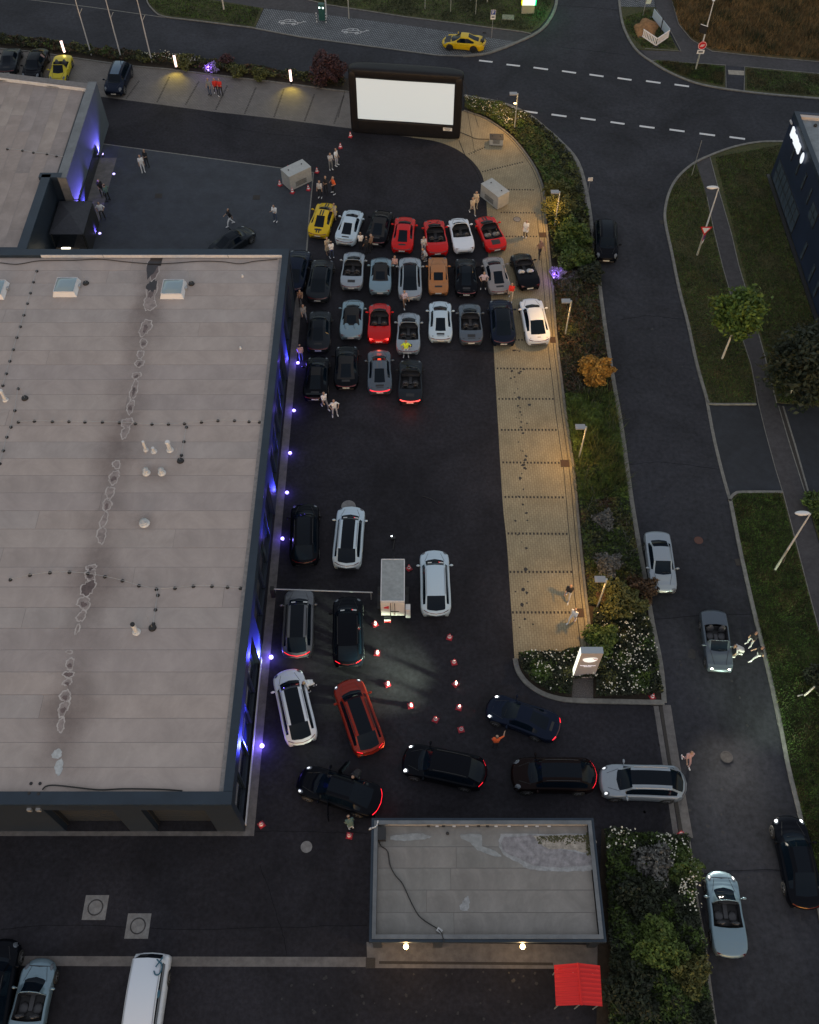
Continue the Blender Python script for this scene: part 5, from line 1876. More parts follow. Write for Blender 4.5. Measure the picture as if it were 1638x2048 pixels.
m = MB()
superbox(m, (0, .55, .75), (2 * hw_, 1.15, 1.5), .25)
m.build('bottom_tube', M_INFL, scr)
for sd in (-1, 1):
    m = MB()
    superbox(m, (sd * (hw_ - .33), .55, 3.1), (.72, 1.15, 6.1), .25)
    m.build('side_tube', M_INFL, scr)
m = MB()
superbox(m, (0, .62, 5.97), (2 * hw_ + .2, 1.4, .95), .45)
m.build('top_tube', M_INFL, scr)
MB().box((0, .2, 3.55), (2 * hw_ - .9, .05, 4.5)).build('back_cloth', M_BLACK, scr)
NX, NZ = 24, 12
vs = []
for j in range(NZ + 1):
    for i in range(NX + 1):
        x, z = (i / NX - .5) * 2, (j / NZ - .5) * 2
        vs.append((x * (hw_ - .62), .06 - .03 * math.sin(3 * x + 2 * z) * (1 - x * x), 3.52 + z * 2.0))
m = MB().add(vs, [(j * (NX + 1) + i, j * (NX + 1) + i + 1, (j + 1) * (NX + 1) + i + 1, (j + 1) * (NX + 1) + i) for j in range(NZ) for i in range(NX)], 0, True)
M_SCR = mat('lit_screen', (.3, .3, .3), .9, emit=(.84, .93, .93), estr=.225)
m.build('projection_screen', M_SCR, scr)
o = MB().box((hw_ - 1.15, -.04, 1.1), (.82, .02, .32)).build('maker_label', M_PLATE, scr)
for k in range(3):
    MB().box((hw_ - 1.15, -.052, 1.19 - k * .09), (.6 - .1 * k, .004, .035)).build('label_print', M_BLACK, o)
for x, y in ((-hw_, 1.0), (hw_, 1.0), (hw_, .2)):
    sd = -1 if x < 0 else 1
    MB().tube((x, y, 5.6), (x + sd * 1.6, y + (1.2 if y > .5 else -2.2), .05), .018).build('guy_rope', M_RUBBER, scr)

# ================================================================== vehicles
GL = M_GLASS
# front row
car('coupe', (634, 474), (657, 404), 'yellow', 'yellow sports coupe with twin black stripes, left end of the front row', roof=PT['yellow'], extras=('stripes',))
car('coupe', (688, 490), (711, 417), 'bluewhite', 'pale blue-white sports coupe between the striped yellow and the black car, front row', extras=('ducktail',))
car('coupe', (750, 490), (769, 419), 'black', 'black sports car with dark cloth roof in the front row, group of people behind it', 'soft', roof=M_FABR, panel=M_FABR)
car('coupe', (803, 506), (812, 430), 'red', 'red closed coupe with dark rear window in the front row')
car('coupe', (876, 510), (866, 437), 'red', 'red open two-seater with a long smooth rear deck, next to the red closed coupe', 'open', extras=('hood_lights',), grille='paint')
car('boxster', (930, 505), (914, 433), 'white', 'white open roadster between two red cars in the front row', 'open', seat=M_SEATB)
car('coupe', (996, 502), (965, 431), 'red', 'red open sports car with black bonnet stripes, right end of the front row', 'open', extras=('hoodstripes',), seat=M_SEATG)
# second row
car('saloon', (585, 575), (601, 507), 'navy', 'dark car half hidden behind the corner of the hall', roof=PT['navy'])
car('saloon', (634, 605), (648, 516), 'darkgrey', 'dark grey fastback with a long glass roof, second row beside the hall corner', roof=M_SUNROOF, panel=M_SUNROOF)
car('coupe', (702, 579), (710, 501), 'silver', 'silver open cabriolet with black engine grille behind the pale blue coupe', 'open', seat=M_SEATB)
car('boxster', (760, 588), (763, 513), 'silverblue', 'blue-grey roadster with closed black cloth roof in the second row', 'soft', roof=M_FABR, panel=M_FABR)
car('saloon', (820, 600), (820, 513), 'silver', 'silver four-door fastback with large dark roof, left of the copper classic', roof=M_SUNROOF, panel=M_SUNROOF)
car('classic', (877, 588), (875, 514), 'orange', 'copper orange classic coupe in the second row', grille='black')
car('coupe', (933, 592), (930, 514), 'black', 'black coupe right of the copper classic', panel=M_SUNROOF, extras=('rearbar',))
car('coupe', (1001, 586), (983, 513), 'greige', 'warm grey classic-style coupe with big rear window beside the person in red', panel=None)
car('boxster', (1061, 578), (1038, 505), 'black', 'black open roadster with white seats and hoops on the tan paving', 'open', seat=mat('white_leather', (.6, .6, .6), .5), hoop=mat('white_leather', (.6, .6, .6), .5))
# third row
car('coupe', (636, 700), (641, 622), 'darkgrey', 'dark grey coupe, leftmost car of the third row by the hall wall', roof=PT['darkgrey'], panel=M_SUNROOF)
car('boxster', (701, 678), (708, 597), 'silverblue', 'silver-blue speedster with twin humps behind the black seats area', 'soft', roof=M_FABR, panel=M_FABR, extras=('spyderhumps',))
car('boxster', (758, 686), (760, 604), 'red', 'red open roadster with glowing brake lights in the third row', 'open', tail='brake', hoop=PT['red'])
car('coupe', (816, 709), (818, 622), 'silver', 'silver open cabriolet with the person in the yellow-green vest at its tail', 'open')
car('coupe', (881, 685), (880, 599), 'bluewhite', 'white coupe with a large dark rear window, standing free in the third row', extras=('rearbar',))
car('coupe', (943, 688), (938, 605), 'greyblue', 'slate grey open cabriolet right of the free standing white coupe', 'open', extras=('rearbar',))
car('saloon', (1008, 690), (999, 598), 'navy', 'very dark four-door with black roof next to the white coupe on the tan paving', roof=M_SUNROOF, panel=M_SUNROOF)
car('saloon', (1078, 688), (1059, 596), 'white', 'bright white coupe at the right end of the third row on the tan paving', extras=('rearbar',), scale=1)
# fourth row
car('coupe', (630, 799), (637, 712), 'black', 'black coupe by the hall wall in the last row of the drive-in', panel=M_FABR, extras=('ducktail',))
car('coupe', (692, 776), (694, 690), 'black', 'black cabriolet with closed black roof, second in the last row', 'soft', roof=M_FABR, panel=M_FABR)
car('coupe', (760, 788), (758, 697), 'greyblue', 'slate coupe with grey stripes and a red light bar in the last row', extras=('silverstripes', 'rearbar'), tail='on')
car('coupe', (820, 808), (822, 716), 'darkgrey', 'dark open cabriolet with bright red brake lights at the right of the last row', 'open', tail='brake')
# waiting cars
car('suv', (609, 1134), (611, 1007), 'black', 'black estate beside the hall wall, north of the thin barrier pole', roof=PT['black'], panel=M_SUNROOF, grp='cars waiting in line')
car('suv', (693, 1141), (704, 1012), 'bluewhite', 'pale white off-roader with a large dark glass roof, north of the thin barrier pole', panel=M_SUNROOF, extras=('docs', 'reddash'), grp='cars waiting in line')
car('suv', (872, 1228), (868, 1107), 'bluewhite', 'pale white off-roader with plain roof right of the box trailer', extras=('docs', 'reddash'), grp='cars waiting in line')
car('suv', (595, 1316), (600, 1180), 'grey', 'grey off-roader with a red light bar by the hall wall', panel=M_SUNROOF, tail='on', extras=('docs',), grp='cars waiting in line')
car('suv', (697, 1333), (696, 1196), 'black', 'black off-roader with cards behind the windscreen, left of the box trailer', roof=PT['black'], tail='ends', extras=('docs', 'reddash'), grp='cars waiting in line')
car('suv', (607, 1491), (573, 1339), 'white', 'white off-roader with glass roof turning beside the hall wall, person leaning at its bonnet', panel=M_SUNROOF, grp='cars waiting in line')
car('suv', (743, 1508), (692, 1362), 'lava', 'dark orange-red off-roader with glass roof turning right', panel=M_SUNROOF, head='day', tail='ends', grp='cars waiting in line')
c37 = car('saloon', (752, 1606), (606, 1559), 'black', 'black car with both side doors open and a red light bar above the garage', panel=M_SUNROOF, tail='on', grp='cars waiting in line', head='day')
for sd in (-1, 1):
    m = MB()
    m.box((sd * .42, 0, .62), (.95, .07, .6), 0)
    m.box((sd * .36, 0, 1.05), (.72, .03, .3), 0)
    o = m.build('open_door', PT['black'], c37)
    o.location = (sd * .9, .35, 0)
    o.rotation_euler = (0, 0, R(22) * -sd)
car('suv', (963, 1552), (812, 1519), 'black', 'black off-roader with bright headlamps waiting above the garage', roof=PT['black'], head='on', tail='ends', beams=700, grp='cars waiting in line')
car('coupe', (1113, 1461), (979, 1411), 'navy', 'dark blue coupe turning in below the flower bed, headlamps on', head='on', tail='ends', beams=7000, grp='cars waiting in line')
car('suv', (1183, 1554), (1028, 1551), 'brown', 'brown-black off-roader with red tail light in the entrance queue', roof=PT['brown'], panel=M_SUNROOF, tail='on', grp='cars waiting in line')
car('suv', (1362, 1570), (1202, 1564), 'silver', 'silver-grey off-roader with glass roof crossing the entrance drain', panel=M_SUNROOF, head='day', grp='cars waiting in line')
# road
car('suv', (1210, 441), (1214, 519), 'black', 'black off-roader with silver roof rails driving down the side road', roof=PT['black'], panel=M_SUNROOF, grp='cars on the side road', zf=.8)
car('trunk', (1311, 1066), (1329, 1187), 'silver', 'silver two-door saloon parked at the left kerb of the side road', grp='cars on the side road')
car('roadster', (1424, 1227), (1441, 1340), 'greyblue', 'small open roadster with round headlamps glowing, people leaning at its door', 'open', head='warm', beams=2600, grp='cars on the side road')
car('saloon', (1611, 1810), (1575, 1638), 'black', 'black estate driving up at the right edge of the side road', roof=PT['black'], panel=M_SUNROOF, head='on', tail='off', beams=2600, grp='cars on the side road')
car('boxster', (1461, 1914), (1440, 1744), 'silverblue', 'silver-blue open roadster driving up the side road beside the hedge', 'open', head='day', extras=(), grp='cars on the side road')
car('boxster', (46, 2090), (80, 1934), 'silverblue', 'silver-blue open sports car in the bottom left corner', 'open', grp='cars in the rear yard')
car('suv', (-22, 2060), (5, 1905), 'black', 'black vehicle cut by the left edge at the bottom', roof=PT['black'], grp='cars in the rear yard')
vn = car('van', (297, 1926), (268, 2106), 'white', 'white van with rounded dark emblems on its roof edge in the rear yard', roof=PT['white'], name='parked_van', cat='van', grp='cars in the rear yard', zf=1.6)
m = MB()
for i in range(9):
    a0, a1 = .4 + i * .42, .4 + (i + 1) * .42
    m.tube((-.62 + .2 * math.cos(a0), -1.7 + .32 * math.sin(a0), 1.93), (-.62 + .2 * math.cos(a1), -1.7 + .32 * math.sin(a1), 1.93), .035, .035, 5)
m.tube((-.5, -1.75, 1.93), (-.78, -2.2, 1.9), .035)
m.tube((-.5, -2.1, 1.93), (-.75, -1.9, 1.93), .035)
m.build('roof_emblem', mat('teal_print', (.02, .1, .16), .5), vn)
m = MB().sphere((-.80, -.55, 1.84), .2, 12, 6, sc=(.5, 1, .25))
m.build('side_emblem', mat('teal_print', (.02, .1, .16), .5), vn)
# top left
car('coupe', (12, 150), (28, 92), 'darkgrey', 'dark coupe at the far left of the upper parking strip', grp='cars on the upper strip')
car('saloon', (85, 100), (58, 160), 'black', 'black car beside the acid yellow open car', roof=PT['black'], grp='cars on the upper strip')
car('boxster', (131, 111), (112, 165), 'yellowpale', 'acid yellow open roadster under the glowing light column', 'open', grp='cars on the upper strip')
car('suv', (250, 124), (222, 188), 'navy', 'dark navy off-roader on the upper strip near the flag poles', roof=PT['navy'], panel=mat('blue_glass', (.01, .05, .10), .06, spec=.9), grp='cars on the upper strip', zf=.8)
car('coupe', (966, 88), (890, 80), 'yellow', 'yellow racing coupe with black bonnet and rear wing on the grey pavers', roof=PT['yellow'], extras=('blackhood', 'wing'), rimd=True, grp='cars on the upper strip')
car('coupe', (435, 505), (494, 463), 'darkgrey', 'dark sports coupe on the forecourt, partly hidden by the hall parapet', roof=M_SUNROOF, panel=M_SUNROOF, grp='cars at the drive-in')

# ================================================================== trailer, boxes
t = thing('box_trailer', 'pale box trailer with rear doors and red print in the middle of the lot', 'trailer', tuple(G(786, 1190)))
tb = G(786, 1228)
tN, tS = G(785, 1118, 2.35), G(785, 1203, 2.35)
w_ = (G(810, 1160, 2.35) - G(762, 1160, 2.35)).x
ln = tN.y - tS.y
t.location = (tS.x, tS.y + ln / 2, .012)
M_TRW = mat('trailer_white', (.5, .5, .5), .5, var=.08, vscale=2)
MB().box((0, 0, 1.42), (w_, ln, 1.84)).build('body', M_TRW, t)
MB().box((0, 0, 2.345), (w_ - .14, ln - .14, .02)).build('roof', mat('trailer_roof', (.27, .29, .29), .6, var=.15, vscale=3, stain=.15), t)
m = MB()
for a, b in (((-1, -1), (1, -1)), ((1, -1), (1, 1)), ((1, 1), (-1, 1)), ((-1, 1), (-1, -1))):
    m.tube((a[0] * (w_ / 2 - .03), a[1] * (ln / 2 - .03), 2.345), (b[0] * (w_ / 2 - .03), b[1] * (ln / 2 - .03), 2.345), .035, .035, 4)
m.build('roof_rim', M_METAL, t)
for sd in (-1, 1):
    d_ = MB().box((sd * w_ / 4, -ln / 2 - .02, 1.4), (w_ / 2 - .05, .04, 1.7)).build('rear_door', mat('door_cream', (.62, .58, .55), .5), t)
    m = MB().tube((sd * .13, -ln / 2 - .06, .6), (sd * .13, -ln / 2 - .06, 2.2), .02)
    m.box((sd * .13 + .12, -ln / 2 - .07, 1.15), (.28, .03, .05))
    m.build('lock_bar', M_BLACK, d_)
    if sd < 0:
        m = MB().add([(-.56, -ln / 2 - .045, 1.5), (-.24, -ln / 2 - .045, 1.45), (-.24, -ln / 2 - .045, 1.85), (-.56, -ln / 2 - .045, 1.65)], [(0, 1, 2, 3)])
        m.build('red_horn_print', mat('red_print', (.5, .01, .03), .5), d_)
for sd in (-1, 1):
    MB().box((sd * (w_ / 2 + .12), -.3, .55), (.26, 1.6, .08)).build('mudguard', M_BLACK, t)
    for y in (-.7, .1):
        w = place('wheel', _wc[.335][0], [M_TYRE], t, (sd * (w_ / 2 + .12), y, .335))
        place('rim', _wc[.335][1], [M_RIMD, M_RIM], w)
MB().box((w_ / 2 + .2, -ln / 2 + .1, .9), (.3, .4, 1.1)).build('side_box', M_PALEMETAL, t)
MB().box((0, -.2, .42), (1.5, ln * .8, .14)).build('chassis', M_BLACK, t)
m = MB().tube((.5, ln / 2, .42), (0, ln / 2 + 1.3, .42), .05)
m.tube((-.5, ln / 2, .42), (0, ln / 2 + 1.3, .42), .05)
m.tube((0, ln / 2 + 1.2, 0), (0, ln / 2 + 1.2, .6), .04)
m.build('tow_bar', M_BLACK, t)
p = G(775, 1250)
t2 = thing('warning_board', 'small board, white above and red below, standing behind the box trailer', 'sign', (p.x, p.y + .15, 0))
MB().box((0, 0, .36), (.4, .03, .18)).build('white_field', mat('white_board', (.75, .75, .75), .5), t2)
MB().box((0, 0, .18), (.4, .03, .18)).build('red_field', mat('red_board', (.7, .01, .01), .5), t2)
for sd in (-1, 1):
    MB().tube((sd * .18, .01, 0), (sd * .18, .01, .45), .015).build('leg', M_GALV, t2)
MB().box((0, .5, .35), (.42, .8, .5)).build('step', M_BLACK, t2)
# barrier pole across the waiting lane
A, B = G(541, 1178, .9), G(745, 1185, .9)
t = thing('barrier_pole', 'long thin white barrier pole reaching from the hall across the waiting lane', 'barrier', (B.x, B.y, 0))
MB().tube(A - Vector((B.x, B.y, 0)), Vector((0, 0, .9)), .045).build('boom', mat('barrier_white', (.4, .4, .4), .5), t)
MB().tube((-.1, 0, 0), (-.1, 0, .88), .04).build('post', M_GALV, t)
MB().box((A.x - B.x + .1, A.y - B.y, .5), (.25, .3, 1.0)).build('drive_box', M_BLACK, t)


def crate(u, v, dx, dy, dz, rz, label, lid=None):
    p = G(u, v)
    t = thing('generator_box', label, 'box', (p.x, p.y, .012), R(rz), 'boxes round the screen')
    m = MB().box((0, 0, dz / 2 + .08), (dx, dy, dz))
    m.build('housing', mat('grey_housing', (.34, .345, .33), .6, var=.1, vscale=3, stain=.12), t)
    m = MB().box((0, 0, dz + .09), (dx + .04, dy + .04, .035))
    m.build('lid', lid or mat('grey_lid', (.36, .37, .36), .6, var=.1), t)
    for sx in (-1, 1):
        MB().box((sx * dx * .3, 0, .04), (.12, dy, .08)).build('skid', M_BLACK, t)
    m = MB()
    for k in range(5):
        m.box((0, -dy / 2 - .006, .3 + k * .1), (dx * .5, .012, .04))
    m.build('vent_grille', M_BLACK, t)
    for q in (-1, 1):
        MB().tube((dx * .3 * q, dy * .1, dz + .1), (dx * .3 * q, dy * .1, dz + .18), .05).build('cap', M_BLACK, t)
    return t


crate(595, 366, 2.3, 1.35, 1.45, 38, 'grey generator box fenced by cones, left of the screen')
crate(988, 402, 2.3, 1.25, 1.3, -52, 'grey generator box at the edge of the tan paving, right of the screen')
crate(992, 287, 1.25, .85, .6, -3, 'small pale box with black top behind the right corner of the screen', lid=M_BLACK)

tag(MB().path([p + Vector((0, 0, .03)) for p in gs([(920, 265), (940, 273), (952, 278), (978, 279)], 4)], .03, 5).build('ground_cable', M_RUBBER), 'black cable from the screen to the small box with the black top', 'cable')
tag(MB().path([p + Vector((0, 0, .03)) for p in gs([(918, 281), (930, 310), (945, 330), (955, 345), (962, 360)], 4)], .025, 5).build('ground_cable', M_RUBBER), 'black cable from the screen corner down to the right generator', 'cable')
tag(MB().path([p + Vector((0, 0, .03)) for p in gs([(845, 993), (855, 996), (865, 1000), (876, 1008)], 4)], .025, 5).build('ground_cable', M_RUBBER), 'short cable end lying alone on the open asphalt', 'cable')
# floor spotlight with tripod near the trailer
p = G(786, 1100)
t = thing('floor_spotlight', 'small floor spotlight with a bright spot north of the box trailer', 'spotlight', (p.x, p.y, .01))
MB().tube((0, 0, .05), (.1, .75, .1), .03).build('cable', M_RUBBER, t)
MB().box((0, .85, .12), (.3, .2, .2)).build('housing', M_BLACK, t)
MB().sphere((-.1, .95, .22), .05).build('lamp', M_HON, t)

# ================================================================== cones
M_CONE = mat('cone_red', (.7, .04, .05), .5)
M_CONEB = mat('cone_base_red', (.30, .015, .03), .6)
M_CW = mat('cone_white', (.8, .8, .8), .4)
cb = MB()
cb.box((0, 0, .025), (.36, .36, .05))
cbm = cb.mesh('foot_plate')


def cone_ring(z0, z1, n=14):
    r = lambda z: .125 * (1 - (z - .05) / .52) + .022
    return MB().tube((0, 0, z0), (0, 0, z1), r(z0), r(z1), n, 0, True)


cr = [cone_ring(.05, .15).mesh('cone_a'), cone_ring(.15, .27).mesh('cone_b'), cone_ring(.27, .36).mesh('cone_c'), cone_ring(.36, .46).mesh('cone_d'), cone_ring(.46, .52).mesh('cone_e')]
CONES = [(701, 274, 'at the foot of the screen by its left corner'), (681, 296, 'between the screen and the pair in white'), (634, 345, 'right of the left generator box, upper one'), (617, 380, 'at the right front corner of the left generator box'), (560, 371, 'farthest left beside the left generator box'), (585, 386, 'in front of the left generator box'), (577, 341, 'behind the left generator box'),
         (818, 1138, 'right of the box trailer'), (750, 1249, 'left of the red and white board'), (899, 1276, 'below the plain-roofed white off-roader, top of the right line'), (754, 1307, 'right of the black off-roader, second of the left line'), (908, 1326, 'second from the top of the right line'), (775, 1369, 'right of the orange-red off-roader bonnet'), (911, 1369, 'in the green glow, third of the right line'),
         (821, 1412, 'lower left line, between its neighbours in the open asphalt'), (918, 1416, 'fourth of the right line near the dark blue coupe'), (871, 1440, 'bottom of the left line above the bright headlamps'), (922, 1460, 'lowest of the right line, left of the marshal in orange'), (523, 1650, 'alone by the corner of the hall'), (699, 1672, 'at the feet of the crouching person by the open door'), (1304, 1395, 'in the corner of the flower bed'), (1362, 1670, 'on the drain by the lower bed')]
for u, v, lb in CONES:
    p = G(u, v)
    t = thing('traffic_cone', 'red and white traffic cone ' + lb, 'traffic cone', (p.x, p.y, .012), random.uniform(-.5, .8), 'traffic cones')
    place('foot_plate', cbm, [M_CONEB], t)
    c_ = place('cone_body', cr[0], [M_CONE], t)
    place('white_band', cr[1], [M_CW], t)
    place('red_band', cr[2], [M_CONE], t)
    place('white_band', cr[3], [M_CW], t)
    place('tip', cr[4], [M_CONE], t)

# ================================================================== lamps
M_LPOLE = mat('lamp_pole', (.42, .42, .38), .5, metal=.2)
M_LHEAD = mat('lamp_head', (.3, .3, .31), .5, metal=.2)
M_LGLOW = mat('lamp_glow', (1, .8, .5), .5, emit=(1, .7, .36), estr=8)
for i, (u, v, lb) in enumerate(((1028, 264, 'square-headed lamp post behind the screen with a camera on its pole'), (1108, 460, 'square-headed lamp post by the hedge near the person in the white coat'), (1129, 676, 'square-headed lamp post beside the bright white coupe'), (1156, 923, 'square-headed lamp post in the green bushes below the orange shrub'), (1193, 1219, 'square-headed lamp post nearest the white pylon sign'))):
    p = G(u, v)
    t = thing('lamp_post', lb, 'lamp post', (p.x, p.y, .03), 0, 'square-headed lamp posts along the parking strip')
    h = 3.85
    MB().tube((0, 0, 0), (0, 0, h), .06, .05, 10).build('pole', M_LPOLE, t)
    MB().box((-.42, 0, h + .02), (.66, .42, .09)).build('lamp_head', M_LHEAD, t)
    MB().box((-.06, 0, h + .01), (.18, .1, .07)).build('bracket', M_LPOLE, t)
    MB().box((-.44, 0, h - .032), (.5, .32, .01)).build('light_panel', M_LGLOW, t)
    spot(t, (-.44, 0, h - .06), (-1.8, .0, 0), 380, (1, .53, .14), 150, .8, .2)
    if i == 0:
        MB().sphere((-.16, -.05, h - .95), .13, 8, 6, sc=(1.3, 1, .8)).build('camera', M_CW, t)
M_SLW = mat('street_lamp_white', (.62, .63, .63), .4, metal=.1)
for u, v, h, hx, hy, lb, st in ((1394, 511, 6.7, -1, 0, 'white street lamp carrying the give-way triangle on the grass island', 1), (1549, 1141, 6.7, -1, 0, 'white street lamp with the oval sign on the roadside lawn', 2), (1391, 140, 6.7, .15, 1, 'white street lamp carrying the no-parking sign by the far footpath', 3)):
    p = G(u, v)
    t = thing('street_lamp', lb, 'street lamp', (p.x, p.y, .03), 0, 'tall street lamps')
    MB().tube((0, 0, 0), (0, 0, 2.6), .085, .075, 10).build('lower_pole', mat('pole_grey', (.32, .33, .29), .6), t)
    MB().tube((0, 0, 2.6), (0, 0, h), .07, .045, 10).build('pole', M_SLW, t)
    m = MB()
    a = math.atan2(hy, hx)
    m.sphere((math.cos(a) * .5, math.sin(a) * .5, h + .06), .48, 14, 8, sc=(1, .36, .22), M=Matrix.Rotation(a, 4, 'Z'))
    m.build('lamp_head', M_SLW, t)
    MB().sphere((math.cos(a) * .55, math.sin(a) * .55, h - .02), .3, 12, 6, sc=(1, .5, .2), M=Matrix.Rotation(a, 4, 'Z')).build('lens', mat('lamp_lens', (.5, .5, .5), .2), t)
M_SRED = mat('sign_red', (.6, .01, .02), .5)
M_SWH = mat('sign_white', (.72, .72, .72), .5)
M_SBL = mat('sign_blue', (.02, .06, .3), .5)


def disc(m, c, r, y, n=20, mi=0, r0=0.0):
    if r0:
        vs = [(c[0] + q * math.cos(2 * math.pi * i / n), y, c[1] + q * math.sin(2 * math.pi * i / n)) for q in (r0, r) for i in range(n)]
        m.add(vs, [(i, (i + 1) % n, n + (i + 1) % n, n + i) for i in range(n)], mi)
    else:
        m.tube((c[0], y + .015, c[1]), (c[0], y, c[1]), r, r, n, mi)


# give-way triangle and no-stopping sign
p = G(1394, 511)
t = thing('give_way_sign', 'red-bordered white give-way triangle on the street lamp of the grass island', 'traffic sign', (p.x, p.y, 0))
m = MB()
tri = lambda s, y, z: [(-s, y, z + s * .62), (s, y, z + s * .62), (0, y, z - s * 1.1)]
m.add(tri(.5, -.1, 2.75), [(0, 2, 1)])
m.add(tri(.5, -.085, 2.75), [(0, 1, 2)])
m.build('red_border', M_SRED, t)
MB().add(tri(.33, -.104, 2.75), [(0, 2, 1)]).build('white_field', M_SWH, t)
t = thing('no_stopping_sign', 'small blue and red round sign turned edge-on below the give-way triangle', 'traffic sign', (p.x, p.y, 0), R(55))
m = MB()
disc(m, (0, 1.95), .3, -.11)
m.build('red_ring', M_SRED, t)
m = MB()
disc(m, (0, 1.95), .22, -.118)
m.build('blue_field', M_SBL, t)
MB().box((0, -.11, 1.5), (.4, .02, .25)).build('arrow_plate', M_SWH, t)
p = G(1549, 1141)
t = thing('round_sign', 'round traffic sign seen almost edge-on on the roadside street lamp', 'traffic sign', (p.x, p.y, 0), R(70))
m = MB()
disc(m, (0, 1.6), .3, -.11)
m.build('disc', mat('dull_sign_face', (.10, .06, .04), .7), t)
m = MB()
disc(m, (0, 1.6), .31, -.117, r0=.26)
m.build('rim', M_SWH, t)
p = G(1391, 140)
t = thing('speed_limit_sign', 'round red-ringed sign with a white plate below on the far lamp pole', 'traffic sign', (p.x, p.y, 0))
m = MB()
disc(m, (0, 2.6), .42, -.11)
m.build('red_ring', M_SRED, t)
m = MB()
disc(m, (0, 2.6), .40, -.132, r0=.36)
m.build('white_rim', M_SWH, t)
m = MB()
for k in range(3):
    m.box((-.12 + .12 * k, -.135, 2.6), (.06, .004, .3), M=Matrix.Rotation(R(40), 4, 'Y'))
m.build('symbol', M_SWH, t)
o = MB().box((0, -.11, 1.95), (.7, .02, .4)).build('plate', M_SWH, t)
MB().box((0, -.124, 1.95), (.42, .004, .14)).build('vehicle_symbol', M_BLACK, o)
t = thing('direction_board', 'dark square board with a white edge on the far lamp pole', 'traffic sign', (p.x, p.y, 0), R(-35))
MB().box((-.25, -.1, 4.1), (.75, .03, .75)).build('board', M_BLACK, t)
MB().box((-.25, -.1, 4.5), (.75, .05, .04)).build('edge', M_SWH, t)


def post(u, v, h, r, label, cat='post', name='sign_post', m_=None):
    p = G(u, v)
    t = thing(name, label, cat, (p.x, p.y, .01))
    MB().tube((0, 0, 0), (0, 0, h), r, r * .8, 8).build('pole', m_ or M_GALV, t)
    return t


t = post(983, 75, 2.9, .03, 'parking sign with white P on blue above a small plate, by the yellow racing coupe', 'traffic sign')
o = MB().box((0, -.04, 2.62), (.5, .02, .5)).build('parking_panel', M_SWH, t)
MB().box((0, -.054, 2.62), (.44, .006, .44)).build('blue_field', M_SBL, o)
m = MB()
m.box((-.07, -.062, 2.62), (.06, .006, .32))
for i in range(6):
    a0, a1 = -math.pi / 2 + i * math.pi / 6, -math.pi / 2 + (i + 1) * math.pi / 6
    m.tube((-.04 + .1 * math.cos(a0), -.062, 2.7 + .08 * math.sin(a0)), (-.04 + .1 * math.cos(a1), -.062, 2.7 + .08 * math.sin(a1)), .025, .025, 5)
m.build('letter_p', M_SWH, o)
o = MB().box((0, -.04, 2.12), (.5, .02, .42)).build('info_plate', M_SWH, t)
MB().box((0, -.054, 2.15), (.3, .005, .12)).build('car_symbol', M_BLACK, o)
t = post(1175, 389, 1.7, .025, 'small square sign on a thin post at the road edge by the footpath bend', 'traffic sign')
MB().box((.0, -.03, 1.6), (.42, .02, .36)).build('panel', M_PALEMETAL, t)
post(1383, 352, 3.6, .03, 'bare thin post on the tip of the grass island')
t = thing('lamp_pole', 'bare pale pole cut by the top edge above the grey pavers', 'pole', tuple(G(698, 37)))
MB().tube((0, 0, 0), (0, 0, 6), .06, .05, 8).build('pole', M_LPOLE, t)
for u, v, lb in ((850, 19, 'thin tree stake, left of the three on the far lawn'), (901, 25, 'thin tree stake, middle of the three on the far lawn'), (951, 30, 'thin tree stake, right of the three on the far lawn')):
    post(u, v, 3, .035, lb, 'post', 'tree_stake', M_LPOLE)
# flag poles
for u, v, lb in ((183, 111, 'white flag pole, leftmost of three by the upper parking strip'), (243, 119, 'white flag pole, middle of three by the upper parking strip'), (304, 125, 'white flag pole, rightmost of three by the upper parking strip')):
    p = G(u, v)
    t = thing('flag_pole', lb, 'flag pole', (p.x, p.y, 0), 0, 'flag poles')
    MB().tube((0, 0, 0), (0, 0, 8.5), .07, .04, 8).build('pole', mat('flag_pole_white', (.45, .45, .46), .4), t)
    MB().tube((0, 0, 4.2), (.35, .2, 4.7), .02).build('halyard_arm', M_GALV, t)
# glowing bollards
for u, v, lb, warm in ((131, 111, 'glowing light column behind the acid yellow open car', 0), (354, 140, 'glowing light column with a yellow pool of light near the flag poles', 1), (583, 169, 'glowing light column with a yellow pool of light left of the screen', 1)):
    p = G(u, v)
    t = thing('light_column', lb, 'lamp', (p.x, p.y, .03), 0, 'glowing light columns on the upper strip')
    MB().tube((0, 0, 0), (0, 0, .35), .1, .1, 10).build('base', M_BLACK, t)
    MB().tube((0, 0, .35), (0, 0, 1.55), .11, .11, 12).build('glow_tube', mat('column_glow', (1, .9, .85), .4, emit=(1, .66, .60), estr=1.5), t)
    MB().tube((0, 0, 1.55), (0, 0, 1.6), .12, .12, 10).build('cap', M_BLACK, t)
    spot(t, (0, -.22, 1.2), (0, -1.6, 0), 110 if warm else 30, (1, .74, .08), 95, .9, .05)
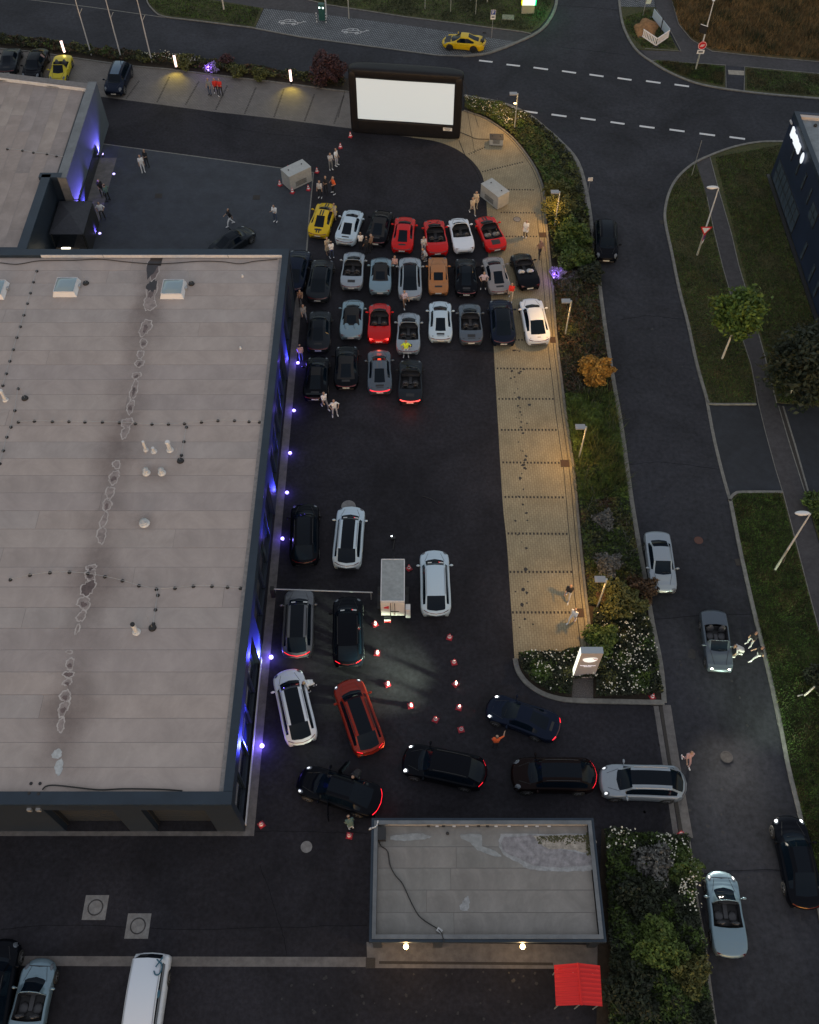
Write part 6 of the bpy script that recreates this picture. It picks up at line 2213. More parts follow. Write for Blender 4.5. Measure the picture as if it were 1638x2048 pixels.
# in-ground blue lights
M_BLUEG = mat('blue_white_glow', (1, 1, 1), .4, emit=(.42, .34, 1), estr=1.3)
BL = [(596, 727, 1), (588, 822, 1), (580, 907, .7), (574, 986, .6), (565, 1078, .8), (542, 1315, 1.8), (524, 1492, 2.4), (228, 349, .8), (200, 468, 1.0)]
BLL = ['by the third row beside the person in pink', 'beside the last drive-in row', 'alone by the hall wall, upper of the middle pair', 'alone by the hall wall, lower of the middle pair', 'left of the black estate', 'at the tail of the grey off-roader', 'below the white off-roader near the hall corner', 'on the forecourt nearest the fin wall', 'on the forecourt beside the dark tent']
for (u, v, e), lb in zip(BL, BLL):
    p = G(u, v)
    t = thing('ground_light', 'round blue-white ground light ' + lb, 'ground light', (p.x, p.y, .012), 0, 'blue ground lights along the walls')
    MB().tube((0, 0, 0), (0, 0, .05), .16, .15, 14).build('ring', M_GALV, t)
    MB().sphere((0, 0, .06), .12, 12, 6, sc=(1, 1, .5)).build('lens', M_BLUEG, t)
    if v > 500:
        tx = XE - p.x
        spot(t, (0, 0, .16), (tx, 0, 1.6), 900 * e, (.05, .06, 1), 70, .9, .05)
        point(t, (0, 0, .3), 14 * e, (.16, .10, 1), .05)
    else:
        spot(t, (0, 0, .14), (xF - p.x, .0, 2.0), 150 * e, (.16, .12, 1), 70, .8, .05)
for (v, e) in ((400, 1.5), (330, 1.1)):
    # narrow uplights washing the fin wall
    q = Vector((xF + .3, 68.3 if v == 400 else 75.6, .1))
    t = thing('wall_washer', 'blue wall washer at the foot of the fin wall, %s end' % ('near' if v == 400 else 'far'), 'ground light', q, 0, 'blue ground lights along the walls')
    MB().box((0, 0, 0), (.16, .3, .12)).build('housing', M_BLACK, t)
    MB().box((0, 0, .07), (.1, .24, .02)).build('lens', M_BLUEG, t)
    spot(t, (.08, 0, .1), (-.25, .35, 3), 900 * e, (.20, .15, 1), 110, .8, .05)

# ================================================================== pylon sign
b0 = G(1155, 1357)
t = thing('pylon_sign', 'illuminated pylon sign with oval emblem and two lines of lettering in the flower bed', 'sign', (b0.x - .2, b0.y, .05))
pw, ph_, pd = 1.28, 3.5, .4
M_PYL = mat('pylon_panel', (.42, .385, .39), .5, metal=.1)
MB().box((pw / 2 - .1, pd / 2, ph_ / 2), (pw, pd, ph_)).build('body', M_PYL, t)
MB().box((-.115, pd / 2, ph_ / 2), (.03, pd - .02, ph_)).build('lit_edge', mat('pylon_edge_glow', (1, 1, .9), .5, emit=(1, 1, .8), estr=.55), t)
MB().box((pw / 2 - .1, pd / 2, ph_ + .012), (pw + .03, pd + .02, .024)).build('top_cap', mat('pylon_cap', (.3, .34, .38), .4), t)
m = MB()
pts = []
cx, cz = pw / 2 - .1, 2.75
for i in range(28):
    a = 2 * math.pi * i / 28
    x = .44 * math.cos(a)
    z = (.2 if math.sin(a) > 0 else .46) * math.sin(a)
    pts.append((cx + x, -.012, cz + z + (.1 * x if math.sin(a) > 0 else 0)))
m.add(pts, [tuple(range(28))])
o = m.build('oval_emblem', mat('emblem_glow', (.9, .9, .9), .5, emit=(.9, .93, .9), estr=.3), t)
MB().box((cx + .27, -.02, cz + .06), (.28, .008, .045)).build('dark_bar', M_BLACK, o)
MB().box((cx + .31, -.02, cz - .02), (.18, .008, .05)).build('red_bar', M_SRED, o)


def text(s, size, loc, rot, m_, parent, nm='lettering'):
    cu = bpy.data.curves.new(nm, 'FONT')
    cu.body = s
    cu.size = size
    cu.extrude = .004
    cu.offset = .003
    cu.align_x = 'CENTER'
    tmp = bpy.data.objects.new(nm, cu)
    COL.objects.link(tmp)
    me = bpy.data.meshes.new_from_object(tmp.evaluated_get(bpy.context.evaluated_depsgraph_get()))
    bpy.data.objects.remove(tmp)
    me.materials.clear()
    me.materials.append(m_)
    o = bpy.data.objects.new(nm, me)
    COL.objects.link(o)
    o.parent = parent
    o.location = loc
    o.rotation_euler = rot
    return o


M_LET = mat('letter_glow', (1, 1, 1), .5, emit=(.95, .9, 1), estr=.25)
text('Porsche Zentrum', .13, (cx, -.012, 1.8), (R(90), 0, 0), M_LET, t)
m = MB()
for k, q in enumerate((.05, .03, .05, .03, .045, .03, .03, .05, .03)):
    m.box((cx - .2 + k * .05, -.01, 1.67 + q / 2), (.03, .008, q + .03))
m.build('lettering', M_LET, t)
spot(t, (-.6, -.25, .1), (-.1, .16, 1.3), 26, (1, 1, .72), 95, .8, .05)
MB().box((-.55, -.2, .06), (.16, .12, .1)).build('uplight', mat('uplight_glow', (1, 1, .8), .5, emit=(1, 1, .7), estr=6), t)
struct('pylon_gravel', MB().prism(gp([(1146, 1358), (1186, 1358), (1186, 1398), (1143, 1397)]), 0, .07), mat('gravel', (.1, .09, .085), .95, var=.5, vscale=14, bump=1, bscale=30))

# ================================================================== charger, boxes on the far lawn
p = G(644, 42)
t = thing('charging_station', 'dark green electric charger with two lit displays and striped posts', 'charger', (p.x, p.y, .01), R(-8))
MB().box((0, .25, .85), (.62, .4, 1.7)).build('cabinet', mat('charger_green', (.02, .09, .08), .5), t)
for sd in (-1, 1):
    MB().box((sd * .19, .04, 1.35), (.16, .02, .16)).build('display', mat('display_glow', (1, 1, 1), .4, emit=(.75, 1, .95), estr=1.5), t)
    o = MB().tube((sd * .5, -.3, 0), (sd * .5, -.3, 1.0), .045).build('striped_post', M_SWH, t)
    for k in range(3):
        MB().tube((sd * .5, -.3, .2 + k * .27), (sd * .5, -.3, .32 + k * .27), .05).build('dark_band', M_BLACK, o)
MB().box((.4, .5, 1.2), (.05, .5, 2.2)).build('side_panel', M_PALEMETAL, t)
p = G(1055, 26)
t = thing('lit_totem', 'glowing white totem with yellow and green edges on a grey base at the top edge', 'sign', (p.x, p.y, .05))
MB().box((0, 0, .45), (1.3, .6, .9)).build('base', mat('totem_base', (.33, .31, .24), .7), t)
MB().box((0, 0, 2.0), (1.3, .5, 2.2)).build('lit_face', mat('totem_glow', (1, 1, 1), .5, emit=(.95, 1, .95), estr=.45), t)
MB().box((-.69, 0, 2.0), (.08, .52, 2.2)).build('yellow_edge', mat('yellow_glow', (1, 1, 0), .5, emit=(.9, 1, 0), estr=.5), t)
MB().box((.71, 0, 2.0), (.12, .52, 2.2)).build('green_edge', mat('green_glow', (0, 1, .4), .5, emit=(0, 1, .45), estr=.45), t)
point(t, (1.3, -.5, 1.5), 26, (.0, 1, .25), .2)
p = G(1016, 37)
t = thing('concrete_cover', 'flat pale concrete cover slab in the far lawn', 'slab', (p.x, p.y, .05), R(-6))
MB().box((0, 0, .05), (1.25, .95, .12)).build('slab', mat('mossy_concrete', (.2, .21, .15), .9, var=.3, vscale=5), t)
p = G(958, 3)
t = thing('park_bench', 'pale low rail or bench at the top edge of the far lawn', 'bench', (p.x, p.y, .05), R(-9))
MB().box((0, 0, .42), (2.4, .4, .06)).build('seat', M_LPOLE, t)
for sd in (-1, 1):
    MB().box((sd * .9, 0, .2), (.1, .35, .4)).build('leg', M_LPOLE, t)
p = G(1285, 33)
t = thing('banner_flag', 'tilted pale beach flag at the top edge by the barrier fence', 'flag', (p.x, p.y, .05))
MB().tube((0, 0, 0), (.1, 0, 3.2), .03).build('pole', M_GALV, t)
MB().box((.34, .05, 2.2), (.5, .02, 1.9)).build('banner', mat('pale_banner', (.45, .55, .5), .7), t)
p = G(1283, 4)
t = thing('parked_bicycle', 'white thing with dark marks cut by the top edge on the corner paving', 'bicycle', (p.x, p.y, .05))
m = MB()
for x in (-.5, .5):
    for i in range(12):
        a0, a1 = i * math.pi / 6, (i + 1) * math.pi / 6
        m.tube((x + .32 * math.cos(a0), 0, .33 + .32 * math.sin(a0)), (x + .32 * math.cos(a1), 0, .33 + .32 * math.sin(a1)), .02, .02, 4)
m.build('wheels', M_BLACK, t)
MB().path([Vector(q) for q in ((-.5, 0, .33), (-.15, 0, .85), (.35, 0, .85), (0, 0, .3), (-.15, 0, .85))] + [Vector((.35, 0, .85)), Vector((.5, 0, .33))], .025, 5).build('frame', M_SWH, t)

# white barrier fence
M_BARR = mat('barrier_white_red', (.85, .80, .80), .6)
t0 = G(1312, 92)
t = thing('barrier_fence', 'white slatted construction barriers standing round the dirt heap', 'fence', (t0.x, t0.y, .05))
legs = [((1283, 76), (1311, 95)), ((1311, 95), (1336, 78)), ((1304, 37), (1336, 78))]
for k, (a, b) in enumerate(legs):
    A, B = G(*a) - t0, G(*b) - t0
    L_ = (B - A).length
    ang = math.atan2((B - A).y, (B - A).x)
    npn = max(1, round(L_ / 2.1))
    for q in range(npn):
        pa, pb = A.lerp(B, (q + .02) / npn), A.lerp(B, (q + .98) / npn)
        c = (pa + pb) / 2
        w = (pb - pa).length
        if k < 2:
            m = MB()
            for z in (.18, .88):
                m.box((0, 0, z), (w, .05, .1))
            o = m.build('barrier_rail', M_BARR, t)
            ns = 9
            sm_ = MB().box((0, 0, 0), (.11, .045, .62)).mesh('slat') if k == 0 and q == 0 else sm_
            for i in range(ns):
                place('slat', sm_, [M_BARR], o, (-w / 2 + (i + .5) * w / ns, 0, .53))
            o.location = (c.x, c.y, 0)
            o.rotation_euler = (0, 0, ang)
        else:
            o = MB().box((0, 0, .55), (w, .05, .9)).build('barrier_panel', mat('barrier_back', (.42, .5, .6), .6), t)
            o.location = (c.x, c.y, 0)
            o.rotation_euler = (0, 0, ang)
    MB().box((A.x, A.y, .05), (.5, .25, .1)).build('foot', M_BLACK, t)
p = G(1320, 66)
tag(MB().tube(tuple(p), tuple(p + Vector((0, 0, 1.6))), .06).build('post_stump', M_BLACK), 'dark post standing in the dirt behind the white barriers', 'post')
# dirt heap
m = MB()
c = G(1292, 58)
n = 26
vs = [(c.x, c.y, .6)]
rng = random.Random(3)
for j in range(1, 7):
    for i in range(n):
        a = 2 * math.pi * i / n
        r = j / 6 * (1.1 + .2 * math.sin(2 * a) + .12 * math.sin(5 * a)) * 1.25
        vs.append((c.x + math.cos(a) * r * .95, c.y + math.sin(a) * r * 1.35, max(.02, .62 * (1 - (j / 6) ** 1.6) + rng.uniform(-.05, .05) * (1 if j < 6 else 0) + .03)))
fs = [(0, 1 + i, 1 + (i + 1) % n) for i in range(n)] + [(1 + (j - 1) * n + i, 1 + j * n + i, 1 + j * n + (i + 1) % n, 1 + (j - 1) * n + (i + 1) % n) for j in range(1, 6) for i in range(n)]
m.add(vs, fs, 0, True)
tag(m.build('dirt_heap', M_DIRT), 'orange-brown heap of excavated dirt behind the white barriers', 'dirt heap')

# ================================================================== right hand building
rb = thing('office_building', 'dark blue two-storey block with glowing sign and slot windows cut by the right edge', 'building', (32.5, 60, 0))
ZT = 6.3
yt = 72.7 - 60
nsl = lambda x: yt - .14 * x
M_NAVY = mat('navy_facade', (.014, .024, .052), .5, var=.15, vscale=.6)
MB().prism([(0, -14), (30, -14), (30, nsl(30)), (0, yt)], 0, ZT - .3).build('wall', M_NAVY, rb)
MB().prism([(.42, -13.5), (29, -13.5), (29, nsl(29) - .5), (.42, yt - .5)], ZT - .29, ZT - .25).build('roof', mat('office_roof', (.2, .23, .25), .9, var=.2, vscale=1.2, stain=.2), rb)
m = MB().box((.2, (yt - 14) / 2, ZT - .1), (.4, yt + 14, .36))
m.build('coping', M_COPE, rb)
m = kerb(MB(), [Vector((.2, yt - .15, 0)), Vector((30, nsl(30) - .15, 0))], .3, ZT + .06, ZT - .4)
m.build('coping', M_NAVY, rb)
kerb(MB(), [Vector((.42, yt - .5, 0)), Vector((30, nsl(30) - .5, 0))], .35, ZT + .02, ZT - .3).build('parapet_flashing', mat('tan_flashing', (.5, .44, .4), .6), rb)
MB().sphere((1.5, yt - 1.6, ZT - .18), .16, 8, 5).build('roof_outlet', M_BLACK, rb)
M_WIN = mat('pale_window_glass', (.055, .075, .10), .15, spec=.3)


def window(y, z0, z1, w, nm='window'):
    f = MB().box((-.02, y, (z0 + z1) / 2), (.08, w, z1 - z0)).build(nm, mat('window_frame_grey', (.015, .018, .022), .5), rb)
    n = max(1, round(w / .9))
    hs = 2 if z1 - z0 > 1.2 else 1
    for i in range(n):
        for j in range(hs):
            zz0 = z0 + (z1 - z0) * j / hs + .05
            zz1 = z0 + (z1 - z0) * (j + 1) / hs - .03
            MB().box((-.065, y - w / 2 + (i + .5) * w / n, (zz0 + zz1) / 2), (.02, w / n - .14, zz1 - zz0 - .04)).build('pane', M_WIN, f)


for y in (69.9, 68.0, 66.05, 64.2, 56.5, 54.6, 52.7):
    window(y - 60, 3.65, 5.1, .38)
window(62.3 - 60, 3.3, 4.7, 1.7)
window(68.2 - 60, .25, 2.3, 7.4, 'glazed_front')
for y in (61.3, 58.6, 56.9, 54.5):
    window(y - 60, .4, 2.0, .5)
MB().box((-.25, (yt - 14) / 2, .1), (.3, yt + 14, .12)).build('plinth', M_BLACK, rb)
sg = thing('lit_wall_sign', 'brightly glowing white script sign high on the dark blue block', 'sign', (32.5 - .12, 70, 0))
M_SG = mat('sign_glow', (.5, .5, .5), .5, emit=(.85, .92, 1), estr=.42)
rg = random.Random(2)
for k in range(10):
    y = 1.25 - k * .275
    h = .62 + rg.uniform(-.1, .2)
    MB().box((-.06, y, 5.45), (.12, .25, h)).build('letter', M_SG, sg)
m = MB().sphere((-.06, -2.35, 5.45), .42, 16, 8, sc=(.14, .8, 1.15))
m.build('round_logo', M_SG, sg)
MB().box((.06, -.3, 5.45), (.06, 3.6, .1)).build('mounting_rail', M_BLACK, sg)
wl_ = thing('wall_bracket', 'small pale bracket high at the corner of the dark blue block', 'bracket', (32.5 - .1, 72.2, 5.7))
MB().box((-.05, 0, 0), (.12, .5, .12)).build('arm', M_PALEMETAL, wl_)
# ================================================================== vegetation
def leafcloud(pts, nrm_up, size, seed=0, asp=1.8):
    """numpy: leaf quads at pts with random orientation; returns verts, faces"""
    rg = np.random.RandomState(seed)
    n = len(pts)
    a = rg.normal(size=(n, 3))
    a[:, 2] *= .5
    a /= np.linalg.norm(a, axis=1)[:, None]
    b = rg.normal(size=(n, 3))
    b[:, 2] -= (b * a).sum(1) * 0
    b = np.cross(a, b)
    b /= np.linalg.norm(b, axis=1)[:, None]
    sz = size * rg.uniform(.6, 1.4, n)[:, None]
    a = a * sz * asp / 2
    b = b * sz / 2
    v = np.stack([pts - a, pts + b * .9 - a * .1, pts + a, pts - b * .9 - a * .1], 1).reshape(-1, 3)
    return v


def npmesh(name, v, mi=None, tri=False):
    k = 3 if tri else 4
    n = len(v) // k
    me = bpy.data.meshes.new(name)
    me.vertices.add(len(v))
    me.vertices.foreach_set('co', v.astype(np.float32).ravel())
    me.loops.add(len(v))
    me.loops.foreach_set('vertex_index', np.arange(len(v), dtype=np.int32))
    me.polygons.add(n)
    me.polygons.foreach_set('loop_start', np.arange(0, len(v), k, dtype=np.int32))
    me.polygons.foreach_set('loop_total', np.full(n, k, dtype=np.int32))
    if mi is not None:
        me.polygons.foreach_set('material_index', mi.astype(np.int32))
    me.update(calc_edges=True)
    return me


def npobj(name, v, mats, parent=None, mi=None, tri=False, **kw):
    me = npmesh(name, v, mi, tri)
    for m in (mats if isinstance(mats, (list, tuple)) else [mats]):
        me.materials.append(m)
    o = bpy.data.objects.new(name, me)
    COL.objects.link(o)
    if parent:
        o.parent = parent
    for k, q in kw.items():
        o[k] = q
    return o


def inside(px, py, poly):
    P = np.array([(p[0], p[1]) for p in poly])
    c = np.zeros(len(px), bool)
    j = len(P) - 1
    for i in range(len(P)):
        q = ((P[i, 1] > py) != (P[j, 1] > py)) & (px < (P[j, 0] - P[i, 0]) * (py - P[i, 1]) / (P[j, 1] - P[i, 1] + 1e-12) + P[i, 0])
        c ^= q
        j = i
    return c


def scatter(poly, n, seed=0):
    rg = np.random.RandomState(seed)
    P = np.array([(p[0], p[1]) for p in poly])
    lo, hi = P.min(0), P.max(0)
    out = np.zeros((0, 2))
    while len(out) < n:
        q = rg.uniform(lo, hi, (n * 2, 2))
        out = np.concatenate([out, q[inside(q[:, 0], q[:, 1], poly)]])
    return out[:n]


def wav(x, y, s=1.0, ph=0.0):
    return (np.sin(x * 1.7 * s + ph) * np.cos(y * 1.3 * s + 1.3 * ph) + .6 * np.sin(x * 3.9 * s + y * 2.3 * s + ph) + .5 * np.cos(y * 4.7 * s - x * 2.9 * s + ph * 2)) / 2.1


def foliage(nme, c, c2, vs=3.0):
    return mat(nme, c, .75, var=.45, vscale=vs, col2=c2, stain=.45, sscale=1.1, vdetail=6)


F_GREEN = foliage('bush_green', (.034, .068, .012), (.09, .145, .022))
F_DARK = foliage('bush_dark', (.011, .019, .008), (.026, .038, .014))
F_OLIVE = foliage('bush_olive', (.065, .075, .016), (.14, .145, .035))
F_RED = foliage('bush_russet', (.055, .028, .012), (.10, .055, .025))
F_ORANGE = foliage('autumn_orange', (.34, .15, .02), (.55, .30, .05), 5)
F_LIME = foliage('bush_lime', (.055, .10, .012), (.12, .18, .03))
F_TREE = foliage('tree_green', (.04, .09, .012), (.12, .19, .02), 2)
F_PURP = foliage('purple_leaves', (.05, .02, .025), (.09, .04, .045))
F_GREY = foliage('grey_leaves', (.10, .10, .09), (.18, .18, .17))
M_FLOW = mat('white_petals', (.66, .64, .54), .7, var=.15, vscale=30)
M_BARK = mat('bark', (.09, .065, .045), .9, var=.3, vscale=12, bump=.6)
M_WBARK = mat('white_bark', (.5, .47, .42), .8, var=.2, vscale=14)
M_STRAW = mat('straw_grass', (.22, .13, .05), .9, var=.3, vscale=.7, col2=(.33, .2, .08), stain=.4)


def cover(name, poly, n, mats, size, h0, h1, seed, sel=None, clump=1.0):
    q = scatter(poly, n, seed)
    rg = np.random.RandomState(seed + 50)
    hh = h0 + (h1 - h0) * np.clip(.5 + .55 * wav(q[:, 0], q[:, 1], clump, seed), 0, 1)
    z = .06 + hh * rg.uniform(.35, 1, n) ** .6
    pts = np.column_stack([q, z])
    v = leafcloud(pts, 1, size, seed)
    k = len(mats)
    if sel is None:
        f = wav(q[:, 0], q[:, 1], .6, seed + 2.0) + rg.uniform(-.35, .35, n)
        mi = np.clip(((f + 1) / 2 * k).astype(int), 0, k - 1)
    else:
        mi = sel(q, rg)
    return npobj(name, v, mats, mi=mi, kind='stuff')


# the long bed, split along its length
def band(v0, v1):
    """piece of the long bed between two pixel rows"""
    ya, yb = G(0, v0).y, G(0, v1).y
    a = [p for p in pout if yb <= p.y <= ya]
    b = [p for p in gs(BED_ROAD, 4) if yb <= p.y <= ya]
    return [p + Vector((.25, 0, 0)) for p in a] + [p + Vector((-.3, 0, 0)) for p in b[::-1]]


F_SETS = [('hedge_planting', (225, 420), 11000, [F_OLIVE, F_DARK, F_OLIVE, F_GREEN], .13, .1, .5),
          ('hedge_planting', (415, 545), 9000, [F_GREEN, F_OLIVE, F_DARK, F_LIME], .14, .2, 1.0),
          ('low_planting', (560, 800), 17000, [F_RED, F_DARK, F_RED, F_DARK, F_OLIVE], .13, .1, .55),
          ('green_planting', (790, 1010), 24000, [F_GREEN, F_LIME, F_GREEN, F_DARK], .14, .15, .6),
          ('mixed_planting', (1000, 1230), 22000, [F_DARK, F_GREEN, F_DARK, F_OLIVE, F_RED], .13, .12, .65),
          ('low_planting', (540, 570), 1500, [F_PURP, F_GREY, F_RED], .1, .1, .4)]
for i, (nm, (a, b), n, ms, sz, h0, h1) in enumerate(F_SETS):
    cover(nm, band(a, b), n, ms, sz, h0, h1, 20 + i)
# upper tip of the bed with flowers
tip = gp([(930, 200), (1000, 212), (1045, 232), (1085, 275), (1120, 330), (1140, 390), (1100, 420), (1088, 372), (1074, 336), (1044, 288), (1012, 262), (972, 236), (930, 222)])
cover('flower_bed_tip', tip, 9000, [F_OLIVE, F_GREEN, F_OLIVE], .13, .2, .7, 41)
q = scatter(gp([(930, 203), (1000, 214), (1045, 234), (1060, 250), (1012, 262), (972, 236), (930, 220)]), 260, 42)
npobj('white_flowers', leafcloud(np.column_stack([q, np.random.RandomState(1).uniform(.5, .8, len(q))]), 1, .09, 43, 1.2), M_FLOW, kind='stuff')
# rose bed round the pylon
rose = gp([(1036, 1312), (1140, 1306), (1180, 1300), (1186, 1225), (1290, 1235), (1300, 1262), (1322, 1390), (1241, 1396), (1190, 1396), (1190, 1360), (1142, 1360), (1140, 1392), (1100, 1388), (1062, 1364), (1040, 1338)])
cover('rose_bushes', rose, 21000, [F_GREEN, F_DARK, F_DARK, F_OLIVE], .11, .3, .85, 51, clump=1.3)


def flowers(poly, n, seed, h0=.55, h1=1.0):
    rg = np.random.RandomState(seed)
    c = scatter(poly, n // 6, seed)
    q = np.repeat(c, 6, 0) + rg.normal(0, .2, (len(c) * 6, 2))
    q = q[inside(q[:, 0], q[:, 1], poly)]
    z = .08 + rg.uniform(h0, h1, len(q))
    P = np.column_stack([q, z])
    v = np.concatenate([leafcloud(P, 1, .095, seed + k, 1.1) for k in range(2)])
    npobj('white_flowers', v, M_FLOW, kind='stuff')


flowers(rose, 620, 52, .35, .95)
low_in = gp([(1207, 1664), (1366, 1680), (1378, 1740), (1386, 1810), (1398, 1866), (1406, 1935), (1416, 2019), (1424, 2080), (1214, 2080), (1216, 1900)])
cover('shrub_mass', low_in, 42000, [F_DARK, F_DARK, F_GREEN, F_DARK], .12, .4, 1.3, 61)
flowers(gp([(1207, 1664), (1366, 1680), (1380, 1745), (1330, 1740), (1270, 1715), (1207, 1710)]), 230, 62, .8, 1.4)
flowers(gp([(1360, 1740), (1384, 1745), (1394, 1830), (1360, 1830), (1345, 1790)]), 110, 63, .8, 1.4)
# top bed
tb_ = gp([(-60, 68), (110, 90), (151, 97), (262, 110), (336, 118), (447, 132), (550, 146), (690, 165), (690, 178), (550, 160), (447, 147), (336, 133), (262, 127), (151, 111), (60, 99), (-60, 87)])
cover('upper_bed_planting', tb_, 15000, [F_DARK, F_OLIVE, F_DARK, F_RED, F_GREEN], .14, .2, .85, 71)
flowers(gp([(285, 112), (336, 118), (400, 128), (410, 142), (336, 132), (285, 125)]), 130, 72, .6, .9)


def shrub(u, v, rx, rz_, n, m_, label, size=.13, cat='shrub', name='shrub', z0=.05, grp='shrubs in the planting beds', stem=True, seed=None, up=.55, core=.35):
    p = G(u, v)
    t = thing(name, label, cat, (p.x, p.y, z0), 0, grp)
    rg = np.random.RandomState(seed or int(u * 7 + v))
    d = rg.normal(size=(n, 3))
    d /= np.linalg.norm(d, axis=1)[:, None]
    ang = np.arctan2(d[:, 1], d[:, 0])
    lob = 1 + .22 * np.sin(3 * ang + u) + .16 * np.sin(5 * ang + 4 * d[:, 2] + v) + .10 * np.sin(9 * ang + 7 * d[:, 2])
    r = (core + (1 - core) * rg.uniform(0, 1, n) ** .45) * lob
    pts = d * r[:, None] * np.array([rx, rx, rz_ * .5]) + np.array([0, 0, rz_ * up])
    pts = pts[pts[:, 2] > .03]
    npobj('foliage', leafcloud(pts, 1, size, 5), m_, t)
    if stem:
        m = MB()
        for k in range(6):
            a = k * 1.05
            m.tube((0, 0, 0), (math.cos(a) * rx * .5, math.sin(a) * rx * .5, rz_ * .6), .03, .012, 5)
        m.build('branches', M_BARK, t)
    return t


shrub(1188, 762, 1.15, 1.9, 5200, F_ORANGE, 'golden orange autumn shrub in the long bed', .12)
shrub(1140, 488, 1.35, 1.9, 5200, F_GREEN, 'big round green bush beside the footpath bend', .16)
shrub(1118, 445, 1.2, 2.2, 3600, F_OLIVE, 'olive green bush at the foot of the second square-headed lamp', .15)
shrub(1112, 402, 1.0, 1.7, 2600, F_OLIVE, 'olive bush lit by the lamp above the paving bend', .14)
shrub(1146, 530, 1.2, 1.5, 3400, F_GREEN, 'green bush above the violet-lit heather patch', .15)
shrub(1180, 560, 1.0, 1.2, 2000, F_DARK, 'dark green bush at the road edge below the footpath end', .14)
shrub(1240, 1215, 1.3, 1.4, 3800, F_OLIVE, 'yellow-green bush right of the lamp post nearest the pylon', .13)
shrub(1282, 1190, .9, 1.2, 2400, F_RED, 'russet bush at the road edge above the white roses', .13)
shrub(1213, 1140, .8, 1.2, 2000, F_GREY, 'greyish grassy shrub above the lamp post nearest the pylon', .12)
shrub(1200, 1290, 1.0, 1.3, 2800, F_LIME, 'bright green bush behind the pylon sign', .12)
shrub(1205, 1050, .7, 1.0, 1500, F_GREY, 'pale wispy shrub in the dark middle of the long bed', .10)
shrub(1310, 1900, 1.25, 1.9, 4200, F_LIME, 'lime green round bush in the lower bed', .12)
shrub(1300, 1735, 1.0, 1.7, 2600, F_GREY, 'greyish wispy bush in the upper part of the lower bed', .12)
shrub(1275, 1800, 1.2, 1.6, 3000, F_DARK, 'dark bush in the lower bed beside the garage', .12)
shrub(1370, 1950, 1.0, 1.5, 2600, F_OLIVE, 'olive bush leaning over the kerb in the lower bed', .12)
shrub(1255, 1990, 1.3, 1.7, 3400, F_DARK, 'dark bush right of the red canopy', .12)
shrub(1360, 1740, .9, 1.5, 2400, F_GREEN, 'green rose bush at the road corner of the lower bed', .11)
shrub(655, 165, 1.55, 2.6, 4200, F_PURP, 'dark purple-leaved bush left of the screen', .15)
shrub(370, 135, 1.0, 1.1, 1700, F_OLIVE, 'yellowish bush right of the middle light column', .13)
shrub(478, 152, .8, .9, 1200, F_OLIVE, 'low pale green bush, left of two behind the strolling trio', .13)
shrub(522, 158, .8, .9, 1200, F_OLIVE, 'low pale green bush, right of two behind the strolling trio', .13)
shrub(455, 132, .7, 1.0, 1000, F_PURP, 'purplish bush behind the blue-lit flowers', .13)
# violet-lit plants
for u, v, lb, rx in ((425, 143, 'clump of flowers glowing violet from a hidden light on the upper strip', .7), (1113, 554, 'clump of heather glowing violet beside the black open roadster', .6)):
    t = shrub(u, v, rx, .7, 700, foliage('violet_light_tint', (.25, .2, .45), (.5, .42, .7), 6), lb, .1, stem=False)  # violet lamplight is also put into the leaf colour
    point(t, (-.3, -.4, .75), 16, (.45, .22, 1), .08)
    MB().sphere((-.3, -.45, .35), .07, 8, 6).build('hidden_lamp', M_BLUEG, t)


def tree(u, v, h, r, n, fol, label, trunk=M_BARK, size=.2, name='tree', tr=.09, ch=None, lean=(0, 0), grp='trees on the lawns'):
    p = G(u, v)
    t = thing(name, label, 'tree', (p.x, p.y, .05), 0, grp)
    m = MB()
    zc = h - r * .9
    m.tube((0, 0, 0), (lean[0] * .4, lean[1] * .4, zc * .7), tr, tr * .75, 8)
    m.tube((lean[0] * .4, lean[1] * .4, zc * .7), (lean[0], lean[1], h * .93), tr * .75, tr * .2, 7)
    m.build('trunk', trunk, t)
    rng = random.Random(int(u))
    m = MB()
    cl = []
    for k in range(17):
        a = k * 2.4
        z = zc - r * .7 + r * 1.9 * k / 17
        rr_ = r * (.95 - .7 * abs(k / 17 - .4)) * rng.uniform(.5, 1.2)
        e = Vector((lean[0] + math.cos(a) * rr_, lean[1] + math.sin(a) * rr_, z + r * .15))
        m.tube((lean[0] * .8, lean[1] * .8, z - r * .2), e, tr * .35, .015, 5)
        cl.append(e)
    m.build('limbs', M_BARK, t)
    cl.append(Vector((lean[0], lean[1], h - r * .3)))
    rg = np.random.RandomState(int(v))
    pts = []
    for e in cl:
        k = n // len(cl)
        d = rg.normal(size=(k, 3)) * np.array([.2, .2, .15]) * r * 1.2 * rg.uniform(.7, 1.3)
        pts.append(d + np.array(e) - np.array([0, 0, r * .05]))
    pts = np.concatenate(pts)
    npobj('crown', leafcloud(pts, 1, size, 9), fol, t)
    return t


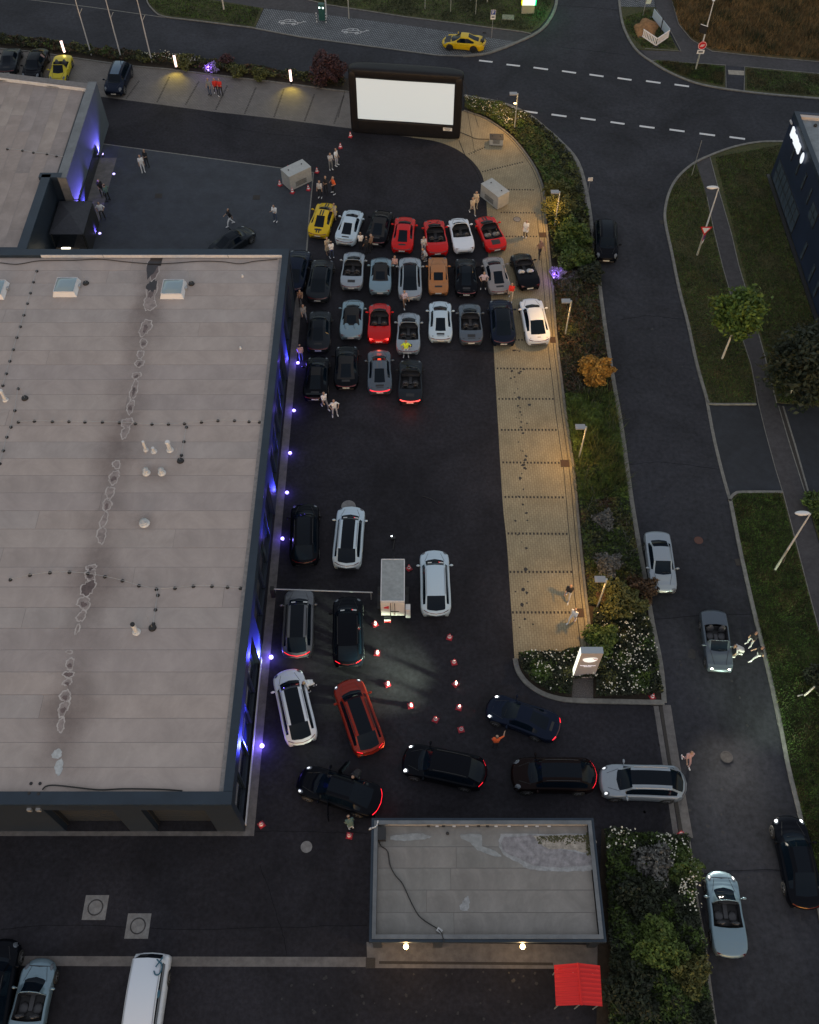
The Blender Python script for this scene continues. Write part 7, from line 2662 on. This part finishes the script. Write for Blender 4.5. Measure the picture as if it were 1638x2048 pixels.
tree(1444, 718, 5.7, 1.45, 4200, F_TREE, 'young bright green tree with white trunk on the grass island', M_WBARK, .2)
tree(1580, 787, 4.6, 2.2, 5200, F_DARK, 'wide dark green tree at the right edge above the driveway', M_WBARK, .22)
tree(1608, 1388, 4.5, .1, 30, F_TREE, 'short pale leaning stake on the roadside lawn', M_WBARK, .05, name='tree_stake', tr=.05) if False else None
t = thing('tree_stake', 'pale tree stake with a loose piece beside it on the roadside lawn', 'stake', tuple(G(1608, 1392) + Vector((0, 0, .05))))
MB().tube((0, 0, 0), (.25, .1, 1.1), .07, .05).build('stake', M_WBARK, t)
MB().tube((-.1, .05, .03), (-.45, -.05, .05), .05).build('loose_piece', M_WBARK, t)
shrub(1640, 1370, 1.0, 1.4, 2200, F_DARK, 'dark bush at the right edge beside the pale stake', .14, grp='bushes at the right edge')
shrub(1640, 1020, 1.1, 1.0, 2200, F_GREEN, 'green bush at the right edge below the driveway', .14, grp='bushes at the right edge')
tree(448, 20, 4.5, .9, 500, F_DARK, 'small dark staked tree at the top edge on the lawn', M_WBARK, .18)


# grass blades
def blades(name, poly, n, mats, h, w, seed, z=.05):
    q = scatter(poly, n, seed)
    rg = np.random.RandomState(seed)
    hh = h * rg.uniform(.5, 1.3, n) * (1 + .5 * wav(q[:, 0], q[:, 1], .5, seed))
    a = rg.uniform(0, 6.28, n)
    dx, dy = np.cos(a) * w, np.sin(a) * w
    ln = rg.normal(0, .45, (n, 2)) * hh[:, None]
    v = np.zeros((n, 3, 3))
    v[:, 0] = np.column_stack([q[:, 0] - dx, q[:, 1] - dy, np.full(n, z)])
    v[:, 1] = np.column_stack([q[:, 0] + dx, q[:, 1] + dy, np.full(n, z)])
    v[:, 2] = np.column_stack([q + ln, z + hh])
    f = wav(q[:, 0], q[:, 1], .5, seed) + rg.uniform(-.6, .6, n)
    k = len(mats)
    mi = np.clip(((f + 1) / 2 * k).astype(int), 0, k - 1)
    npobj(name, v.reshape(-1, 3), mats, mi=mi, tri=True, kind='stuff')


G1 = foliage('grass_green', (.055, .13, .015), (.10, .18, .03), 2)
G2 = foliage('grass_dry', (.085, .07, .022), (.12, .10, .04), 2)
G3 = foliage('grass_dark', (.02, .034, .010), (.034, .05, .014), 2)
blades('meadow_grass', gp([(1341, -60), (1343, -2), (1357, 46), (1383, 76), (1424, 98), (1541, 111), (1638, 119), (1750, 130), (1750, -60)]), 60000, [M_STRAW, G2, M_STRAW, G3], .55, .035, 81)
isl = [p + Vector((.15, 0, 0)) for p in rk[16:]] + gp([(1426, 806), (1508, 806)]) + [p + Vector((-.1, 0, 0)) for p in gs(FL, 3)[::-1][1:]]
blades('lawn_blades', isl, 26000, [G2, G3, G1, G2], .09, .03, 82)
blades('lawn_blades', gp([(1430, 316), (1562, 290), (1543, 360), (1636, 660), (1650, 808), (1560, 806), (1534, 715), (1497, 580)]), 40000, [G2, G3, G1, G2], .1, .03, 83)
blades('lawn_blades', gp([(1464, 1003), (1480, 988), (1562, 988), (1612, 1175), (1690, 1480), (1790, 2250), (1700, 2100), (1650, 1840), (1603, 1629), (1560, 1440), (1510, 1221)]), 70000, [G1, G3, G1, G2], .12, .03, 84)
blades('lawn_blades', gp([(1310, 122), (1448, 134), (1446, 172), (1390, 160), (1340, 142)]), 9000, [G1, G3, G2], .12, .035, 85)
blades('lawn_blades', gp([(1492, 138), (1638, 151), (1700, 156), (1700, 198), (1600, 190), (1494, 179)]), 8000, [G1, G3, G2], .12, .035, 86)
blades('lawn_blades', gp([(604, -2), (654, 8), (809, 31), (1044, 61), (1062, 62), (1085, 42), (1104, 6), (1104, -50), (560, -50)]), 26000, [G1, G3, G3], .13, .035, 87)
blades('lawn_blades', gp([(292, -3), (308, 18), (330, 31), (400, 38), (506, 53), (522, 18), (403, 0), (370, -40)]), 7000, [G3, G1, G3], .13, .035, 88)
blades('lawn_blades', gp([(1245, 36), (1300, 20), (1345, 80), (1350, 98), (1285, 96), (1256, 66)]), 5000, [G3, G1, G2], .12, .035, 89)
blades('lawn_blades', gp([(1610, 988), (1700, 988), (1700, 1260), (1645, 1090)]), 8000, [G1, G3], .15, .035, 90)
# long wisps sticking out of the beds
blades('bed_wisps', band(790, 1010), 5200, [F_LIME, F_GREEN, F_OLIVE], .9, .03, 91)
blades('bed_wisps', band(560, 1230), 4200, [F_OLIVE, F_GREEN, F_GREY], .7, .025, 92)

# ================================================================== people
person(421, 190, 150, 'stand', 'grey', 'jeans', 'black', 'dark', 'person in dark clothes, left of the strolling trio on the upper strip')
person(433, 189, -160, 'walk', 'red', 'black', 'white', 'blond', 'fair-haired person in a red top, middle of the strolling trio')
person(443, 191, 170, 'stand2', 'red', 'black', 'black', 'brown', 'person in red top and black trousers, right of the strolling trio')
person(287, 344, 200, 'stand', 'white', 'white', 'white', 'brown', 'person all in white on the forecourt beside a man in black')
person(296, 333, 160, 'stand2', 'black', 'black', 'black', 'dark', 'person all in black on the forecourt beside a person in white')
person(206, 392, 210, 'coat', 'black', 'black', 'black', 'dark', 'long dark-haired person near the fin wall, back of the close pair', 'long')
person(218, 402, 60, 'hips', 'green', 'black', 'black', 'dark', 'person in dark green, front of the close pair by the fin wall')
person(207, 438, 190, 'hips', 'white', 'black', 'black', 'dark', 'person in white T-shirt and black trousers by the dark tent')
person(183, 449, -40, 'bend', 'black', 'black', 'white', 'dark', 'person in black bending beside the dark tent')
person(462, 450, 120, 'walk', 'black', 'white', 'white', 'dark', 'woman in black top and white trousers striding over the forecourt', 'long')
person(552, 443, 160, 'phone', 'white', 'jeans', 'white', 'dark', 'person in white top alone on the forecourt, holding a phone')
person(662, 339, 200, 'phone', 'palegrey', 'grey', 'white', 'brown', 'person in pale grey, left of the pair below the screen')
person(673, 331, 240, 'point', 'white', 'palegrey', 'white', 'dark', 'person in white pointing right, right of the pair below the screen')
person(641, 395, 170, 'stand', 'palegrey', 'black', 'white', 'blond', 'light-topped person, left of the trio above the yellow striped coupe')
person(653, 386, 150, 'stand2', 'black', 'black', 'black', 'grey', 'grey-haired person in black, middle of the trio above the yellow striped coupe')
person(668, 387, 120, 'hips', 'orange', 'black', 'white', 'grey', 'person in bright orange top above the yellow striped coupe')
person(671, 440, 110, 'coat', 'beige', 'beige', 'black', 'brown', 'person in beige leaning beside the yellow striped coupe', 'coat')
person(944, 427, 200, 'walk', 'beige', 'beige', 'white', 'blond', 'person in beige walking below the right generator box')
person(951, 416, 180, 'coat', 'beige', 'beige', 'beige', 'blond', 'fair person in long beige coat beside the right generator box', 'coat')
person(1050, 474, 160, 'coat', 'white', 'black', 'white', 'dark', 'person in a long white coat on the tan paving', 'coat')
person(1078, 513, 200, 'walk2', 'brown', 'black', 'black', 'brown', 'person in dark brown walking along the hedge', 'long')
person(656, 508, 210, 'stand', 'beige', 'beige', 'brown', 'blond', 'person in a beige dress behind the yellow striped coupe', 'skirt')
person(664, 516, 20, 'stand2', 'white', 'jeans', 'white', 'dark', 'person in a white jacket seen from behind, below the beige dress')
person(722, 499, 0, 'coat', 'white', 'black', 'black', 'brown', 'person in white behind the pale blue coupe, left of the group of three')
person(734, 507, 40, 'stand', 'black', 'black', 'black', 'dark', 'person in black in the middle of the group of three behind the black car')
person(743, 502, 60, 'hips', 'brown', 'black', 'black', 'grey', 'person with brown top and greyish hair leaning at the black car')
person(847, 506, 190, 'coat', 'palegrey', 'palegrey', 'white', 'brown', 'person in pale grey between the two red cars')
person(851, 521, 100, 'crouch', 'palegrey', 'grey', 'white', 'blond', 'crouching person in grey below the two red cars')
person(790, 545, 170, 'stand', 'pink', 'black', 'black', 'brown', 'person in pink top between roadster and silver fastback')
person(966, 577, 180, 'hips', 'lilac', 'black', 'white', 'brown', 'person in pale lilac top beside the warm grey coupe')
person(1021, 598, 170, 'walk', 'red', 'beige', 'white', 'brown', 'person in a bright red top beside the warm grey coupe')
person(603, 612, 180, 'phone', 'brown', 'black', 'black', 'dark', 'person in brown at the hall wall, upper of the two')
person(609, 641, 200, 'walk', 'grey', 'grey', 'black', 'brown', 'person in grey at the hall wall, lower of the two')
person(809, 613, 200, 'walk2', 'lilac', 'brown', 'white', 'dark', 'person walking behind the silver fastback in the second row')
person(812, 713, 180, 'hips', 'hivis', 'white', 'white', 'blond', 'person in yellow-green vest at the tail of the silver cabriolet')
person(603, 722, 10, 'stand', 'pink', 'jeans', 'black', 'dark', 'person in a pink shirt between wall and third row')
person(650, 815, 210, 'walk', 'white', 'grey', 'white', 'blond', 'person in white walking behind the last row, left of two')
person(670, 831, 195, 'hips', 'white', 'palegrey', 'white', 'dark', 'person in white T-shirt and grey trousers behind the last row, right of two')
person(624, 1378, 115, 'bend', 'white', 'black', 'white', 'blond', 'person in white top bending at the bonnet of the white off-roader')
person(716, 1556, 150, 'bend', 'black', 'black', 'black', 'brown', 'person in black by the upper open door of the black car')
person(702, 1655, 20, 'crouch', 'green', 'palegrey', 'white', 'dark', 'person crouching at the lower open door of the black car')
person(990, 1494, 0, 'point', 'orange', 'black', 'black', 'dark', 'marshal in a glowing orange vest directing the cars')
person(1135, 1196, 160, 'walk', 'black', 'palegrey', 'white', 'dark', 'person in black and white jacket walking on the tan paving, upper of two')
person(1144, 1243, 140, 'walk2', 'white', 'white', 'white', 'brown', 'person all in white walking on the tan paving, lower of two')
person(1370, 1524, 185, 'walk', 'pink', 'pink', 'white', 'dark', 'person in a pinkish suit on the road by the entrance drain')
person(1473, 1312, 85, 'bend', 'palegrey', 'grey', 'white', 'dark', 'person in grey leaning over the door of the small roadster')
person(1497, 1290, 120, 'stand2', 'black', 'palegrey', 'white', 'dark', 'person in black beside the kerb, upper of the two behind the leaning one')
person(1510, 1318, 100, 'walk', 'black', 'palegrey', 'white', 'dark', 'person in black beside the kerb, lower of the two behind the leaning one')
